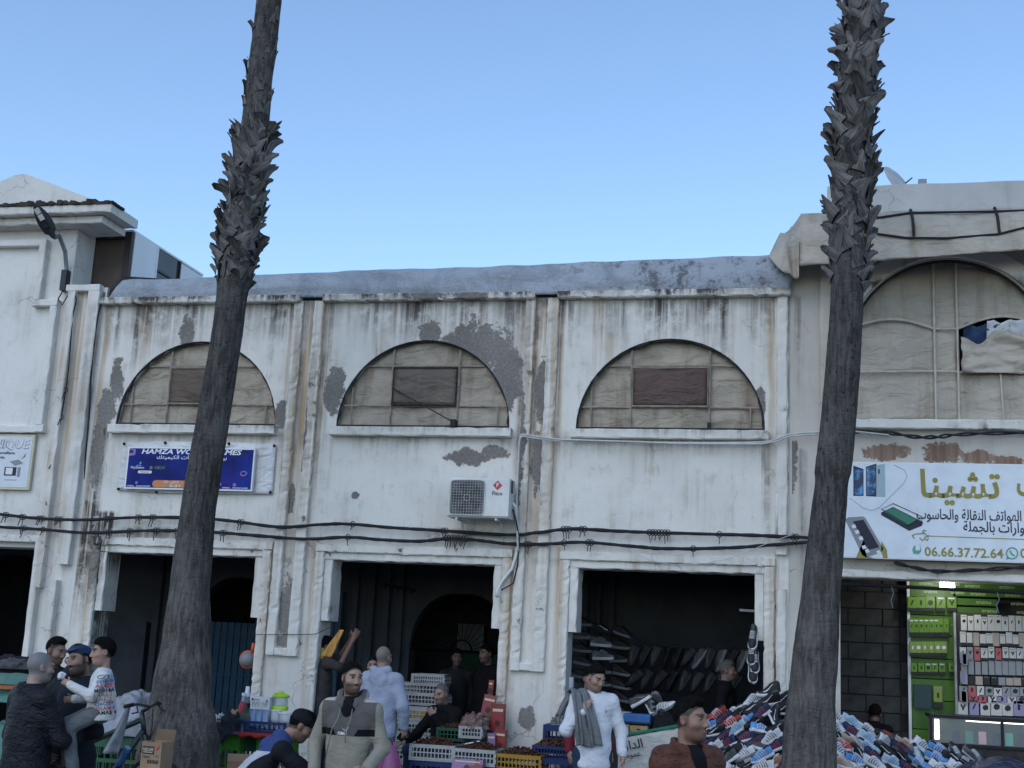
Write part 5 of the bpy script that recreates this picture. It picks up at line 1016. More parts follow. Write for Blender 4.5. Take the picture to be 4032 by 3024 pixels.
# bald man seen from behind
bald, jb, hpb, hdb = person('person', 'man with shaved grey head in black quilted jacket seen from behind at far left', (160, 2627), 9.3, R(152), h=.006, hy=R(-8), hair=None, scalp=1.0, haircol=(.17, .165, .165), stub=.75, tone=(.36, .24, .19), fat=1.13, seed=5.,
    J=dict(shoulderL=(.178, .01, 1.39), shoulderR=(-.185, .0, 1.385), elbowR=(-.25, -.12, 1.10), wristR=(-.06, -.40, 1.12), elbowL=(.27, -.02, 1.1), wristL=(.2, -.22, .98), head=(0, -.035, 1.62)), hands=((.5, None), (.9, dict(dir=(.35, -.9, .2), palm=(.8, .3, 0)))),
    top=dict(mat=c_blackj, name='quilted_jacket', off=.042, hem=.2, collar=.55, sleeve=.97, wr=.009, quilt=.0, ncut=.066), bottom=dict(mat=c_char))
# man with cap holding the child
capm, jc, hpc, hdc = person('person', 'smiling moustached man in blue cap and navy coat carrying a child', (312, 2600), 9.75, R(-18), h=.006, hy=R(-2), hp=R(2), hr=R(-14), hair='short', cap='baker', moust=True, stub=.9, tone=(.30, .175, .13), seed=9.,
    J=dict(elbowR=(-.27, -.06, 1.16), wristR=(-.10, -.30, 1.17), elbowL=(.27, -.03, 1.12), wristL=(.02, -.26, 1.07), shoulderL=(.17, .01, 1.39), shoulderR=(-.17, .01, 1.38)), hands=((.8, dict(dir=(-.85, -.3, .25), palm=(.2, .3, 1.))), (.7, dict(dir=(.75, -.25, .2), palm=(.2, .9, .2)))),
    top=dict(mat=c_navy, name='coat', off=.04, hem=.2, coat=True, collar=.6, sleeve=.93, wr=.008), bottom=dict(mat=c_char))
c_swt = cloth('white_printed_knit', (.60, .60, .59), .9, .5, 9)
chl, jch, hpch, hdch = person('person', 'small child in white sweater printed with words, carried on the arm of the capped man', (405, 2566), 9.45, R(-62), h=.009, scale=.62, fat=1.15, hy=R(12), hp=R(4), hair='short', stub=0., tone=(.36, .22, .165), headscale=1.3, seed=3.,
    J=dict(head=(0, -.03, 1.69), neck=(0, .015, 1.47), pelvis=(0, .03, 1.02), hipL=(.1, .0, 1.0), hipR=(-.1, .0, 1.0), kneeL=(.13, -.32, .80), kneeR=(-.13, -.33, .84), ankleL=(.13, -.22, .36), ankleR=(-.12, -.30, .40), elbowL=(.25, -.10, 1.18), wristL=(.15, -.36, 1.30), elbowR=(-.25, -.05, 1.14), wristR=(-.1, -.32, 1.12)), hands=((1.1, None), (.8, None)),
    top=dict(mat=c_swt, name='sweater', off=.04, hem=.06, sleeve=.95, wr=.008, h=.012, ncut=.06), bottom=dict(mat=c_grey, off=.03))
tch = topof(chl); inks = [flat('navy_ink', (.05, .08, .16)), flat('red_ink', (.42, .12, .15)), flat('blue_ink', (.10, .16, .36)), flat('tan_ink', (.35, .25, .2)), m_ink]
rw = Matrix.Rotation(R(62), 4, 'Z')
for k, (wd, ik) in enumerate((('CZESC', 0), ('ANIYEONGHA', 2), ('ALOHA', 1), ('MERHABA', 4), ('HALLO', 3), ('SALAM', 3), ('CIAOSZIA', 2), ('HOLAAHOJ', 1), ('NAMASTE', 4))):
    o = text(wd, .044, (0, 0, 0), inks[ik], chl, 'printed_word', al='CENTER', bold=.015, w=.25); o.matrix_local = Matrix.Translation((.4, .035, 1.41-.052*k)) @ Matrix.Rotation(R(78), 4, 'Z') @ Matrix.Rotation(R(-7), 4, 'Y'); decal(o, tch, .004)
crumple('paper_tissue', wp(chl, hdch['L'][0]+hdch['L'][1]*.12+np.array((0, 0, .05))), .026, m_tissue, 'white tissue in the fist of the carried child', 'tissue', 13)
# smoking man in profile
smk, jsm, hps, hds = person('person', 'man with black hair in profile holding a cigarette to his mouth behind the bald man', (222, 2562), 11.4, R(78), hp=R(12), hair='quiff', stub=.6, tone=(.25, .145, .105), seed=4.,
    J=dict(elbowR=(-.27, -.16, 1.2), wristR=(-.13, -.34, 1.49), elbowL=(.25, .03, 1.13)), hands=((.5, None), (.9, dict(dir=(.25, .15, .8), palm=(.5, .6, -.2)))), top=dict(mat=c_darkg, off=.03, hem=.15, collar=.4, wr=.008), bottom=dict(mat=c_char))
b = MB(); q = wp(smk, (-.02, -.15, 1.555)); b.tube([(0, 0, 0), (.085, 0, -.012)], .0045, 6); o = b.build('cigarette', m_white, None, label='cigarette at the lips of the man in profile', cat='cigarette'); o.location = q
# crouching man with black cap
def crz(g, v, c):
    X, Y, Z = g.xyz(v); c = g.mix(g.m('GREATER_THAN', Z, 1.335), c, (.035, .06, .17)); return g.mix(g.ss(g.m('ADD', X, g.m('MULTIPLY', g.m('SUBTRACT', Z, 1.2), .35)), -.075, -.065), (.008, .009, .014), c)
c_cr = cloth('white_blue_black_tracksuit', (.46, .47, .50), .8, .6, 8, zones=crz)
person('person', 'man in black cap and white, blue and black jacket crouching beside the green crates', (1188, 2858), 9.6, R(128), scale=.98, hp=R(32), hy=R(-15), hair='short', cap='ball', seed=6., tone=(.32, .19, .14),
    J=dict(pelvis=(0, .28, .92), chest=(0, .08, 1.19), neck=(0, -.10, 1.42), head=(0, -.23, 1.52), shoulderL=(.165, -.04, 1.35), shoulderR=(-.165, -.04, 1.35), elbowL=(.26, -.3, 1.18), wristL=(.1, -.45, 1.08), elbowR=(-.27, -.28, 1.14), wristR=(-.1, -.45, 1.06), hipL=(.11, .26, .9), hipR=(-.11, .26, .9), kneeL=(.2, -.2, .95), kneeR=(-.2, -.2, .95), ankleL=(.15, -.02, .62), ankleR=(-.15, -.02, .62)),
    top=dict(mat=c_cr, off=.032, hem=.1, collar=.5, wr=.009), bottom=dict(mat=c_blk))
# grey hoodie man from behind with phone, peeking man behind him
c_hood = cloth('pale_blue_grey_fleece', (.30, .335, .43), .95, .6, 7, fuzz=90)
hoo, jh, hph, hdh = person('person', 'balding man in pale blue grey hoodie seen from behind, phone in hand', (1512, 2588), 13.8, R(176), ground=.0, hy=R(-12), hair=None, scalp=.75, haircol=(.11, .11, .112), stub=.6, seed=7., fat=1.05,
    J=dict(elbowR=(-.27, .05, 1.14), wristR=(-.27, -.03, .93), elbowL=(.26, -.02, 1.15), wristL=(.16, -.2, 1.02)), hands=((.6, None), (.8, dict(dir=(-.1, -.2, -1), palm=(.6, -.6, 0)))), top=dict(mat=c_hood, name='hoodie', off=.04, hood='down', hem=.1, wr=.008, sleeve=.97), bottom=dict(mat=c_jeang))
b = MB(); b.rbox((-.038, -.005, -.075), (.038, .005, .075), .08, 0, .004); o = b.build('smartphone', flat('black_phone_case', (.006, .007, .012), .3), None, label='black smartphone in the hand of the hooded man seen from behind', cat='phone'); o.location = wp(hoo, hdh['R'][0]+hdh['R'][1]*.1+np.array((.02, 0, .02))); o.rotation_euler = (R(10), R(40), R(10))
person('person', 'man with close cropped hair facing out from behind the hooded man', (1470, 2622), 14.0, R(10), ground=.1, hair='crop', stub=.5, tone=(.27, .165, .125), seed=8., top=dict(mat=c_blk, off=.03, collar=.4), bottom=dict(mat=c_char))
# man with raised arms in the gallery
rai, jr, hpr, hdr = person('person', 'man in dark shirt with both arms raised holding a yellow pack beside the pilaster', (1283, 2545), 15.3, R(120), ground=.12, hair='short', stub=.3, tone=(.20, .115, .09), seed=10., J=dict(elbowL=(.24, -.22, 1.5), wristL=(.12, -.34, 1.72), elbowR=(-.30, -.14, 1.40), wristR=(-.16, -.32, 1.74), shoulderL=(.16, -.02, 1.43), shoulderR=(-.16, -.02, 1.43)), top=dict(mat=cloth('dark_brown_shirt', (.05, .045, .045), .9, .6), name='shirt', off=.02, sleeve=.05, cuff=False, wr=.008), bottom=dict(mat=c_char))
b = MB(); q0, q1 = at(1346, 2480, -.35), at(1282, 2586, -.35); ax_ = (q1-q0); 
b.sheet(lambda u, v: (ax_.x*v+(.03+.07*v)*(u-.5)*1.5, .012*nz(u*5, v*4), ax_.z*v+.01*nz(u*6, v*6, 2)), 8, 14); ob = thick(b, 'paper_pack', M('amber_paper', (.5, .25, .06), .5, .35, 30, .4, 60, .004, stretch=(1, 1, .2)), None, .018, label='long amber yellow pack held up by the man with raised arms', cat='pack'); ob.location = q0
# seated trader, two people in the dark behind
person('person', 'older man in black seated by the white crates, fist at his chin', (1737, 2733), 14.75, R(-22), scale=1.0, hp=R(8), hair='crop', hairmat=M_HAIRG, scalp=.3, stub=.5, haircol=(.06, .058, .055), tone=(.34, .21, .155), seed=11.,
    J=dict(neck=(0, -.06, 1.46), head=(0, -.11, 1.60), chest=(0, -.02, 1.28), kneeL=(.17, -.42, .97), kneeR=(-.18, -.42, .97), ankleL=(.17, -.36, .52), ankleR=(-.18, -.38, .52), elbowL=(.24, -.24, 1.16), wristL=(.06, -.30, 1.36), elbowR=(-.27, -.16, 1.14), wristR=(-.27, -.38, 1.06), shoulderL=(.16, -.02, 1.39), shoulderR=(-.16, -.02, 1.39)), hands=((1.3, dict(dir=(-.5, -.25, .7), palm=(-.6, .6, .2))), (.4, dict(dir=(-.4, -.8, -.35), palm=(0, 0, -1)))), top=dict(mat=c_blk, name='sweater', off=.032, collar=.3, wr=.008), bottom=dict(mat=c_jean))
person('person', 'man in dark clothes standing in the shade right of the seated trader', (1915, 2575), 16.2, R(-40), ground=.12, hair='short', stub=.5, tone=(.2, .12, .095), seed=12., top=dict(mat=c_blk, off=.03, collar=.4), bottom=dict(mat=c_char))
person('person', 'person in dark grey with one hand raised behind the seated trader', (1800, 2590), 16.6, R(20), ground=.12, hair='short', stub=.4, tone=(.2, .12, .095), seed=13., J=dict(elbowR=(-.28, -.1, 1.15), wristR=(-.22, -.3, 1.3)), top=dict(mat=c_darkg, off=.03, collar=.4), bottom=dict(mat=c_char))
# young man in white sweatshirt
c_wht = cloth('white_sweatshirt', (.62, .635, .68), .92, .7, 7, var=.08)
wht, jw, hpw, hdw = person('person', 'young man in white sweatshirt and jeans looking down, grey sweater on his shoulder', (2348, 2666), 11.9, R(22), h=.006, hy=R(22), hp=R(22), hair='short', stub=.3, tone=(.38, .24, .18), seed=14.,
    J=dict(elbowR=(-.27, -.06, 1.12), wristR=(-.13, -.17, 1.32), elbowL=(.27, .02, 1.13), wristL=(.27, -.06, .90), head=(0, -.05, 1.61)), hands=((.8, None), (1.0, dict(dir=(.35, .1, .8), palm=(.2, .9, -.2)))), top=dict(mat=c_wht, name='sweatshirt', off=.03, hem=.12, wr=.009, sleeve=.84, ncut=.07), bottom=dict(mat=c_jean))
o = text('?', .03, (.085, -.3, 1.30), m_ink, wht, 'chest_logo', bold=.03); decal(o, topof(wht))
def drape(u, v):                                  # sweater thrown over the right shoulder
    s_ = v*1.0; x = -.17+.13*(u-.5)*(1+.7*v)+.02*math.sin(u*14)*v
    if v < .3: t = v/.3; y = .10-.20*t; z = 1.40+.085*math.sin(math.pi*(.25+.5*t)); y = .13-.27*t
    else: t = (v-.3)/.7; y = -.14-.045*math.sin(t*2.6)-.0; z = 1.455-.46*t; x += .09*t
    return (x, y-.018*math.sin(u*17+v*4)-.012*math.sin(u*31), z+.01*math.sin(u*9))
c_gs = cloth('heather_grey_knit', (.17, .185, .19), .95, .5, 9)
b = MB(); b.sheet(drape, 34, 40); ob = thick(b, 'folded_sweater', c_gs, None, .02, label='grey knit sweater slung over the shoulder of the man in white', cat='sweater'); ob.matrix_world = wht.matrix_basis.copy(); ob.scale = wht.scale
b = MB(); b.sheet(lambda u, v: (-.18-.10*v+.05*(u-.5), .12+.09*v+.02*math.sin(u*12), 1.45-.10*v-.12*v*v+.02*math.sin(u*9)), 16, 12); o = thick(b, 'hanging_sleeve', c_gs, ob, .02)
person('person', 'person in maroon collar mostly hidden behind the man in white', (2326, 2672), 13.0, R(35), hair='short', stub=.3, tone=(.3, .18, .13), seed=15., top=dict(mat=cloth('maroon_fleece', (.16, .02, .03), .9, .5), off=.03, collar=.7), bottom=dict(mat=c_char))
# man in brown padded jacket
c_brn = cloth('brown_padded_jacket', (.115, .045, .028), .5, .9, 16, var=.3)
person('person', 'young man with faded black hair in brown padded jacket, nearest to the camera', (2722, 2832), 6.7, R(46), h=.006, hy=R(18), hp=R(-2), hair='quiff', stub=.45, tone=(.30, .17, .12), seed=16.,
    J=dict(elbowL=(.24, .04, 1.13), elbowR=(-.24, .03, 1.13)), top=dict(mat=c_brn, name='padded_jacket', off=.055, hem=.12, collar=.9, open=True, wr=.006, quilt=.075, inner=c_blk, h=.007, ncut=.075), bottom=dict(mat=c_char))
person('person', 'grey haired man in profile inside the dark shoe stall', (2866, 2640), 15.1, R(85), ground=.1, hair='short', hairmat=M_HAIRG, stub=.5, haircol=(.08, .08, .08), tone=(.26, .155, .115), seed=17., top=dict(mat=c_blk, off=.03, collar=.5), bottom=dict(mat=c_char))
person('person', 'dark haired head bent down behind the shoe heap by the block wall', (3447, 2812), 14.9, R(165), scale=.95, hp=R(20), hair='short', hairmat=M_HAIRB, tone=(.2, .11, .08), seed=18., J=dict(neck=(0, -.05, 1.46), head=(0, -.13, 1.58)), top=dict(mat=c_blk, off=.03, collar=.5), bottom=dict(mat=c_char))
# ================================================================== STALLS AND GOODS
ORD = ('first', 'second', 'third', 'fourth', 'fifth', 'sixth', 'seventh', 'eighth', 'ninth', 'tenth', 'eleventh', 'twelfth', 'thirteenth', 'fourteenth', 'fifteenth', 'sixteenth', 'seventeenth', 'eighteenth')
def plast(name, c): return M(name, c, .45, .15, 6, .1, 40, .002, dirt=.25, dcol=tuple(x*.5+.02 for x in c))
p_white = plast('white_crate_plastic', (.32, .33, .33)); p_green = plast('green_crate_plastic', (.055, .22, .025)); p_blue = plast('blue_crate_plastic', (.010, .022, .10)); p_yel = plast('yellow_crate_plastic', (.34, .18, .015)); p_dgr = plast('dark_green_crate_plastic', (.02, .09, .05))
def crate(label, px, py, Y, rz=0., dims=(.5, .34, .2), mt=p_white, slots=11, vert=False, loc=None, nm='plastic_crate', group=None):
    w_, d_, h_ = dims; b = MB(); t = .012
    b.box((-w_/2, -d_/2, 0), (w_/2, d_/2, .015))
    for (ax_, sgn, L, o_) in (('x', -1, w_, d_/2), ('x', 1, w_, d_/2), ('y', -1, d_, w_/2), ('y', 1, d_, w_/2)):
        n = max(3, int(slots*L/w_)); dy = sgn*o_
        def bx(a0, a1, z0, z1, tt=t):
            y0, y1 = sorted((dy, dy-sgn*tt))
            if ax_ == 'x': b.box((a0, y0, z0), (a1, y1, z1))
            else: b.box((y0, a0, z0), (y1, a1, z1))
        e = .0 if ax_ == 'x' else t+.001
        bx(-L/2+e, L/2-e, .016, h_*.22); bx(-L/2+e, L/2-e, h_*.78, h_, t*1.8); bx(-L/2+e, L/2-e, h_*.47, h_*.55)
        for k in range(n+1):
            x = -L/2+e+(L-2*e-.02)*k/n; bx(x, x+(.03 if k in (0, n) else .011), h_*.221, h_*.469); bx(x, x+(.03 if k in (0, n) else .011), h_*.551, h_*.779)
    o = b.build(nm, mt, None, label=label, cat='crate', group=group); o.location = loc if loc is not None else at(px, py, Y); o.rotation_euler = (R(90) if vert else 0, 0, rz); return o
def box(name, label, cat, p, dims, mt, rot=(0, 0, 0), bev=.004, group=None):
    b = MB(); x, y, z = dims; b.rbox((-x/2, -y/2, 0), (x/2, y/2, z), .5, 0, bev); o = b.build(name, mt, None, label=label, cat=cat, group=group); o.location = p; o.rotation_euler = rot; return o
def heap(name, label, cat, p, dims, mt, sd=0., fr=5., am=.35, n=26, parent=None):
    b = MB(); a_, b_, h_ = dims
    def fn(u, v):
        t = 2*math.pi*u; r = v; q = max(0., 1-r*r)**.5; d = 1+am*nz(math.cos(t)*r*fr*.5+sd, math.sin(t)*r*fr*.5, q*fr*.4+sd)+am*.4*nz(math.cos(t)*r*fr*1.6+sd, math.sin(t)*r*fr*1.6, sd)
        return (a_*r*math.cos(t)*d, b_*r*math.sin(t)*d, h_*q*d)
    b.sheet(fn, n*2, n); o = b.build(name, mt, parent, True, label=label, cat=cat); o.location = p; return o
def dates(p, dims, sd, parent, n=170):
    rr = random.Random(sd); b = MB(); a_, b_, h_ = dims
    for _ in range(n):
        x, y = rr.uniform(-1, 1), rr.uniform(-1, 1); z = h_*max(0, 1-.55*(x*x+y*y))*rr.uniform(.75, 1.05); q = Euler((rr.uniform(-1, 1), rr.uniform(-1, 1), rr.uniform(0, 6))).to_matrix(); c = Vector((x*a_, y*b_, z)); pr = [(-.024, .003), (-.016, .010), (0, .0125), (.016, .010), (.024, .003)]
        vs = [c+q @ Vector((t, r*math.cos(k*1.2566), r*math.sin(k*1.2566))) for t, r in pr for k in range(5)]; b.add(vs, [(i*5+k, i*5+(k+1) % 5, i*5+5+(k+1) % 5, i*5+5+k) for i in range(4) for k in range(5)]+[(4, 3, 2, 1, 0), (20, 21, 22, 23, 24)])
    b.sheet(lambda u, v: (a_*(2*u-1)*1.02, b_*(2*v-1)*1.02, h_*.8*max(0, 1-.55*((2*u-1)**2+(2*v-1)**2))), 10, 10)
    o = b.build('dates', m_date, parent, True, kind='stuff'); o.location = p; return o
m_date = M('dried_dates', (.06, .025, .012), .4, .5, 25, .3); m_card = M('cardboard', (.30, .215, .135), .85, .15, 6, .2); m_cardd = M('brown_cardboard_flap', (.17, .115, .075), .85, .2, 6, .2)
def fab(name, c, **k): return cloth(name, c, .9, .7, 9, **k)
# ---- table between the palm and the first pilaster
YT = -1.15; zt = at(1000, 2878, YT).z
tb = empty('market_table', (at(990, 2878, YT).x, YT, 0), label='low board table with red cloth edge standing on green crates', cat='table')
m_brd = M('grey_table_board', (.10, .09, .08), .8, .3, 5, .2)
b = MB(); b.rbox((-.62, -.28, zt-.03), (.58, .3, zt), .3, .002, .004); b.build('board', m_brd, tb)
b = MB(); b.sheet(lambda u, v: (-.02+.62*u, -.285-.012*math.sin(v*3), zt+.004-.05*v-.012*math.sin(u*23)*v), 24, 4); thick(b, 'red_cloth', fab('red_cloth', (.33, .03, .035)), tb, .004)
crate('green crate on end under the left part of the board table', 885, 2990, YT-.02, R(4), (.42, .3, zt-.035), p_green, 6, loc=(at(885, 2990, YT).x, YT, 0.), group='green crates under the table')
crate('green crate on end beside the crouching man', 1065, 2990, YT+.05, R(-5), (.36, .3, zt-.035), p_green, 6, loc=(at(1085, 2990, YT).x, YT+.03, 0.), group='green crates under the table')
crate('dark green crate standing behind in the gap under the table', 960, 2990, YT, 0, (.3, .2, zt-.05), p_dgr, 6, loc=(at(962, 2990, YT).x, YT+.1, 0.))
def T(px, dy=0., dz=0.): q = at(px, 2870, YT+dy); return Vector((q.x, YT+dy, zt+.004+dz))
bc = crate('blue crate holding clear containers on the table', 0, 0, 0, R(2), (.52, .34, .115), p_blue, 9, loc=T(1052, -.05))
crate('small yellow crate at the left end of the table', 0, 0, 0, R(5), (.14, .2, .09), p_yel, 4, loc=T(852, -.12))
b6 = box('glassware_box', 'white glassware box with the number six on top of the containers', 'box', T(1028, -.06, .235), (.215, .2, .13), flat('white_card_print', (.62, .63, .66)), (0, 0, R(3)))
text('6', .035, (.065, -.104, .095), m_ink, b6, bold=.015); plate(rect(-.095, .095, -.078, .118), -.106, -.1025, m_ink, b6, 'logo'); plate(rect(-.072, .1, -.01, .108), -.106, -.1025, m_grey, b6, 'print_line')
for k, (x, mt_) in enumerate(((-.08, m_grey), (-.05, m_grey), (-.02, m_grey), (.02, m_yellow), (.05, m_grey), (.075, m_grey))):
    b = MB(); b.tube([(x-.014, -.104, .085), (x-.006, -.104, .055), (x, -.104, .045), (x, -.104, .025)], .0022, 4); b.tube([(x+.014, -.104, .085), (x+.006, -.104, .055), (x, -.104, .045)], .0022, 4); b.build('glass_picture', mt_, b6)
def clear(name, c, al=.45):
    g = NT(name); g.b.inputs['Transmission Weight'].default_value = .0; g.b.inputs['Alpha'].default_value = al; return g.done(c, .15, .5)
m_clear = clear('clear_plastic', (.5, .56, .62), .5); m_clearb = clear('blue_clear_plastic', (.25, .38, .62), .6); m_lime = plast('lime_green_plastic', (.36, .62, .03))
for k, px in enumerate((995, 1020, 1046)):
    b = MB(); b.rbox((-.035, -.05, 0), (.035, .05, .17), .2, 0, .008); o = b.build('plastic_container', m_clearb, None, label='tall clear container with blue sides, %s from the left under the glassware box' % ORD[k], cat='container', group='clear containers on the table'); o.location = T(px, -.12, .06)
    b = MB(); b.rbox((-.026, -.04, .01), (.026, .04, .12), .2, 0, .008); b.build('contents', m_white, o)
for k, (px, w_, h_) in enumerate(((1083, .10, .17), (1122, .15, .15))):
    b = MB(); b.lathe([(w_*.5, 0), (w_*.52, h_*.5), (w_*.55, h_)], 16); o = b.build('glass_jar', m_clear, None, True, label=('narrow clear jar under the lime lantern', 'wide clear jar beside the crouching man')[k], cat='jar'); o.location = T(px, -.1, .06)
    b = MB(); b.lathe([(w_*.57, h_), (w_*.57, h_+.012)], 16); b.build('rim', m_white, o)
ln = empty('lantern_jar', T(1096, -.02, .235), label='lime green plastic lantern jar with clear middle on the table', cat='jar')
b = MB(); b.lathe([(.085, 0), (.09, .02), (.088, .04), (.08, .045)], 20); b.build('base', m_lime, ln, True); b = MB(); b.lathe([(.078, .046), (.082, .09), (.078, .135)], 20, cap=False); b.build('clear_body', m_clear, ln, True)
b = MB(); b.lathe([(.092, .136), (.094, .15), (.08, .165), (.05, .178), (.03, .182), (.028, .2), (.012, .205)], 20); b.build('lid', m_lime, ln, True); b = MB(); b.lathe([(.02, -.012), (.02, .012)], 12, Matrix.Translation((-.03, -.075, .165)) @ Matrix.Rotation(R(90), 4, 'X')); b.build('knob', m_lime, ln)
bt = empty('syrup_bottle', T(948, .05, .05), label='red liquid bottle with white cap against the pilaster', cat='bottle')
b = MB(); b.lathe([(.045, 0), (.047, .02), (.046, .2), (.03, .24)], 16); b.build('red_contents', plast('red_syrup', (.45, .04, .07)), bt, True); b = MB(); b.lathe([(.031, .241), (.02, .27), (.019, .31)], 14); b.build('neck', m_clear, bt, True); b = MB(); b.lathe([(.022, .311), (.022, .34)], 14); b.build('cap', m_white, bt)
bt2 = empty('small_bottle', T(962, .12, .28), label='white bottle with grey label on a ledge behind the red bottle', cat='bottle')
b = MB(); b.lathe([(.035, 0), (.035, .09), (.026, .12), (.022, .18)], 14); b.build('flask', m_white, bt2, True); b = MB(); b.lathe([(.0355, .03), (.0355, .07)], 14, cap=False); b.build('paper_label', m_grey, bt2); b = MB(); b.box((-.045, -.045, -.28), (.045, .045, -.004)); b.build('stand', m_rust, bt2)
wb = MB(); wb.poly([[(-.05, 0), (.05, 0), (.055, .16), (.03, .20), (.0, .175), (-.03, .20), (-.055, .16)], disc(0, .07, .018, 10)], -.008, .008); o = wb.build('wooden_board', M('pale_wood', (.36, .22, .10), .6, .2, 8, .1, stretch=(1, 1, .2)), None, label='wooden chopping board with heart shaped hole behind the dark cloths', cat='board'); o.location = T(915, .0, .02); o.rotation_euler = (R(-10), 0, 0)
heap('cloth_pile', 'pile of dark grey clothes on the table', 'clothes', T(908, -.14, -.01), (.17, .15, .17), fab('dark_grey_cotton', (.03, .034, .042)), 2., 6., .5)
heap('cloth_pile', 'olive green garment slumped by the pilaster', 'clothes', T(968, -.1, -.01), (.09, .12, .24), fab('olive_cotton', (.09, .11, .085)), 5., 6., .45)
heap('white_shoes_pile', 'bundle of white laces and trainers at the left end of the table', 'shoes', T(872, -.1, .05), (.11, .1, .09), fab('white_cotton_laces', (.55, .56, .57)), 7., 14., .6)
heap('cloth_pile', 'white and grey rag heap beside the palm', 'clothes', T(830, -.02, -.01), (.06, .1, .12), fab('pale_rag', (.38, .38, .37)), 8., 9., .6)
b = MB(); b.sheet(lambda u, v: (.26*(u-.5)*(1-.35*v)+.03*math.sin(v*5), -.3-.02*math.sin(u*8+v*3), .03-.26*v*(.55+.45*math.sin(u*7)**2)), 20, 14); o = thick(b, 'hanging_garment', fab('charcoal_jersey', (.035, .04, .05)), None, .008, label='charcoal garment with pale lining hanging over the table edge', cat='clothes'); o.location = T(905, .0)
b = MB(); b.sheet(lambda u, v: (.13*(u-.5)*(1-.5*v)-.06, -.325-.02*math.sin(u*8+v*3), .02-.17*v*(.6+.4*math.sin(u*4)**2)), 14, 10); thick(b, 'lining', fab('white_lining', (.5, .51, .53)), o, .006)
# orange and grey ball hanging by the pilaster
bl = empty('hanging_ball', at(975, 2597, .05), label='grey and orange ball hanging at the pilaster beside the blue shutter', cat='ball'); 
b = MB(); b.lathe([(.095*math.sin(t), -.095*math.cos(t)) for t in np.linspace(.01, math.pi-.01, 14)], 20); b.build('ball', M('grey_rubber', (.2, .2, .215), .5, .1), bl, True)
m_or = plast('orange_plastic', (.6, .10, .03)); b = MB(); b.tube([(.098*math.cos(t), 0, .098*math.sin(t)) for t in np.linspace(0, 6.28, 25)[:-1]], .012, 6, True); b.tube([(.05, 0, .08), (.06, 0, .2)], .022, 8); b.build('orange_rim', m_or, bl, True)
b = MB(); b.tube([(.06, 0, .2), (.06, .0, .6)], .004, 5); b.build('string', m_rope, bl)
# ---- coffee box, flat boxes, bicycle, covered bundle, sacks at the left
P = at(612, 3035, -3.75); cb = empty('coffee_carton', (P.x, P.y, P.z), R(-6), label='open coffee carton with dark print in front of the left palm', cat='box')
wx, wy, wz = .205, .19, .255
for lo, hi in (((-wx/2, -wy/2, 0), (wx/2, -wy/2+.004, wz)), ((-wx/2, wy/2-.004, 0), (wx/2, wy/2, wz)), ((-wx/2, -wy/2+.0041, 0), (-wx/2+.004, wy/2-.0041, wz)), ((wx/2-.004, -wy/2+.0041, 0), (wx/2, wy/2-.0041, wz))): b = MB(); b.box(lo, hi); b.build('side', m_card, cb)
b = MB(); b.box((-wx/2+.005, -wy/2+.005, 0), (wx/2-.005, wy/2-.005, .004)); b.build('bottom', m_card, cb)
b = MB(); b.box((-wx/2, 0, 0), (wx/2, .004, .10)); o = b.build('flap', m_cardd, cb); o.location = (0, wy/2, wz); o.rotation_euler = (R(-12), 0, 0)
b = MB(); b.box((-.004, -wy/2, -.1), (0, wy/2, 0)); o = b.build('flap', m_cardd, cb); o.location = (-wx/2-.002, 0, wz); o.rotation_euler = (0, R(8), 0)
yf = -wy/2-.003; plate(rect(-.09, .15, .03, .215), yf, yf+.002, m_ink, cb, 'print_panel'); text('NESCAFE', .027, (-.083, yf-.002, .187), m_cream, cb, bold=.02, w=.105); plate(rect(-.08, .162, .015, .168), yf-.002, yf-.0005, m_cream, cb, 'print_line')
plate([(.045, .185), (.06, .215), (.085, .225), (.075, .195), (.05, .182)], yf, yf+.002, m_red, cb, 'logo_leaf'); text('Classic', .02, (-.085, yf, .125), m_ink, cb, bold=.01); text('200 g', .012, (.045, yf, .135), m_ink, cb)
for k in range(12): plate(rect(-.03+k*.0098, .07, -.03+k*.0098+(.004 if k % 3 else .0065), .1), yf, yf+.002, m_ink, cb, 'barcode_bar')
box('flat_carton', 'flattened beige carton lying under the coffee carton', 'box', at(565, 3055, -3.7)+Vector((0, 0, -.1)), (.5, .35, .1), m_card, (0, 0, R(-4)))
oc = empty('open_carton', at(935, 3055, -3.4), R(25), label='small open carton with brown flaps at the foot of the table', cat='box')
for lo, hi in (((-.1, -.1, 0), (.1, -.096, .12)), ((-.1, .096, 0), (.1, .1, .12)), ((-.1, -.0955, 0), (-.096, .0955, .12)), ((.096, -.0955, 0), (.1, .0955, .12)), ((-.095, -.095, 0), (.095, .095, .004))): b = MB(); b.box(lo, hi); b.build('side', m_cardd, oc)
b = MB(); b.box((-.1, 0, 0), (.1, .004, .09)); o = b.build('flap', m_cardd, oc); o.location = (0, .1, .12); o.rotation_euler = (R(-50), 0, 0)
for i, (px, py) in enumerate(((690, 3050), (350, 3070))): pass
bk = empty('bicycle', (at(560, 2790, -3.15).x, -3.15, 0), R(0), label='dark green bicycle with white bag on its handlebar behind the coffee carton', cat='bicycle')
zh = at(560, 2790, -3.15).z; m_bike = M('dark_green_bike_paint', (.012, .022, .02), .35, .2, 6, .05, spec=.5); m_tyre = M('tyre_rubber', (.012, .012, .012), .8, .2, 20, .2)
def bt_(nm, pts_, r, mt=m_bike): b = MB(); b.tube(pts_, r, 8); b.build(nm, mt, bk, True)
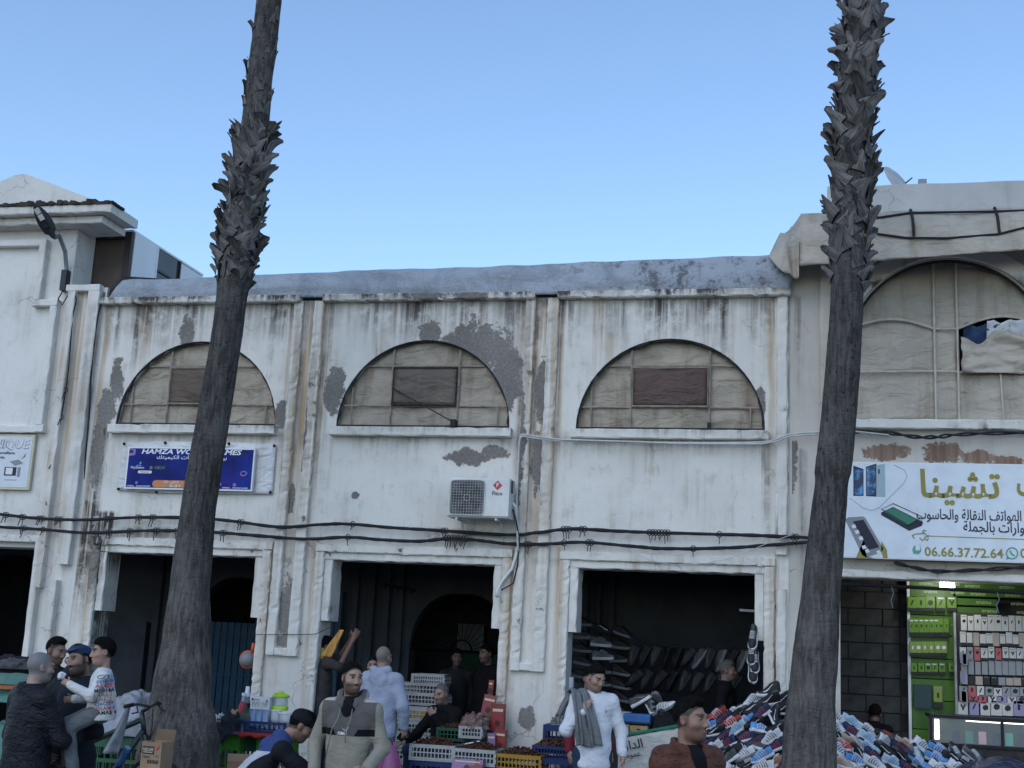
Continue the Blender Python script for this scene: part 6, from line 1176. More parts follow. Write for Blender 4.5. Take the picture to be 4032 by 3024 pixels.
bt_('head_tube', [(.0, 0, zh-.03), (.05, 0, zh-.24)], .024); bt_('down_tube', [(.04, 0, zh-.2), (-.38, 0, .3)], .03); bt_('top_tube', [(.01, 0, zh-.1), (-.48, 0, zh-.33)], .026); bt_('seat_tube', [(-.38, 0, .3), (-.54, 0, .92)], .02); bt_('chain_stay', [(-.38, .03, .3), (-.86, .05, .34)], .014); bt_('seat_stay', [(-.5, .03, .74), (-.86, .05, .34)], .012)
bt_('fork', [(.05, .05, zh-.24), (.2, .06, .34)], .017); bt_('fork', [(.05, -.05, zh-.24), (.2, -.06, .34)], .017); bt_('stem', [(0, 0, zh-.03), (.07, 0, zh+.02)], .02); bt_('handlebar', [(.0, -.34, zh+.03), (.05, -.2, zh+.05), (.08, 0, zh+.02), (.05, .2, zh+.05), (.0, .34, zh+.03)], .013)
for s in (-1, 1): bt_('grip', [(.0, s*.34, zh+.03), (.03, s*.24, zh+.046)], .019, m_tyre); bt_('brake_lever', [(.05, s*.2, zh+.03), (.09, s*.24, zh-.02), (.07, s*.32, zh-.03)], .007); bt_('brake_cable', [(.06, s*.2, zh+.04), (.16, s*.1, zh+.02), (.14, s*.03, zh-.15), (.1, 0, zh-.3)], .004)
for xw in (.2, -.86):
    wh = empty('wheel', (0, 0, 0)); wh.parent = bk; wh.location = (xw, 0, .34)
    b = MB(); b.tube([(.32*math.cos(t), 0, .32*math.sin(t)) for t in np.linspace(0, 6.283, 33)[:-1]], .022, 7, True); b.build('tyre', m_tyre, wh, True); b = MB(); b.tube([(.295*math.cos(t), 0, .295*math.sin(t)) for t in np.linspace(0, 6.283, 33)[:-1]], .01, 6, True); b.build('rim', m_galv, wh, True)
    b = MB(); [b.tube([(0, .02*(-1)**k, 0), (.29*math.cos(k*.349), 0, .29*math.sin(k*.349))], .0015, 3) for k in range(18)]; b.lathe([(.022, -.03), (.022, .03)], 10, Matrix.Rotation(R(90), 4, 'X')); b.build('spokes', m_galv, wh)
bt_('saddle', [(-.68, 0, .98), (-.56, 0, .985), (-.42, 0, .97)], [.07, .05, .02], m_tyre); bt_('crank', [(-.38, -.08, .3), (-.3, -.09, .17)], .012); bt_('chainring', [(-.38, -.055, .3), (-.38, -.048, .3)], .09)
wbt = empty('water_bottle', bk.location+Vector((-.16, -.04, zh-.53)), label='blue water bottle on the bicycle frame', cat='bottle'); wbt.rotation_euler = (0, R(25), 0)
b = MB(); b.lathe([(.034, 0), (.036, .05), (.031, .09), (.036, .12), (.036, .17)], 14); b.build('flask', plast('blue_bottle', (.03, .08, .22)), wbt, True); b = MB(); b.lathe([(.03, .171), (.032, .19), (.015, .2)], 14); b.build('lid', plast('pale_blue_lid', (.25, .35, .45)), wbt, True)
m_film = M('translucent_film', (.24, .26, .29), .3, .2, 8, .6, 20, .02, spec=.5)
hb_ = MB(); hb_.sheet(lambda u, v: (-.05-.16*v+.10*(u-.5)*(.4+1.2*v), -.1+.04*math.sin(u*6+v*2), .0-.44*v), 12, 16); o = thick(hb_, 'plastic_bag', m_film, None, .01, label='white plastic bag hanging from the bicycle handlebar', cat='bag'); o.location = bk.location+Vector((.02, -.1, zh+.03))
heap('covered_bundle', 'goods bundle under clear grey plastic sheet left of the palm', 'bundle', at(520, 2890, -1.6), (.42, .35, .42), m_film, 4., 4., .25)
crate('dark green crate under the plastic covered bundle', 0, 0, 0, 0, (.8, .5, .5), p_dgr, 10, loc=(at(520, 2890, -1.6).x, -1.6, at(520, 2890, -1.6).z-.52))
for k, (px, py, d3, c, lb) in enumerate(((40, 2760, (.5, .3, .2), (.10, .24, .20), 'green sack at the left edge, lower one of the pile'), (30, 2708, (.46, .3, .13), (.38, .13, .06), 'orange sack in the middle of the left pile'), (40, 2690, (.46, .28, .12), (.11, .22, .18), 'green sack on top of the left pile'))):
    heap('filled_sack', lb, 'sack', at(px, py, -.9), d3, fab('sack_cloth_%d' % k, c), k*3., 3., .2)
heap('filled_sack', 'large green sack standing under the left pile', 'sack', at(40, 2950, -.95)+Vector((0, 0, -.3)), (.52, .34, .68), fab('sack_cloth_5', (.10, .22, .19)), 11., 3., .2)
heap('clothes_heap', 'dark clothes heaped inside the far left door', 'clothes', at(45, 2665, -.2), (.4, .3, .26), fab('black_clothes', (.02, .02, .025)), 5., 4., .25)
heap('clothes_heap', 'grey shirt lying on the dark clothes heap', 'clothes', at(45, 2632, -.35), (.22, .2, .12), fab('grey_clothes', (.09, .09, .10)), 6., 5., .3)
# ---- date seller's stall around the middle pilaster
YD = -.75
def DT(px, py, lab, mt, dims, rz=0., fill=True, sd=1, Y=YD):
    o = crate(lab, px, py, Y, rz, dims, mt, 12)
    if fill: dates(Vector((0, 0, dims[2]*.72)), (dims[0]*.46, dims[1]*.45, .11), sd, o)
    return o
DT(1712, 2992, 'white crate heaped with dates nearest the seated trader', p_white, (.5, .36, .17), R(3), True, 1); DT(1880, 3010, 'white crate heaped with dates in the middle of the stall', p_white, (.5, .36, .17), R(-4), True, 2); DT(2050, 3032, 'yellow crate heaped with dates at the foot of the pilaster', p_yel, (.52, .36, .17), R(-3), True, 3)
DT(2180, 2992, 'blue crate of dates right of the pilaster', p_blue, (.42, .3, .15), R(-3), True, 4, -.6)
for k, (px, py, c, dm, lb) in enumerate(((1712, 3090, p_blue, (.5, .34, .26), 'blue crate under the left date crate'), (1890, 3110, p_blue, (.5, .34, .26), 'blue crate under the middle date crate'), (2060, 3125, p_blue, (.5, .34, .24), 'blue crate under the yellow date crate'), (2195, 3085, p_blue, (.44, .3, .26), 'blue crate under the blue date crate'))): crate(lb, px, py, YD, 0, dm, c, 8)
YS = .75
for k in range(6): q = at(1650, 3010, YS); crate('%s white crate from the bottom of the stack left of the seated trader' % ORD[k].capitalize(), 0, 0, 0, R((-3, 2, -1, 3, 0, 2)[k]), (.56, .38, .155), p_white, 13, loc=Vector((q.x, YS, .13+.158*k)), group='white crates stacked by the trader')
q = at(1628, 2868, YS); crate('green crate in the stack behind the hooded man', 0, 0, 0, R(4), (.5, .36, .1), p_green, 9, loc=Vector((q.x, YS, q.z))); q = at(1628, 2842, YS); crate('yellow crate above the green one behind the hooded man', 0, 0, 0, R(-3), (.5, .36, .14), p_yel, 9, loc=Vector((q.x, YS, q.z)))
box('table_shelf', 'dark shelf board under the upper white crates', 'shelf', Vector((at(1660, 2795, 1.2).x, 1.2, at(1660, 2795, 1.2).z-.05)), (.9, .5, .05), m_rust)
for k, (px, py, w_) in enumerate(((1665, 2775, .62), (1655, 2735, .62), (1695, 2700, .42))): q = at(px, py, 1.2); crate(('lower', 'middle', 'topmost')[k]+' white crate of the pile behind the seated trader', 0, 0, 0, R(2*k), (w_, .4, .145), p_white, 14, loc=q, group='white crates behind the trader')
m_dbox = NT('red_brown_date_print'); _v = m_dbox.obj(); m_dbox = m_dbox.done(m_dbox.mix(m_dbox.ss(m_dbox.noise(_v, 7, 3), .48, .6), (.24, .028, .03), (.09, .04, .024)), .35, .4)
m_pbox = NT('purple_date_print'); _v = m_pbox.obj(); m_pbox = m_pbox.done(m_pbox.mix(m_pbox.ss(m_pbox.noise(_v, 8, 3), .48, .58), (.22, .13, .25), (.18, .025, .04)), .35, .4)
def dbox(lb, px, py, Y, dims, rot, mt=m_dbox):
    o = box('date_box', lb, 'box', at(px, py, Y), dims, mt, rot); b = MB(); b.lathe([(.03, 0), (.032, .004)], 14, Matrix.Translation((0, -dims[1]/2, dims[2]*.3)) @ Matrix.Rotation(R(90), 4, 'X')); b.build('picture', m_date, o); plate(rect(-dims[0]*.4, dims[2]*.72, dims[0]*.4, dims[2]*.82), -dims[1]/2-.003, -dims[1]/2-.0005, m_cream, o, 'print_line'); return o
dbox('tall red date box leaning left of the pilaster', 1915, 2822, -.25, (.14, .07, .24), (R(-6), R(9), R(12))); dbox('red date box standing against the pilaster foot', 1960, 2880, -.3, (.15, .07, .30), (0, 0, R(-3))); dbox('red date box with oval picture below the taller red box', 1968, 2960, -.4, (.13, .07, .24), (0, R(2), R(-4))); dbox('purple date box at the pilaster foot', 1935, 2960, -.45, (.09, .06, .2), (0, R(-2), R(6)), m_pbox)
dbox('narrow red and white pack wedged above the leaning date box', 1930, 2738, -.12, (.05, .05, .17), (0, R(3), 0)); dbox('large purple date box lying in front of the white date crate', 1842, 3040, -1.0, (.34, .1, .13), (R(-12), 0, R(-3)), m_pbox)
o = box('date_box', 'white and black date box lying open across the date crates', 'box', at(1845, 2945, -.7), (.3, .2, .03), m_ink, (R(-22), R(-14), R(8))); plate(rect(-.02, .01, .14, .02), -.104, -.101, m_white, o, 'print_line')
crate('white crate beside the red date boxes', 1858, 2905, -.45, R(4), (.26, .26, .13), p_white, 7); heap('wrapped_dates', 'brown and pink wrapped date packs piled on the white crate', 'packs', at(1868, 2868, -.45), (.17, .14, .16), M('brown_wrap', (.16, .10, .09), .4, .5, 16, .6, 30, .01), 3., 9., .3)
crate('dark green crate behind the date crates', 1790, 2915, -.2, 0, (.36, .3, .14), p_dgr, 8); dates(Vector((0, 0, .1)), (.16, .13, .09), 9, bpy.data.objects['plastic_crate.%03d' % (sum(1 for q in bpy.data.objects if q.name.startswith('plastic_crate'))-1)], 70)
# pink bag of the hooded man
b = MB(); b.sheet(lambda u, v: ((.03+.13*v**.8)*math.cos(2*math.pi*u)*(1+.12*math.sin(u*25)*v), (.02+.07*v)*math.sin(2*math.pi*u), -.36*v+.02*math.sin(u*19)), 36, 14); o = thick(b, 'shopping_bag', clear('pink_plastic_film', (.26, .06, .17), .85), None, .003, label='pink plastic shopping bag beside the hooded man', cat='bag'); o.location = at(1538, 2925, -1.3)
b = MB(); b.box((-.012, -.03, 0), (.012, .03, .62)); o = b.build('spirit_level', plast('yellow_level', (.42, .34, .02)), None, label='yellow spirit level standing beside the second pilaster', cat='tool'); o.location = at(1258, 2760, .1)
for z_ in (.1, .3): b = MB(); b.box((-.013, -.032, z_), (.013, -.0302, z_+.08)); b.build('grip', m_ink, o)
# bars with hooks in bay two
b = MB(); q0, q1 = at(1510, 2300, 2.6), at(1635, 2325, 2.6); b.tube([(0, 0, 0), q1-q0], .02, 6); hk = b.build('hook_rail', m_black, None, label='dark rail with hooks on the fluted wall of the middle arch', cat='rail'); hk.location = q0
for k in range(5): b = MB(); t_ = (q1-q0)*(k+.5)/5; b.tube([t_, t_+Vector((0, -.05, -.06)), t_+Vector((0, -.08, -.03))], .008, 5); b.build('hook', m_black, hk)
# ---- between the white sweatshirt and the brown jacket
box('gold_box', 'gold carton on the counter, left one of two', 'box', at(2455, 2880, -.5), (.12, .15, .075), M('gold_card', (.35, .24, .10), .4, .2), (0, 0, R(2))); o = box('gold_box', 'gold carton with dark oval mark on the counter, right one of two', 'box', at(2518, 2888, -.5), (.19, .15, .08), bpy.data.materials['gold_card'], (0, 0, R(-2))); plate([(p[0]*1.5, .045+p[1]*.6) for p in disc(0, 0, .014)], -.079, -.0755, m_ink, o, 'mark')
box('blue_bag_pack', 'blue plastic wrapped pack on the counter', 'pack', at(2512, 2848, -.4), (.29, .2, .10), plast('blue_film', (.04, .12, .30)), (0, 0, R(-3)), .02); box('beige_tray', 'beige plastic tray behind the blue pack', 'tray', at(2440, 2838, -.1), (.24, .2, .1), plast('beige_plastic', (.32, .33, .27)))
heap('black_bag', 'black bag slumped right of the blue pack', 'bag', at(2625, 2885, -.4), (.17, .15, .2), fab('black_nylon', (.012, .012, .014)), 3., 5., .3); heap('goods_heap', 'mixed purple and brown small goods on the counter', 'goods', at(2540, 2925, -.6), (.3, .15, .09), M('mixed_goods', (.14, .10, .10), .6, .7, 14, .6, 30, .01), 2., 12., .5)
box('goods_counter', 'counter board under the gold cartons', 'counter', Vector((at(2480, 2930, -.5).x, -.45, 0)), (1.0, .55, at(2480, 2905, -.5).z), M('dark_counter_board', (.04, .04, .042), .7))
b = MB(); b.rbox((-.06, -.05, 0), (.06, .05, .2), .3, .001, .004); o = b.build('wooden_stick_bundle', m_card, None, label='bundle of yellow sticks lying on the small goods', cat='sticks'); o.location = at(2500, 2920, -.75); o.rotation_euler = (R(10), R(62), 0); o.scale = (.35, .4, 1.1)
ban = empty('market_bag', at(2550, 3060, -1.6), R(-3), label='white and green bag with Arabic print behind the brown jacket man', cat='bag'); zb = .37
m_bagw = fab('white_woven_bag', (.50, .49, .45)); m_bagg = fab('green_bag_band', (.03, .16, .10))
b = MB(); b.sheet(lambda u, v: (-.3+.6*u, -.02*math.sin(u*3)+.01*nz(u*5, v*5), (zb+.14*u-.02)*v), 20, 12); thick(b, 'front', m_bagw, ban, .006); b = MB(); b.sheet(lambda u, v: (-.3+.6*u, -.006-.02*math.sin(u*3), zb+.14*u-.02+.035*v), 20, 2); thick(b, 'band', m_bagg, ban, .006)
for s_, x_, z_, h_ in (('الدار', -.14, .30, .085), ('عمومية', -.17, .20, .05)): o = text(arab(s_), h_, (x_, -.045, z_), m_ink, ban, al='CENTER', bold=.015); o.rotation_euler = (0, R(-13), 0)
box('white_appliance', 'white switch box on the wall behind the man in white', 'box', at(2236, 2770, .3), (.11, .1, .3), m_white); crate('blue crate with small goods behind the man in white', 2215, 2965, -.35, 0, (.4, .3, .3), p_blue, 8); heap('small_goods', 'glittering small goods in the tray left of the man in white', 'goods', at(2215, 2872, -.35), (.14, .12, .16), M('small_goods', (.16, .16, .17), .4, .7, 30, .6, 50, .01), 4., 12., .4)
# ================================================================== SHOES
def lerp_(xs, ys, t): return float(np.interp(t, xs, ys))
ST = [0, .06, .15, .3, .42, .55, .7, .85, .95, 1.]
SW = [.018, .033, .037, .036, .037, .042, .047, .044, .032, .012]; SH = [.085, .103, .108, .094, .103, .088, .066, .052, .042, .022]; HW = [.018, .033, .037, .036, .037, .042, .047, .044, .032, .012]; HH = [.125, .15, .155, .145, .13, .098, .07, .055, .044, .022]
LS = .29
def up_pt(t, a, hi=False, o=0.):                  # point on the upper: t heel->toe, a 0..pi across
    w_ = lerp_(ST, SW, t)+o; h_ = lerp_(ST, HH if hi else SH, t)+o; c, s = math.cos(a), math.sin(a)
    return Vector(((t-.5)*LS, w_*math.copysign(abs(c)**.75, c), .026+(h_-.005)*abs(s)**.8*(1-.0*t)))
def shoe_meshes(hi):
    b = MB(); b.sheet(lambda u, v: up_pt(.004+.992*u, math.pi*v, hi), 22, 12); upper = b.mesh('upper', True)
    b = MB(); rows = []
    for (z, o_) in ((.0, -.006), (.004, .002), (.02, .007), (.034, .003), (.036, -.012)):
        for k in range(30):
            t = k/15 if k <= 15 else (30-k)/15; sd = 1 if k <= 15 else -1; w_ = lerp_(ST, SW, t)+o_; x = (t-.5)*(LS+.012)
            zz = z+(.016*max(0, t-.8)**1.2*5 if z < .01 else .010*max(0, t-.75)*4)+(.006 if t < .25 and z > .01 else 0); b.v.append((x, sd*w_, zz))
    n = 30
    for i in range(4):
        for k in range(n): b.f.append((i*n+k, i*n+(k+1) % n, i*n+n+(k+1) % n, i*n+n+k)); b.m.append(0)
    b.f += [tuple(range(n)), tuple(range(4*n, 5*n))]; b.m += [0, 0]; sole = b.mesh('sole', False)
    b = MB()
    for t in (.40, .45, .50, .55, .60, .65): b.tube([up_pt(t, a, hi, .003) for a in np.linspace(1.05, 2.09, 6)], .0045, 4)
    laces = b.mesh('laces')
    b = MB()
    for s in (1, -1):                             # curved tick on both sides
        cv_ = [(.30, .30, .012), (.38, .22, .02), (.47, .25, .020), (.56, .36, .014), (.66, .50, .008), (.76, .62, .003)] if True else []
        pts_ = []
        for t, f, w_ in cv_:
            a = math.asin(min(.99, f+.15)**1.25); a2 = math.asin(min(.99, f+.15+w_*9)**1.25); aa = [a, a2] if s > 0 else [math.pi-a, math.pi-a2]; tt = 1.06-t; pts_.append((up_pt(tt, aa[0], hi, .003), up_pt(tt, aa[1], hi, .003)))
        k0 = len(b.v); b.v += [tuple(p) for q in pts_ for p in q]; b.f += [(k0+2*i, k0+2*i+2, k0+2*i+3, k0+2*i+1) for i in range(len(pts_)-1)]; b.m += [0]*(len(pts_)-1)
    tick = b.mesh('tick', True)
    b = MB()
    for s in (0, 1):
        for k in range(5):
            t0 = .28+.10*k; b.tube([up_pt(t0+.10*q*q, (.12+1.0*q) if s == 0 else math.pi-(.12+1.0*q), hi, .002) for q in np.linspace(0, 1, 6)], [.005, .0055, .005, .004, .0035, .002], 4)
    ribs = b.mesh('ribs')
    b = MB(); b.sheet(lambda u, v: up_pt(.05+.26*u, R(62)+R(56)*v, hi, .002), 6, 6); opening = b.mesh('opening', True)  # no hole cut; a dark patch stands for the shade inside the shoe
    return dict(upper=upper, sole=sole, laces=laces, tick=tick, ribs=ribs, opening=opening)
SM = {h: shoe_meshes(h) for h in (False, True)}
def sm_(n, c, r=.55): return M('shoe_'+n, c, r, .2, 14, .3, 120, .002)
sc_ = dict(black=sm_('black', (.012, .012, .014)), white=sm_('white', (.60, .61, .63)), blue=sm_('light_blue', (.10, .26, .55)), grey=sm_('grey', (.16, .17, .18)), dgrey=sm_('dark_grey', (.05, .052, .056)), red=sm_('red', (.42, .05, .04)), navy=sm_('navy', (.02, .03, .09)), pale=sm_('pale_blue', (.35, .46, .55)), beige=sm_('beige', (.38, .33, .27)), teal=sm_('teal', (.05, .16, .18)), orange=sm_('orange', (.55, .16, .05)))
SCH = [('black', 'white', 'tick', 'white', 'black', True, 'black and white high shoe with white tick'), ('blue', 'white', 'ribs', 'white', 'white', False, 'light blue running shoe with white ribs'), ('white', 'white', 'ribs', 'navy', 'white', False, 'white running shoe with navy ribs'), ('grey', 'white', 'ribs', 'dgrey', 'white', False, 'grey running shoe with white sole'), ('red', 'white', 'ribs', 'white', 'white', False, 'red running shoe with white ribs'), ('navy', 'white', 'ribs', 'red', 'black', False, 'navy running shoe with red ribs'), ('black', 'black', 'tick', 'white', 'black', False, 'all black shoe with white tick'), ('pale', 'white', 'ribs', 'blue', 'white', False, 'pale blue running shoe with blue ribs'), ('dgrey', 'grey', 'ribs', 'grey', 'red', False, 'dark grey running shoe with red laces'), ('black', 'white', 'tick', 'white', 'white', False, 'low black shoe with white tick and sole'), ('white', 'grey', 'ribs', 'grey', 'white', False, 'white and grey running shoe'), ('beige', 'white', 'ribs', 'orange', 'white', False, 'beige running shoe with orange ribs'), ('dgrey', 'white', 'tick', 'grey', 'black', False, 'dark grey shoe with white sole'), ('black', 'grey', 'tick', 'dgrey', 'black', False, 'plain black shoe with grey sole'), ('dgrey', 'grey', 'tick', 'black', 'black', False, 'charcoal shoe with grey sole'), ('black', 'black', 'tick', 'dgrey', 'black', False, 'black shoe with dull mark')]
_cache = {}
def part_mesh(hi, key, col):
    k = (hi, key, col)
    if k not in _cache: me = SM[hi][key].copy(); me.materials.append(sc_[col]); _cache[k] = me
    return _cache[k]
def shoe(sch, Mx, label, group, detail=True):
    u, s, mk, mc, lc, hi, nm = SCH[sch]; root = bpy.data.objects.new('shoe', None); root.empty_display_size = .05; root.matrix_world = Mx; link(root); tag(root, label, 'shoe', group)
    for key, col in (('upper', u), ('sole', s), (mk, mc), ('opening', 'black' if u != 'black' else 'dgrey'))+((('laces', lc),) if detail else ()): link(bpy.data.objects.new({'ribs': 'side_ribs', 'tick': 'side_mark'}.get(key, key), part_mesh(hi, key, col)), root)
    return root
rs = random.Random(21)
# the heap in front of the right arch and around the palm
HX = [-1.1, -.95, -.6, -.3, 0., .4, .8, 1.3, 1.75, 2.0]; HZ = [.95, 1.18, 1.33, 1.48, 1.43, 1.27, 1.13, 1.02, .97, .85]
core = MB(); core.sheet(lambda u, v: (-1.2+3.25*u, -1.45+1.3*v, max(.02, lerp_(HX, HZ, -1.2+3.25*u)-.12-(.85*(1-v)))), 40, 20)
hc_ = core.build('heap_stand', fab('black_ground_cloth', (.012, .012, .014)), None, True, label='black cloth covered stand under the shoe heap', cat='stand')
lastx = {}
for r in range(10):
    x = -1.02+.08*(r % 2); k = 0
    while x < 1.92:
        z = lerp_(HX, HZ, x)-.02-.084*r+rs.gauss(0, .018); y = -.22-.115*r+rs.gauss(0, .02)
        if x > -.2: sch = rs.choice((1, 1, 2, 2, 3, 7, 7, 8, 10, 4, 4, 5, 5, 6, 9, 2, 11, 12, 6))
        else: sch = rs.choice((1, 1, 2, 2, 3, 5, 7, 7, 9, 6, 10, 4, 12, 2, 5, 9))
        if r < 5 and -.36 < x < -.06: sch = 0
        left = x < .05; yaw = (180 if left else 0)+rs.gauss(0, 20)+(180 if rs.random() < .08 else 0); pit = rs.uniform(8, 38)
        if r < 5 and -.36 < x < -.06: yaw = 180+rs.gauss(0, 6); pit = rs.uniform(0, 12)
        if rs.random() < .10: yaw = -90+rs.gauss(0, 25); pit = 35
        Mx = Matrix.Translation((x, y, z)) @ Matrix.Rotation(R(yaw), 4, 'Z') @ Matrix.Rotation(R(pit), 4, 'Y') @ Matrix.Rotation(R((-22 if left else 22)+rs.gauss(0, 10)), 4, 'X') @ Matrix.Diagonal((.86, .86, .9, 1))
        shoe(sch, Mx, '%s, %s in %s row of heap' % (SCH[sch][6], ORD[k], ORD[r]), 'shoes in the heap'); k += 1
        x += .168+rs.uniform(-.02, .03)
# rack of dark shoes on the left inner wall of the right arch
YR = 1.7; m_rbrd = M('brown_rack_board', (.06, .045, .042), .8, .2, 3, .1)
q0, q1 = at(2405, 2445, YR+.25), at(2482, 2445, YR+.25); b = MB(); b.box((0, 0, .1), (q1.x-q0.x+.0, .03, q0.z-.12)); rk = b.build('rack_board', m_rbrd, None, label='brown board behind the rack of dark shoes', cat='board'); rk.location = (q0.x, YR+.25, 0)
for c, (px, y0, n) in enumerate(((2215, 2500, 6), (2292, 2465, 7), (2372, 2495, 7), (2448, 2505, 7))):
    for r in range(n):
        p = at(px+rs.gauss(0, 3), y0+52*r, YR); sch = 3 if (c == 2 and r in (1, 2)) else rs.choice((13, 14, 6, 13, 13))
        Mx = Matrix.Translation(p) @ Matrix.Rotation(R(rs.gauss(-8, 4)), 4, 'Z') @ Matrix.Rotation(R(rs.gauss(6, 4)), 4, 'Y')
        shoe(sch, Mx, '%s, %s down in %s rack column' % (SCH[sch][6], ORD[r], ORD[c]), 'shoes on the wall rack', r < 3)
b = MB()
g0 = at(2255, 2400, YR); b.tube([g0, at(2345, 2400, YR)], .006, 5); b.tube([at(2345, 2400, YR), at(2345, 2500, YR)], .006, 5); b.build('wire_frame', m_black, None, label='thin wire display frame above the shoe rack', cat='frame')
# line of shoes hung under a curved rod
YH = 1.5; rod = smooth_path([at(2478, 2503, YH), at(2560, 2528, YH), at(2650, 2545, YH), at(2760, 2552, YH), at(2860, 2558, YH), at(2985, 2556, YH)], 6); b = MB(); b.tube([p-rod[0] for p in rod], .014, 6); o = b.build('hanging_rod', m_black, None, True, label='bent black rod carrying hanging shoes in the right arch', cat='rod'); o.location = rod[0]
for r, (dy, n) in enumerate(((55, 11), (150, 9))):
    for k in range(n):
        px = 2505+k*(43 if r == 0 else 50); p = at(px, 2535+dy+.04*(px-2500), YH+(.02 if r == 0 else .12)); sch = 14 if (r == 0 and k in (6, 8, 10)) else 15
        Mx = Matrix.Translation(p) @ Matrix.Rotation(R(rs.gauss(0, 25)+180), 4, 'Z') @ Matrix.Rotation(R(62+rs.gauss(0, 8)), 4, 'Y')
        shoe(sch, Mx, '%s, %s in the %s hanging row' % (SCH[sch][6], ORD[k], ('upper', 'lower')[r]), 'shoes hung from the rod', False)
        if r == 0: b = MB(); b.tube([(0, 0, 0), (0, 0, at(px, 2545, YH).z-at(px, 2575, YH).z)], .003, 4); oo = b.build('hook_wire', m_black, o); oo.location = at(px, 2572, YH)-rod[0]
for k, (px, py) in enumerate(((2968, 2520), (2962, 2580), (2972, 2612), (2962, 2650))):
    Mx = Matrix.Translation(at(px, py, -.05)) @ Matrix.Rotation(R(-100+k*6), 4, 'Z') @ Matrix.Rotation(R(55), 4, 'Y'); shoe(9, Mx, 'black shoe with white toe tied to the right door jamb, %s from the top' % ORD[k], 'shoes tied to the jamb')
# fluorescent tube (unlit) and brown shelves in the shoe stall
b = MB(); q = at(2912, 2402, .9); b.tube([(0, 0, 0), (.42, .0, -.01)], .016, 8); o = b.build('tube_light', m_white, None, label='unlit white tube light inside the right arch', cat='tube light'); o.location = q
for k, (px, py, sch) in enumerate(((2560, 2790, 3), (2590, 2760, 13), (2625, 2800, 10), (2530, 2770, 12), (2600, 2825, 14))): shoe(sch, Matrix.Translation(at(px, py, .5)) @ Matrix.Rotation(R(rs.uniform(0, 360)), 4, 'Z') @ Matrix.Rotation(R(-30), 4, 'Y'), '%s, %s on the stall table' % (SCH[sch][6], ORD[k]), 'shoes lying inside the stall', False)
box('stall_table', 'dark table inside the shoe stall', 'table', Vector((at(2700, 2850, .7).x, .7, .12)), (1.3, .6, .85), m_rust)

# ================================================================== PHONE SHOP AT RIGHT
YW = 1.35; m_blk = M('dark_concrete_block', (.055, .055, .055), .95, .3, 6, .6, 50, .006, dirt=.4, dcol=(.04, .04, .04)); m_mort = M('dark_mortar', (.03, .03, .03), .95, .2, 8, .4)  # very dark grey blocks with random darker mottling
xw0, xw1 = .19, at(3578, 2500, YW).x
b = MB(); b.box((xw0, YW+.012, .12), (4.4, YW+.2, 2.95)); bw = b.build('block_wall', m_mort, None, label='bare concrete block wall inside the phone shop', cat='wall')
bm_ = MB(); bm_.rbox((0, 0, 0), (.382, .03, .19), .13, .0015, .006); bme = bm_.mesh('block'); bme.materials.append(m_blk); bh = MB(); bh.rbox((0, 0, 0), (.187, .03, .19), .13, .0015, .006); bhm = bh.mesh('block'); bhm.materials.append(m_blk)
for r in range(13):
    x = xw0+.005-(.195 if r % 2 else 0.)
    while x < xw1-.02:
        full = x >= xw0 and x+.382 <= xw1+.02; o = bpy.data.objects.new('block', bme if full else bhm); o.location = (max(x, xw0+.003), YW-.012+rs.gauss(0, .004), .3+.2*r); link(o, bw); x += .394 if full or x >= xw0 else .394
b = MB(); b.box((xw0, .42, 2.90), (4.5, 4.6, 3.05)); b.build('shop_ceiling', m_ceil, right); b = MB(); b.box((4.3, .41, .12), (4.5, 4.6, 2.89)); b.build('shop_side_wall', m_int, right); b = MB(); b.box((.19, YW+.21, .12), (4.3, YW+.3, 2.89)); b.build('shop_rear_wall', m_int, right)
m_gpan = flat('lime_green_board', (.08, .185, .025), .4); m_gpan2 = flat('deep_green_board', (.06, .15, .022), .4); m_ora = flat('pale_green_print', (.40, .55, .28), .4)
YG = 1.18; gx0, gx1 = at(3580, 2500, YG).x, at(3760, 2500, YG).x
gd = empty('green_display', (gx0, YG, 0), label='green slat display wall with white brand lettering in the phone shop', cat='display')
zs_ = [at(3600, y, YG).z for y in (2285, 2318, 2350, 2420, 2500, 2590, 2670, 2755, 2870, 2990)]
def board(name, x0, x1, z0, z1, mt): b = MB(); b.rbox((x0-gx0, 0, z0+.004), (x1-gx0, .03, z1-.004), .5, 0, .004); return b.build(name, mt, gd)
rt_ = 0
for i in range(len(zs_)-1):
    bo = board('slat_board', gx0+.02, gx1-.01, zs_[i+1], zs_[i], m_gpan if i % 2 == 0 else m_gpan2)
    for k, xx in enumerate((.12, .42)):
        if i in (0, 1, 3, 5, 7) or (i == 2 and k == 0): text('oraimo', .038, (xx+(.05 if i % 2 else 0.)-.0, -.003, (zs_[i]+zs_[i+1])/2+.02), m_ora, bo, bold=.01)
for x in (gx0, gx1): b = MB(); b.box((x-gx0-.02, -.02, zs_[-1]), (x-gx0+.012, .04, zs_[2] if x == gx1 else zs_[0])); b.build('white_edge', m_white, gd)
for k, (y0, y1) in enumerate(((2288, 2316), (2320, 2345), (2350, 2380), (2384, 2412))):
    xr = at(4100 if k < 1 else (4100, 4100, 3925, 3925)[k], 2330, YG).x; bo = board('header_board', gx1+.02, xr, at(3850, y1+6, YG).z, at(3850, y0+6, YG).z, m_gpan2)
    for xx in (.12, .5): text('oraimo', .042, (gx1-gx0+xx+.06*k, -.003, (at(3850, y1+6, YG).z+at(3850, y0+6, YG).z)/2), m_ora, bo, bold=.01)
m_gpk = flat('bright_green_pack', (.12, .25, .025), .35); m_gpk2 = flat('yellow_green_pack', (.22, .30, .06), .35); m_pkb = flat('black_pack_base', (.012, .014, .014), .35)
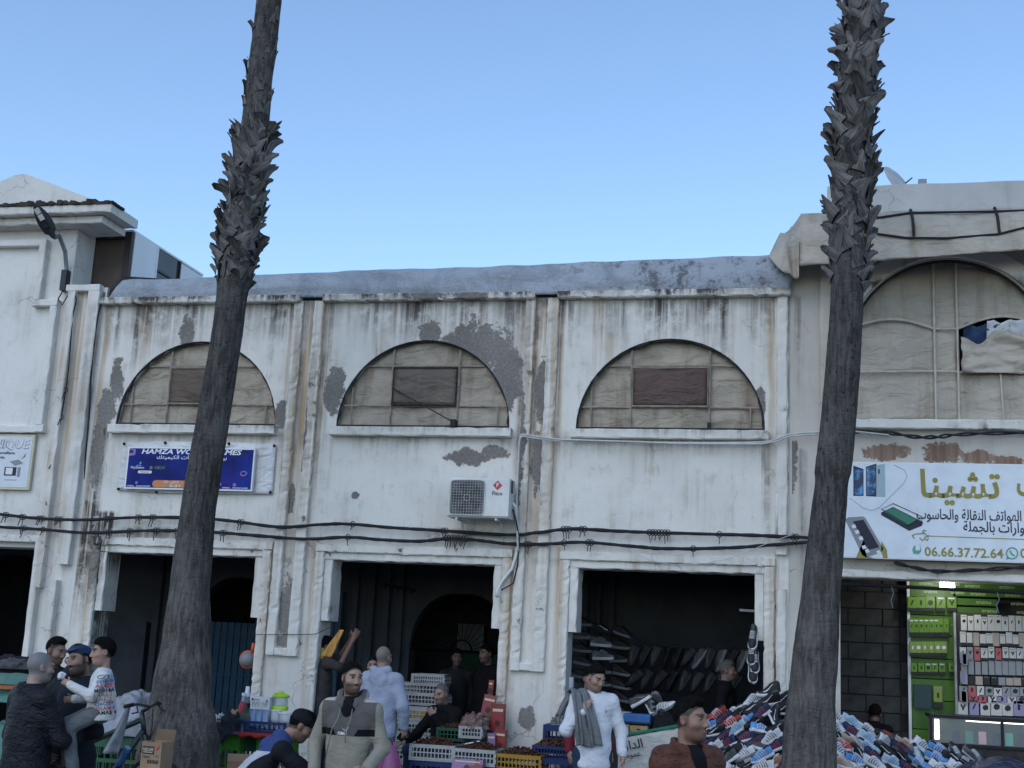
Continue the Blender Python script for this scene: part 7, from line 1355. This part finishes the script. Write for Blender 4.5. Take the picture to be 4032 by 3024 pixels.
def pack(px, py, Y, w_, h_, mt, lb, grp, base=.25, icon=m_pkb, d_=.03):
    b = MB(); b.rbox((-w_/2, -d_/2, 0), (w_/2, d_/2, h_), .3, 0, .004); o = b.build('retail_pack', mt, None, label=lb, cat='pack', group=grp); o.location = at(px, py, Y)
    if base: plate(rect(-w_/2, 0, w_/2, h_*base), -d_/2-.003, -d_/2-.0005, m_pkb, o, 'dark_base')
    if icon:
        sh_ = rs.choice(([(-.12, -.28), (.1, -.3), (.14, .22), (-.1, .3)], [(-.3, .22), (-.14, .3), (0, .02), (.14, .3), (.3, .22), (.1, -.12), (.08, -.32), (-.08, -.32), (-.1, -.12)], [(-.3, -.1), (-.1, -.3), (.25, -.2), (.3, .15), (.05, .3), (-.2, .2)], [(-.22, -.3), (-.05, -.3), (.2, .28), (.05, .32)]))
        plate([(x*w_, h_*.6+z*min(w_, h_*.9)) for x, z in sh_], -d_/2-.003, -d_/2-.0005, icon, o, 'picture')
    if rs.random() < .6: plate(rect(-w_*.38, h_*.86, w_*.3, h_*.92), -d_/2-.0028, -d_/2-.0004, m_grey if mt is not m_gpk else m_white, o, 'print_line')
    return o
YP = YG-.06
for r, (y, pxs, h_, mt) in enumerate(((2408, (3592, 3627, 3664, 3705, 3748), .17, m_gpk), (2508, (3590, 3609, 3629, 3649, 3669, 3688, 3706, 3727), .21, m_gpk), (2585, (3594, 3617, 3642, 3667, 3693, 3717), .17, m_gpk2), (2656, (3599, 3628, 3655, 3681, 3710, 3748), .13, m_gpk))):
    for k, px in enumerate(pxs): pack(px, y, YP, .105 if len(pxs) < 6 else .072 if len(pxs) == 6 else .058, h_, mt, 'green pack, %s from the left in the %s row of the green display' % (ORD[k], ORD[r]), 'packs on the green display', icon=m_pkb if r != 2 else m_white)
pack(3634, 2790, YP, .2, .27, flat('dark_teal_pack', (.02, .05, .06), .35), 'large dark teal pack low on the green display', None, 0, None); pack(3694, 2790, YP, .1, .25, m_gpk2, 'yellow green pack beside the large dark one', None, .3)
# rack of phone accessories
YA = .95; ax0 = at(3768, 2600, YA).x; ra = empty('accessory_rack', (ax0, YA, 0), label='dark wall rack of phone accessories right of the green display', cat='rack')
b = MB(); b.box((-.02, .03, at(3800, 2820, YA).z), (1.6, .06, at(3800, 2415, YA).z)); b.build('back_board', M('grey_rack_board', (.05, .05, .055), .7), ra); b = MB(); b.box((-.03, -.03, at(3800, 2820, YA).z), (-.005, .06, at(3800, 2415, YA).z)); b.build('post', M('grey_post', (.3, .3, .31), .5), ra)
cols_ = [flat('white_pack', (.55, .53, .50)), flat('grey_pack', (.26, .27, .28)), flat('red_white_pack', (.42, .10, .11)), flat('lilac_pack', (.30, .26, .40)), flat('tan_pack', (.40, .33, .27)), m_pkb]
rows_ = ((2482, 27, .11, .17, (0,), m_pkb), (2542, 26, .10, .15, (0, 0, 0, 4), None), (2600, 28, .10, .15, (0, 0, 2, 1), m_pkb), (2655, 27, .10, .16, (1,), None), (2695, 30, .11, .09, (5, 4, 1), None), (2740, 34, .13, .11, (0, 2, 1), m_pkb), (2768, 38, .14, .09, (3, 2, 0), m_pkb), (2815, 44, .16, .16, (3, 0, 0), m_pkb))
for r, (y, st_, w_, h_, cs, ic) in enumerate(rows_):
    px = 3795+rs.uniform(-4, 4); k = 0
    while px < 4070 and k < 11:
        ck = rs.choice(cs); pack(px, y+(px-3795)*.02, YA-.03, st_/5000*15.7*rs.uniform(.72, .88), h_*rs.uniform(.86, 1.06), cols_[ck], '%s pack, %s from left in %s row of the accessory rack' % (('white', 'grey', 'red', 'lilac', 'tan', 'black')[ck], ORD[k], ORD[r]), 'packs on the accessory rack', .22 if ck == 0 and r in (1, 2) else 0, ic); px += st_; k += 1
for r in range(3):
    for s in range(3): b = MB(); b.box((0, 0, 0), (.05, .02, .12)); o = b.build('hanging_cover', cols_[3 if s % 2 else 1], None, label='slim phone cover hanging on the rack post, %s of %s stack' % (ORD[s], ORD[r]), cat='phone cover', group='covers on the rack post'); o.location = at(3782+s*5, 2610+75*r+s*4, YA-.1)
# glass counter with phones
YC = .12; gc = empty('glass_counter', (at(3660, 2820, YC).x, YC, 0), label='black framed glass counter with lit strip and phones', cat='counter'); gw = 1.9; z0, z1 = at(3700, 2935, YC).z, at(3700, 2815, YC).z
m_glass = NT('counter_glass'); m_glass.b.inputs['Alpha'].default_value = .12; m_glass = m_glass.done((.6, .65, .66), .05, .5)
for lo, hi in (((0, 0, z1-.03), (gw, .03, z1)), ((0, 0, z0), (gw, .03, z0+.03)), ((0, 0, z0+.031), (.03, .03, z1-.031)), ((.72, 0, z0+.031), (.75, .03, z1-.031)), ((0, .031, z1-.03), (.03, .5, z1)), ((0, .5, z1-.03), (gw, .53, z1))): b = MB(); b.box(lo, hi); b.build('frame', m_black, gc)
b = MB(); b.box((.031, .012, z0+.031), (.719, .016, z1-.031)); b.build('glass_pane', m_glass, gc); b = MB(); b.box((.751, .012, z0+.031), (gw, .016, z1-.031)); b.build('glass_pane', m_glass, gc); b = MB(); b.box((.031, .032, z1-.012), (gw, .499, z1-.006)); b.build('glass_top', m_glass, gc)
b = MB(); b.box((0, .02, .12), (gw, .52, z0-.002)); b.build('plinth', m_rust, gc); b = MB(); b.box((.03, .5, z0), (gw, .52, z1-.04)); b.build('back_panel', M('olive_back_panel', (.07, .075, .045), .6), gc)
def emis(name, c, st):
    g = NT(name); g.set(g.b.inputs['Emission Color'], (*c, 1)); g.b.inputs['Emission Strength'].default_value = st; return g.done((.8, .8, .8), .5, .3)
m_lit = emis('lit_led', (1., .98, .9), 9.); b = MB(); b.box((.06, .06, z0+.06), (.075, .075, z1-.05)); b.box((.085, .06, z0+.06), (.1, .075, z1-.05)); b.build('led_tube', m_lit, gc); b = MB(); b.box((.38, .08, z1-.055), (1.5, .09, z1-.045)); b.build('led_strip', emis('led_strip_glow', (1., .96, .8), 3.), gc)
phc = (m_ink, m_dgreen, m_pink, m_ink, m_teal, m_ink, m_grey, m_dgreen, m_ink, m_red)
for k in range(10): b = MB(); b.rbox((-.04, -.006, 0), (.04, .006, .13), .2, 0, .004); o = b.build('phone', phc[k], None, label='phone standing in the glass counter, %s from the left' % ORD[k], cat='phone', group='phones in the glass counter'); o.location = (gc.location.x+.28+k*.135, YC+.12, z0+.032); o.rotation_euler = (R(-8), 0, 0)
# lit lamp and dark rod across the shop front
lp = empty('led_lamp', at(3730, 2318, .55), label='lit white LED lamp under the phone shop lintel', cat='lamp'); b = MB(); b.rbox((-.075, -.02, 0), (.075, .02, .09), .2, 0, .01); b.build('lit_panel', emis('lit_lamp_face', (1., 1., .95), 45.), lp); b = MB(); b.box((-.02, -.01, .091), (.02, .01, .3)); b.build('bracket', m_black, lp)
b = MB(); q0, q1 = at(3310, 2298, .05), at(4100, 2338, .05); b.tube([(0, 0, 0), q1-q0], .02, 8); o = b.build('awning_rod', m_black, None, label='long dark rod across the top of the phone shop opening', cat='rod'); o.location = q0
for px in (3510, 3925): b = MB(); b.tube([(0, -.02, .02), (.02, -.03, -.05), (-.01, -.03, -.12), (.01, -.03, -.2)], .006, 4); oo = b.build('string_end', fab('blue_string_%d' % px, (.12, .2, .25)), o); oo.location = at(px, 2310+(px-3310)*.05, .02)-q0
heap('covered_goods', 'dark blue plastic covered goods at the bottom right corner', 'goods', at(3950, 3090, -.5), (.5, .3, .25), M('dark_blue_sheet', (.02, .03, .07), .35, .4, 5, .4, 20, .02, spec=.5), 3., 3., .2)
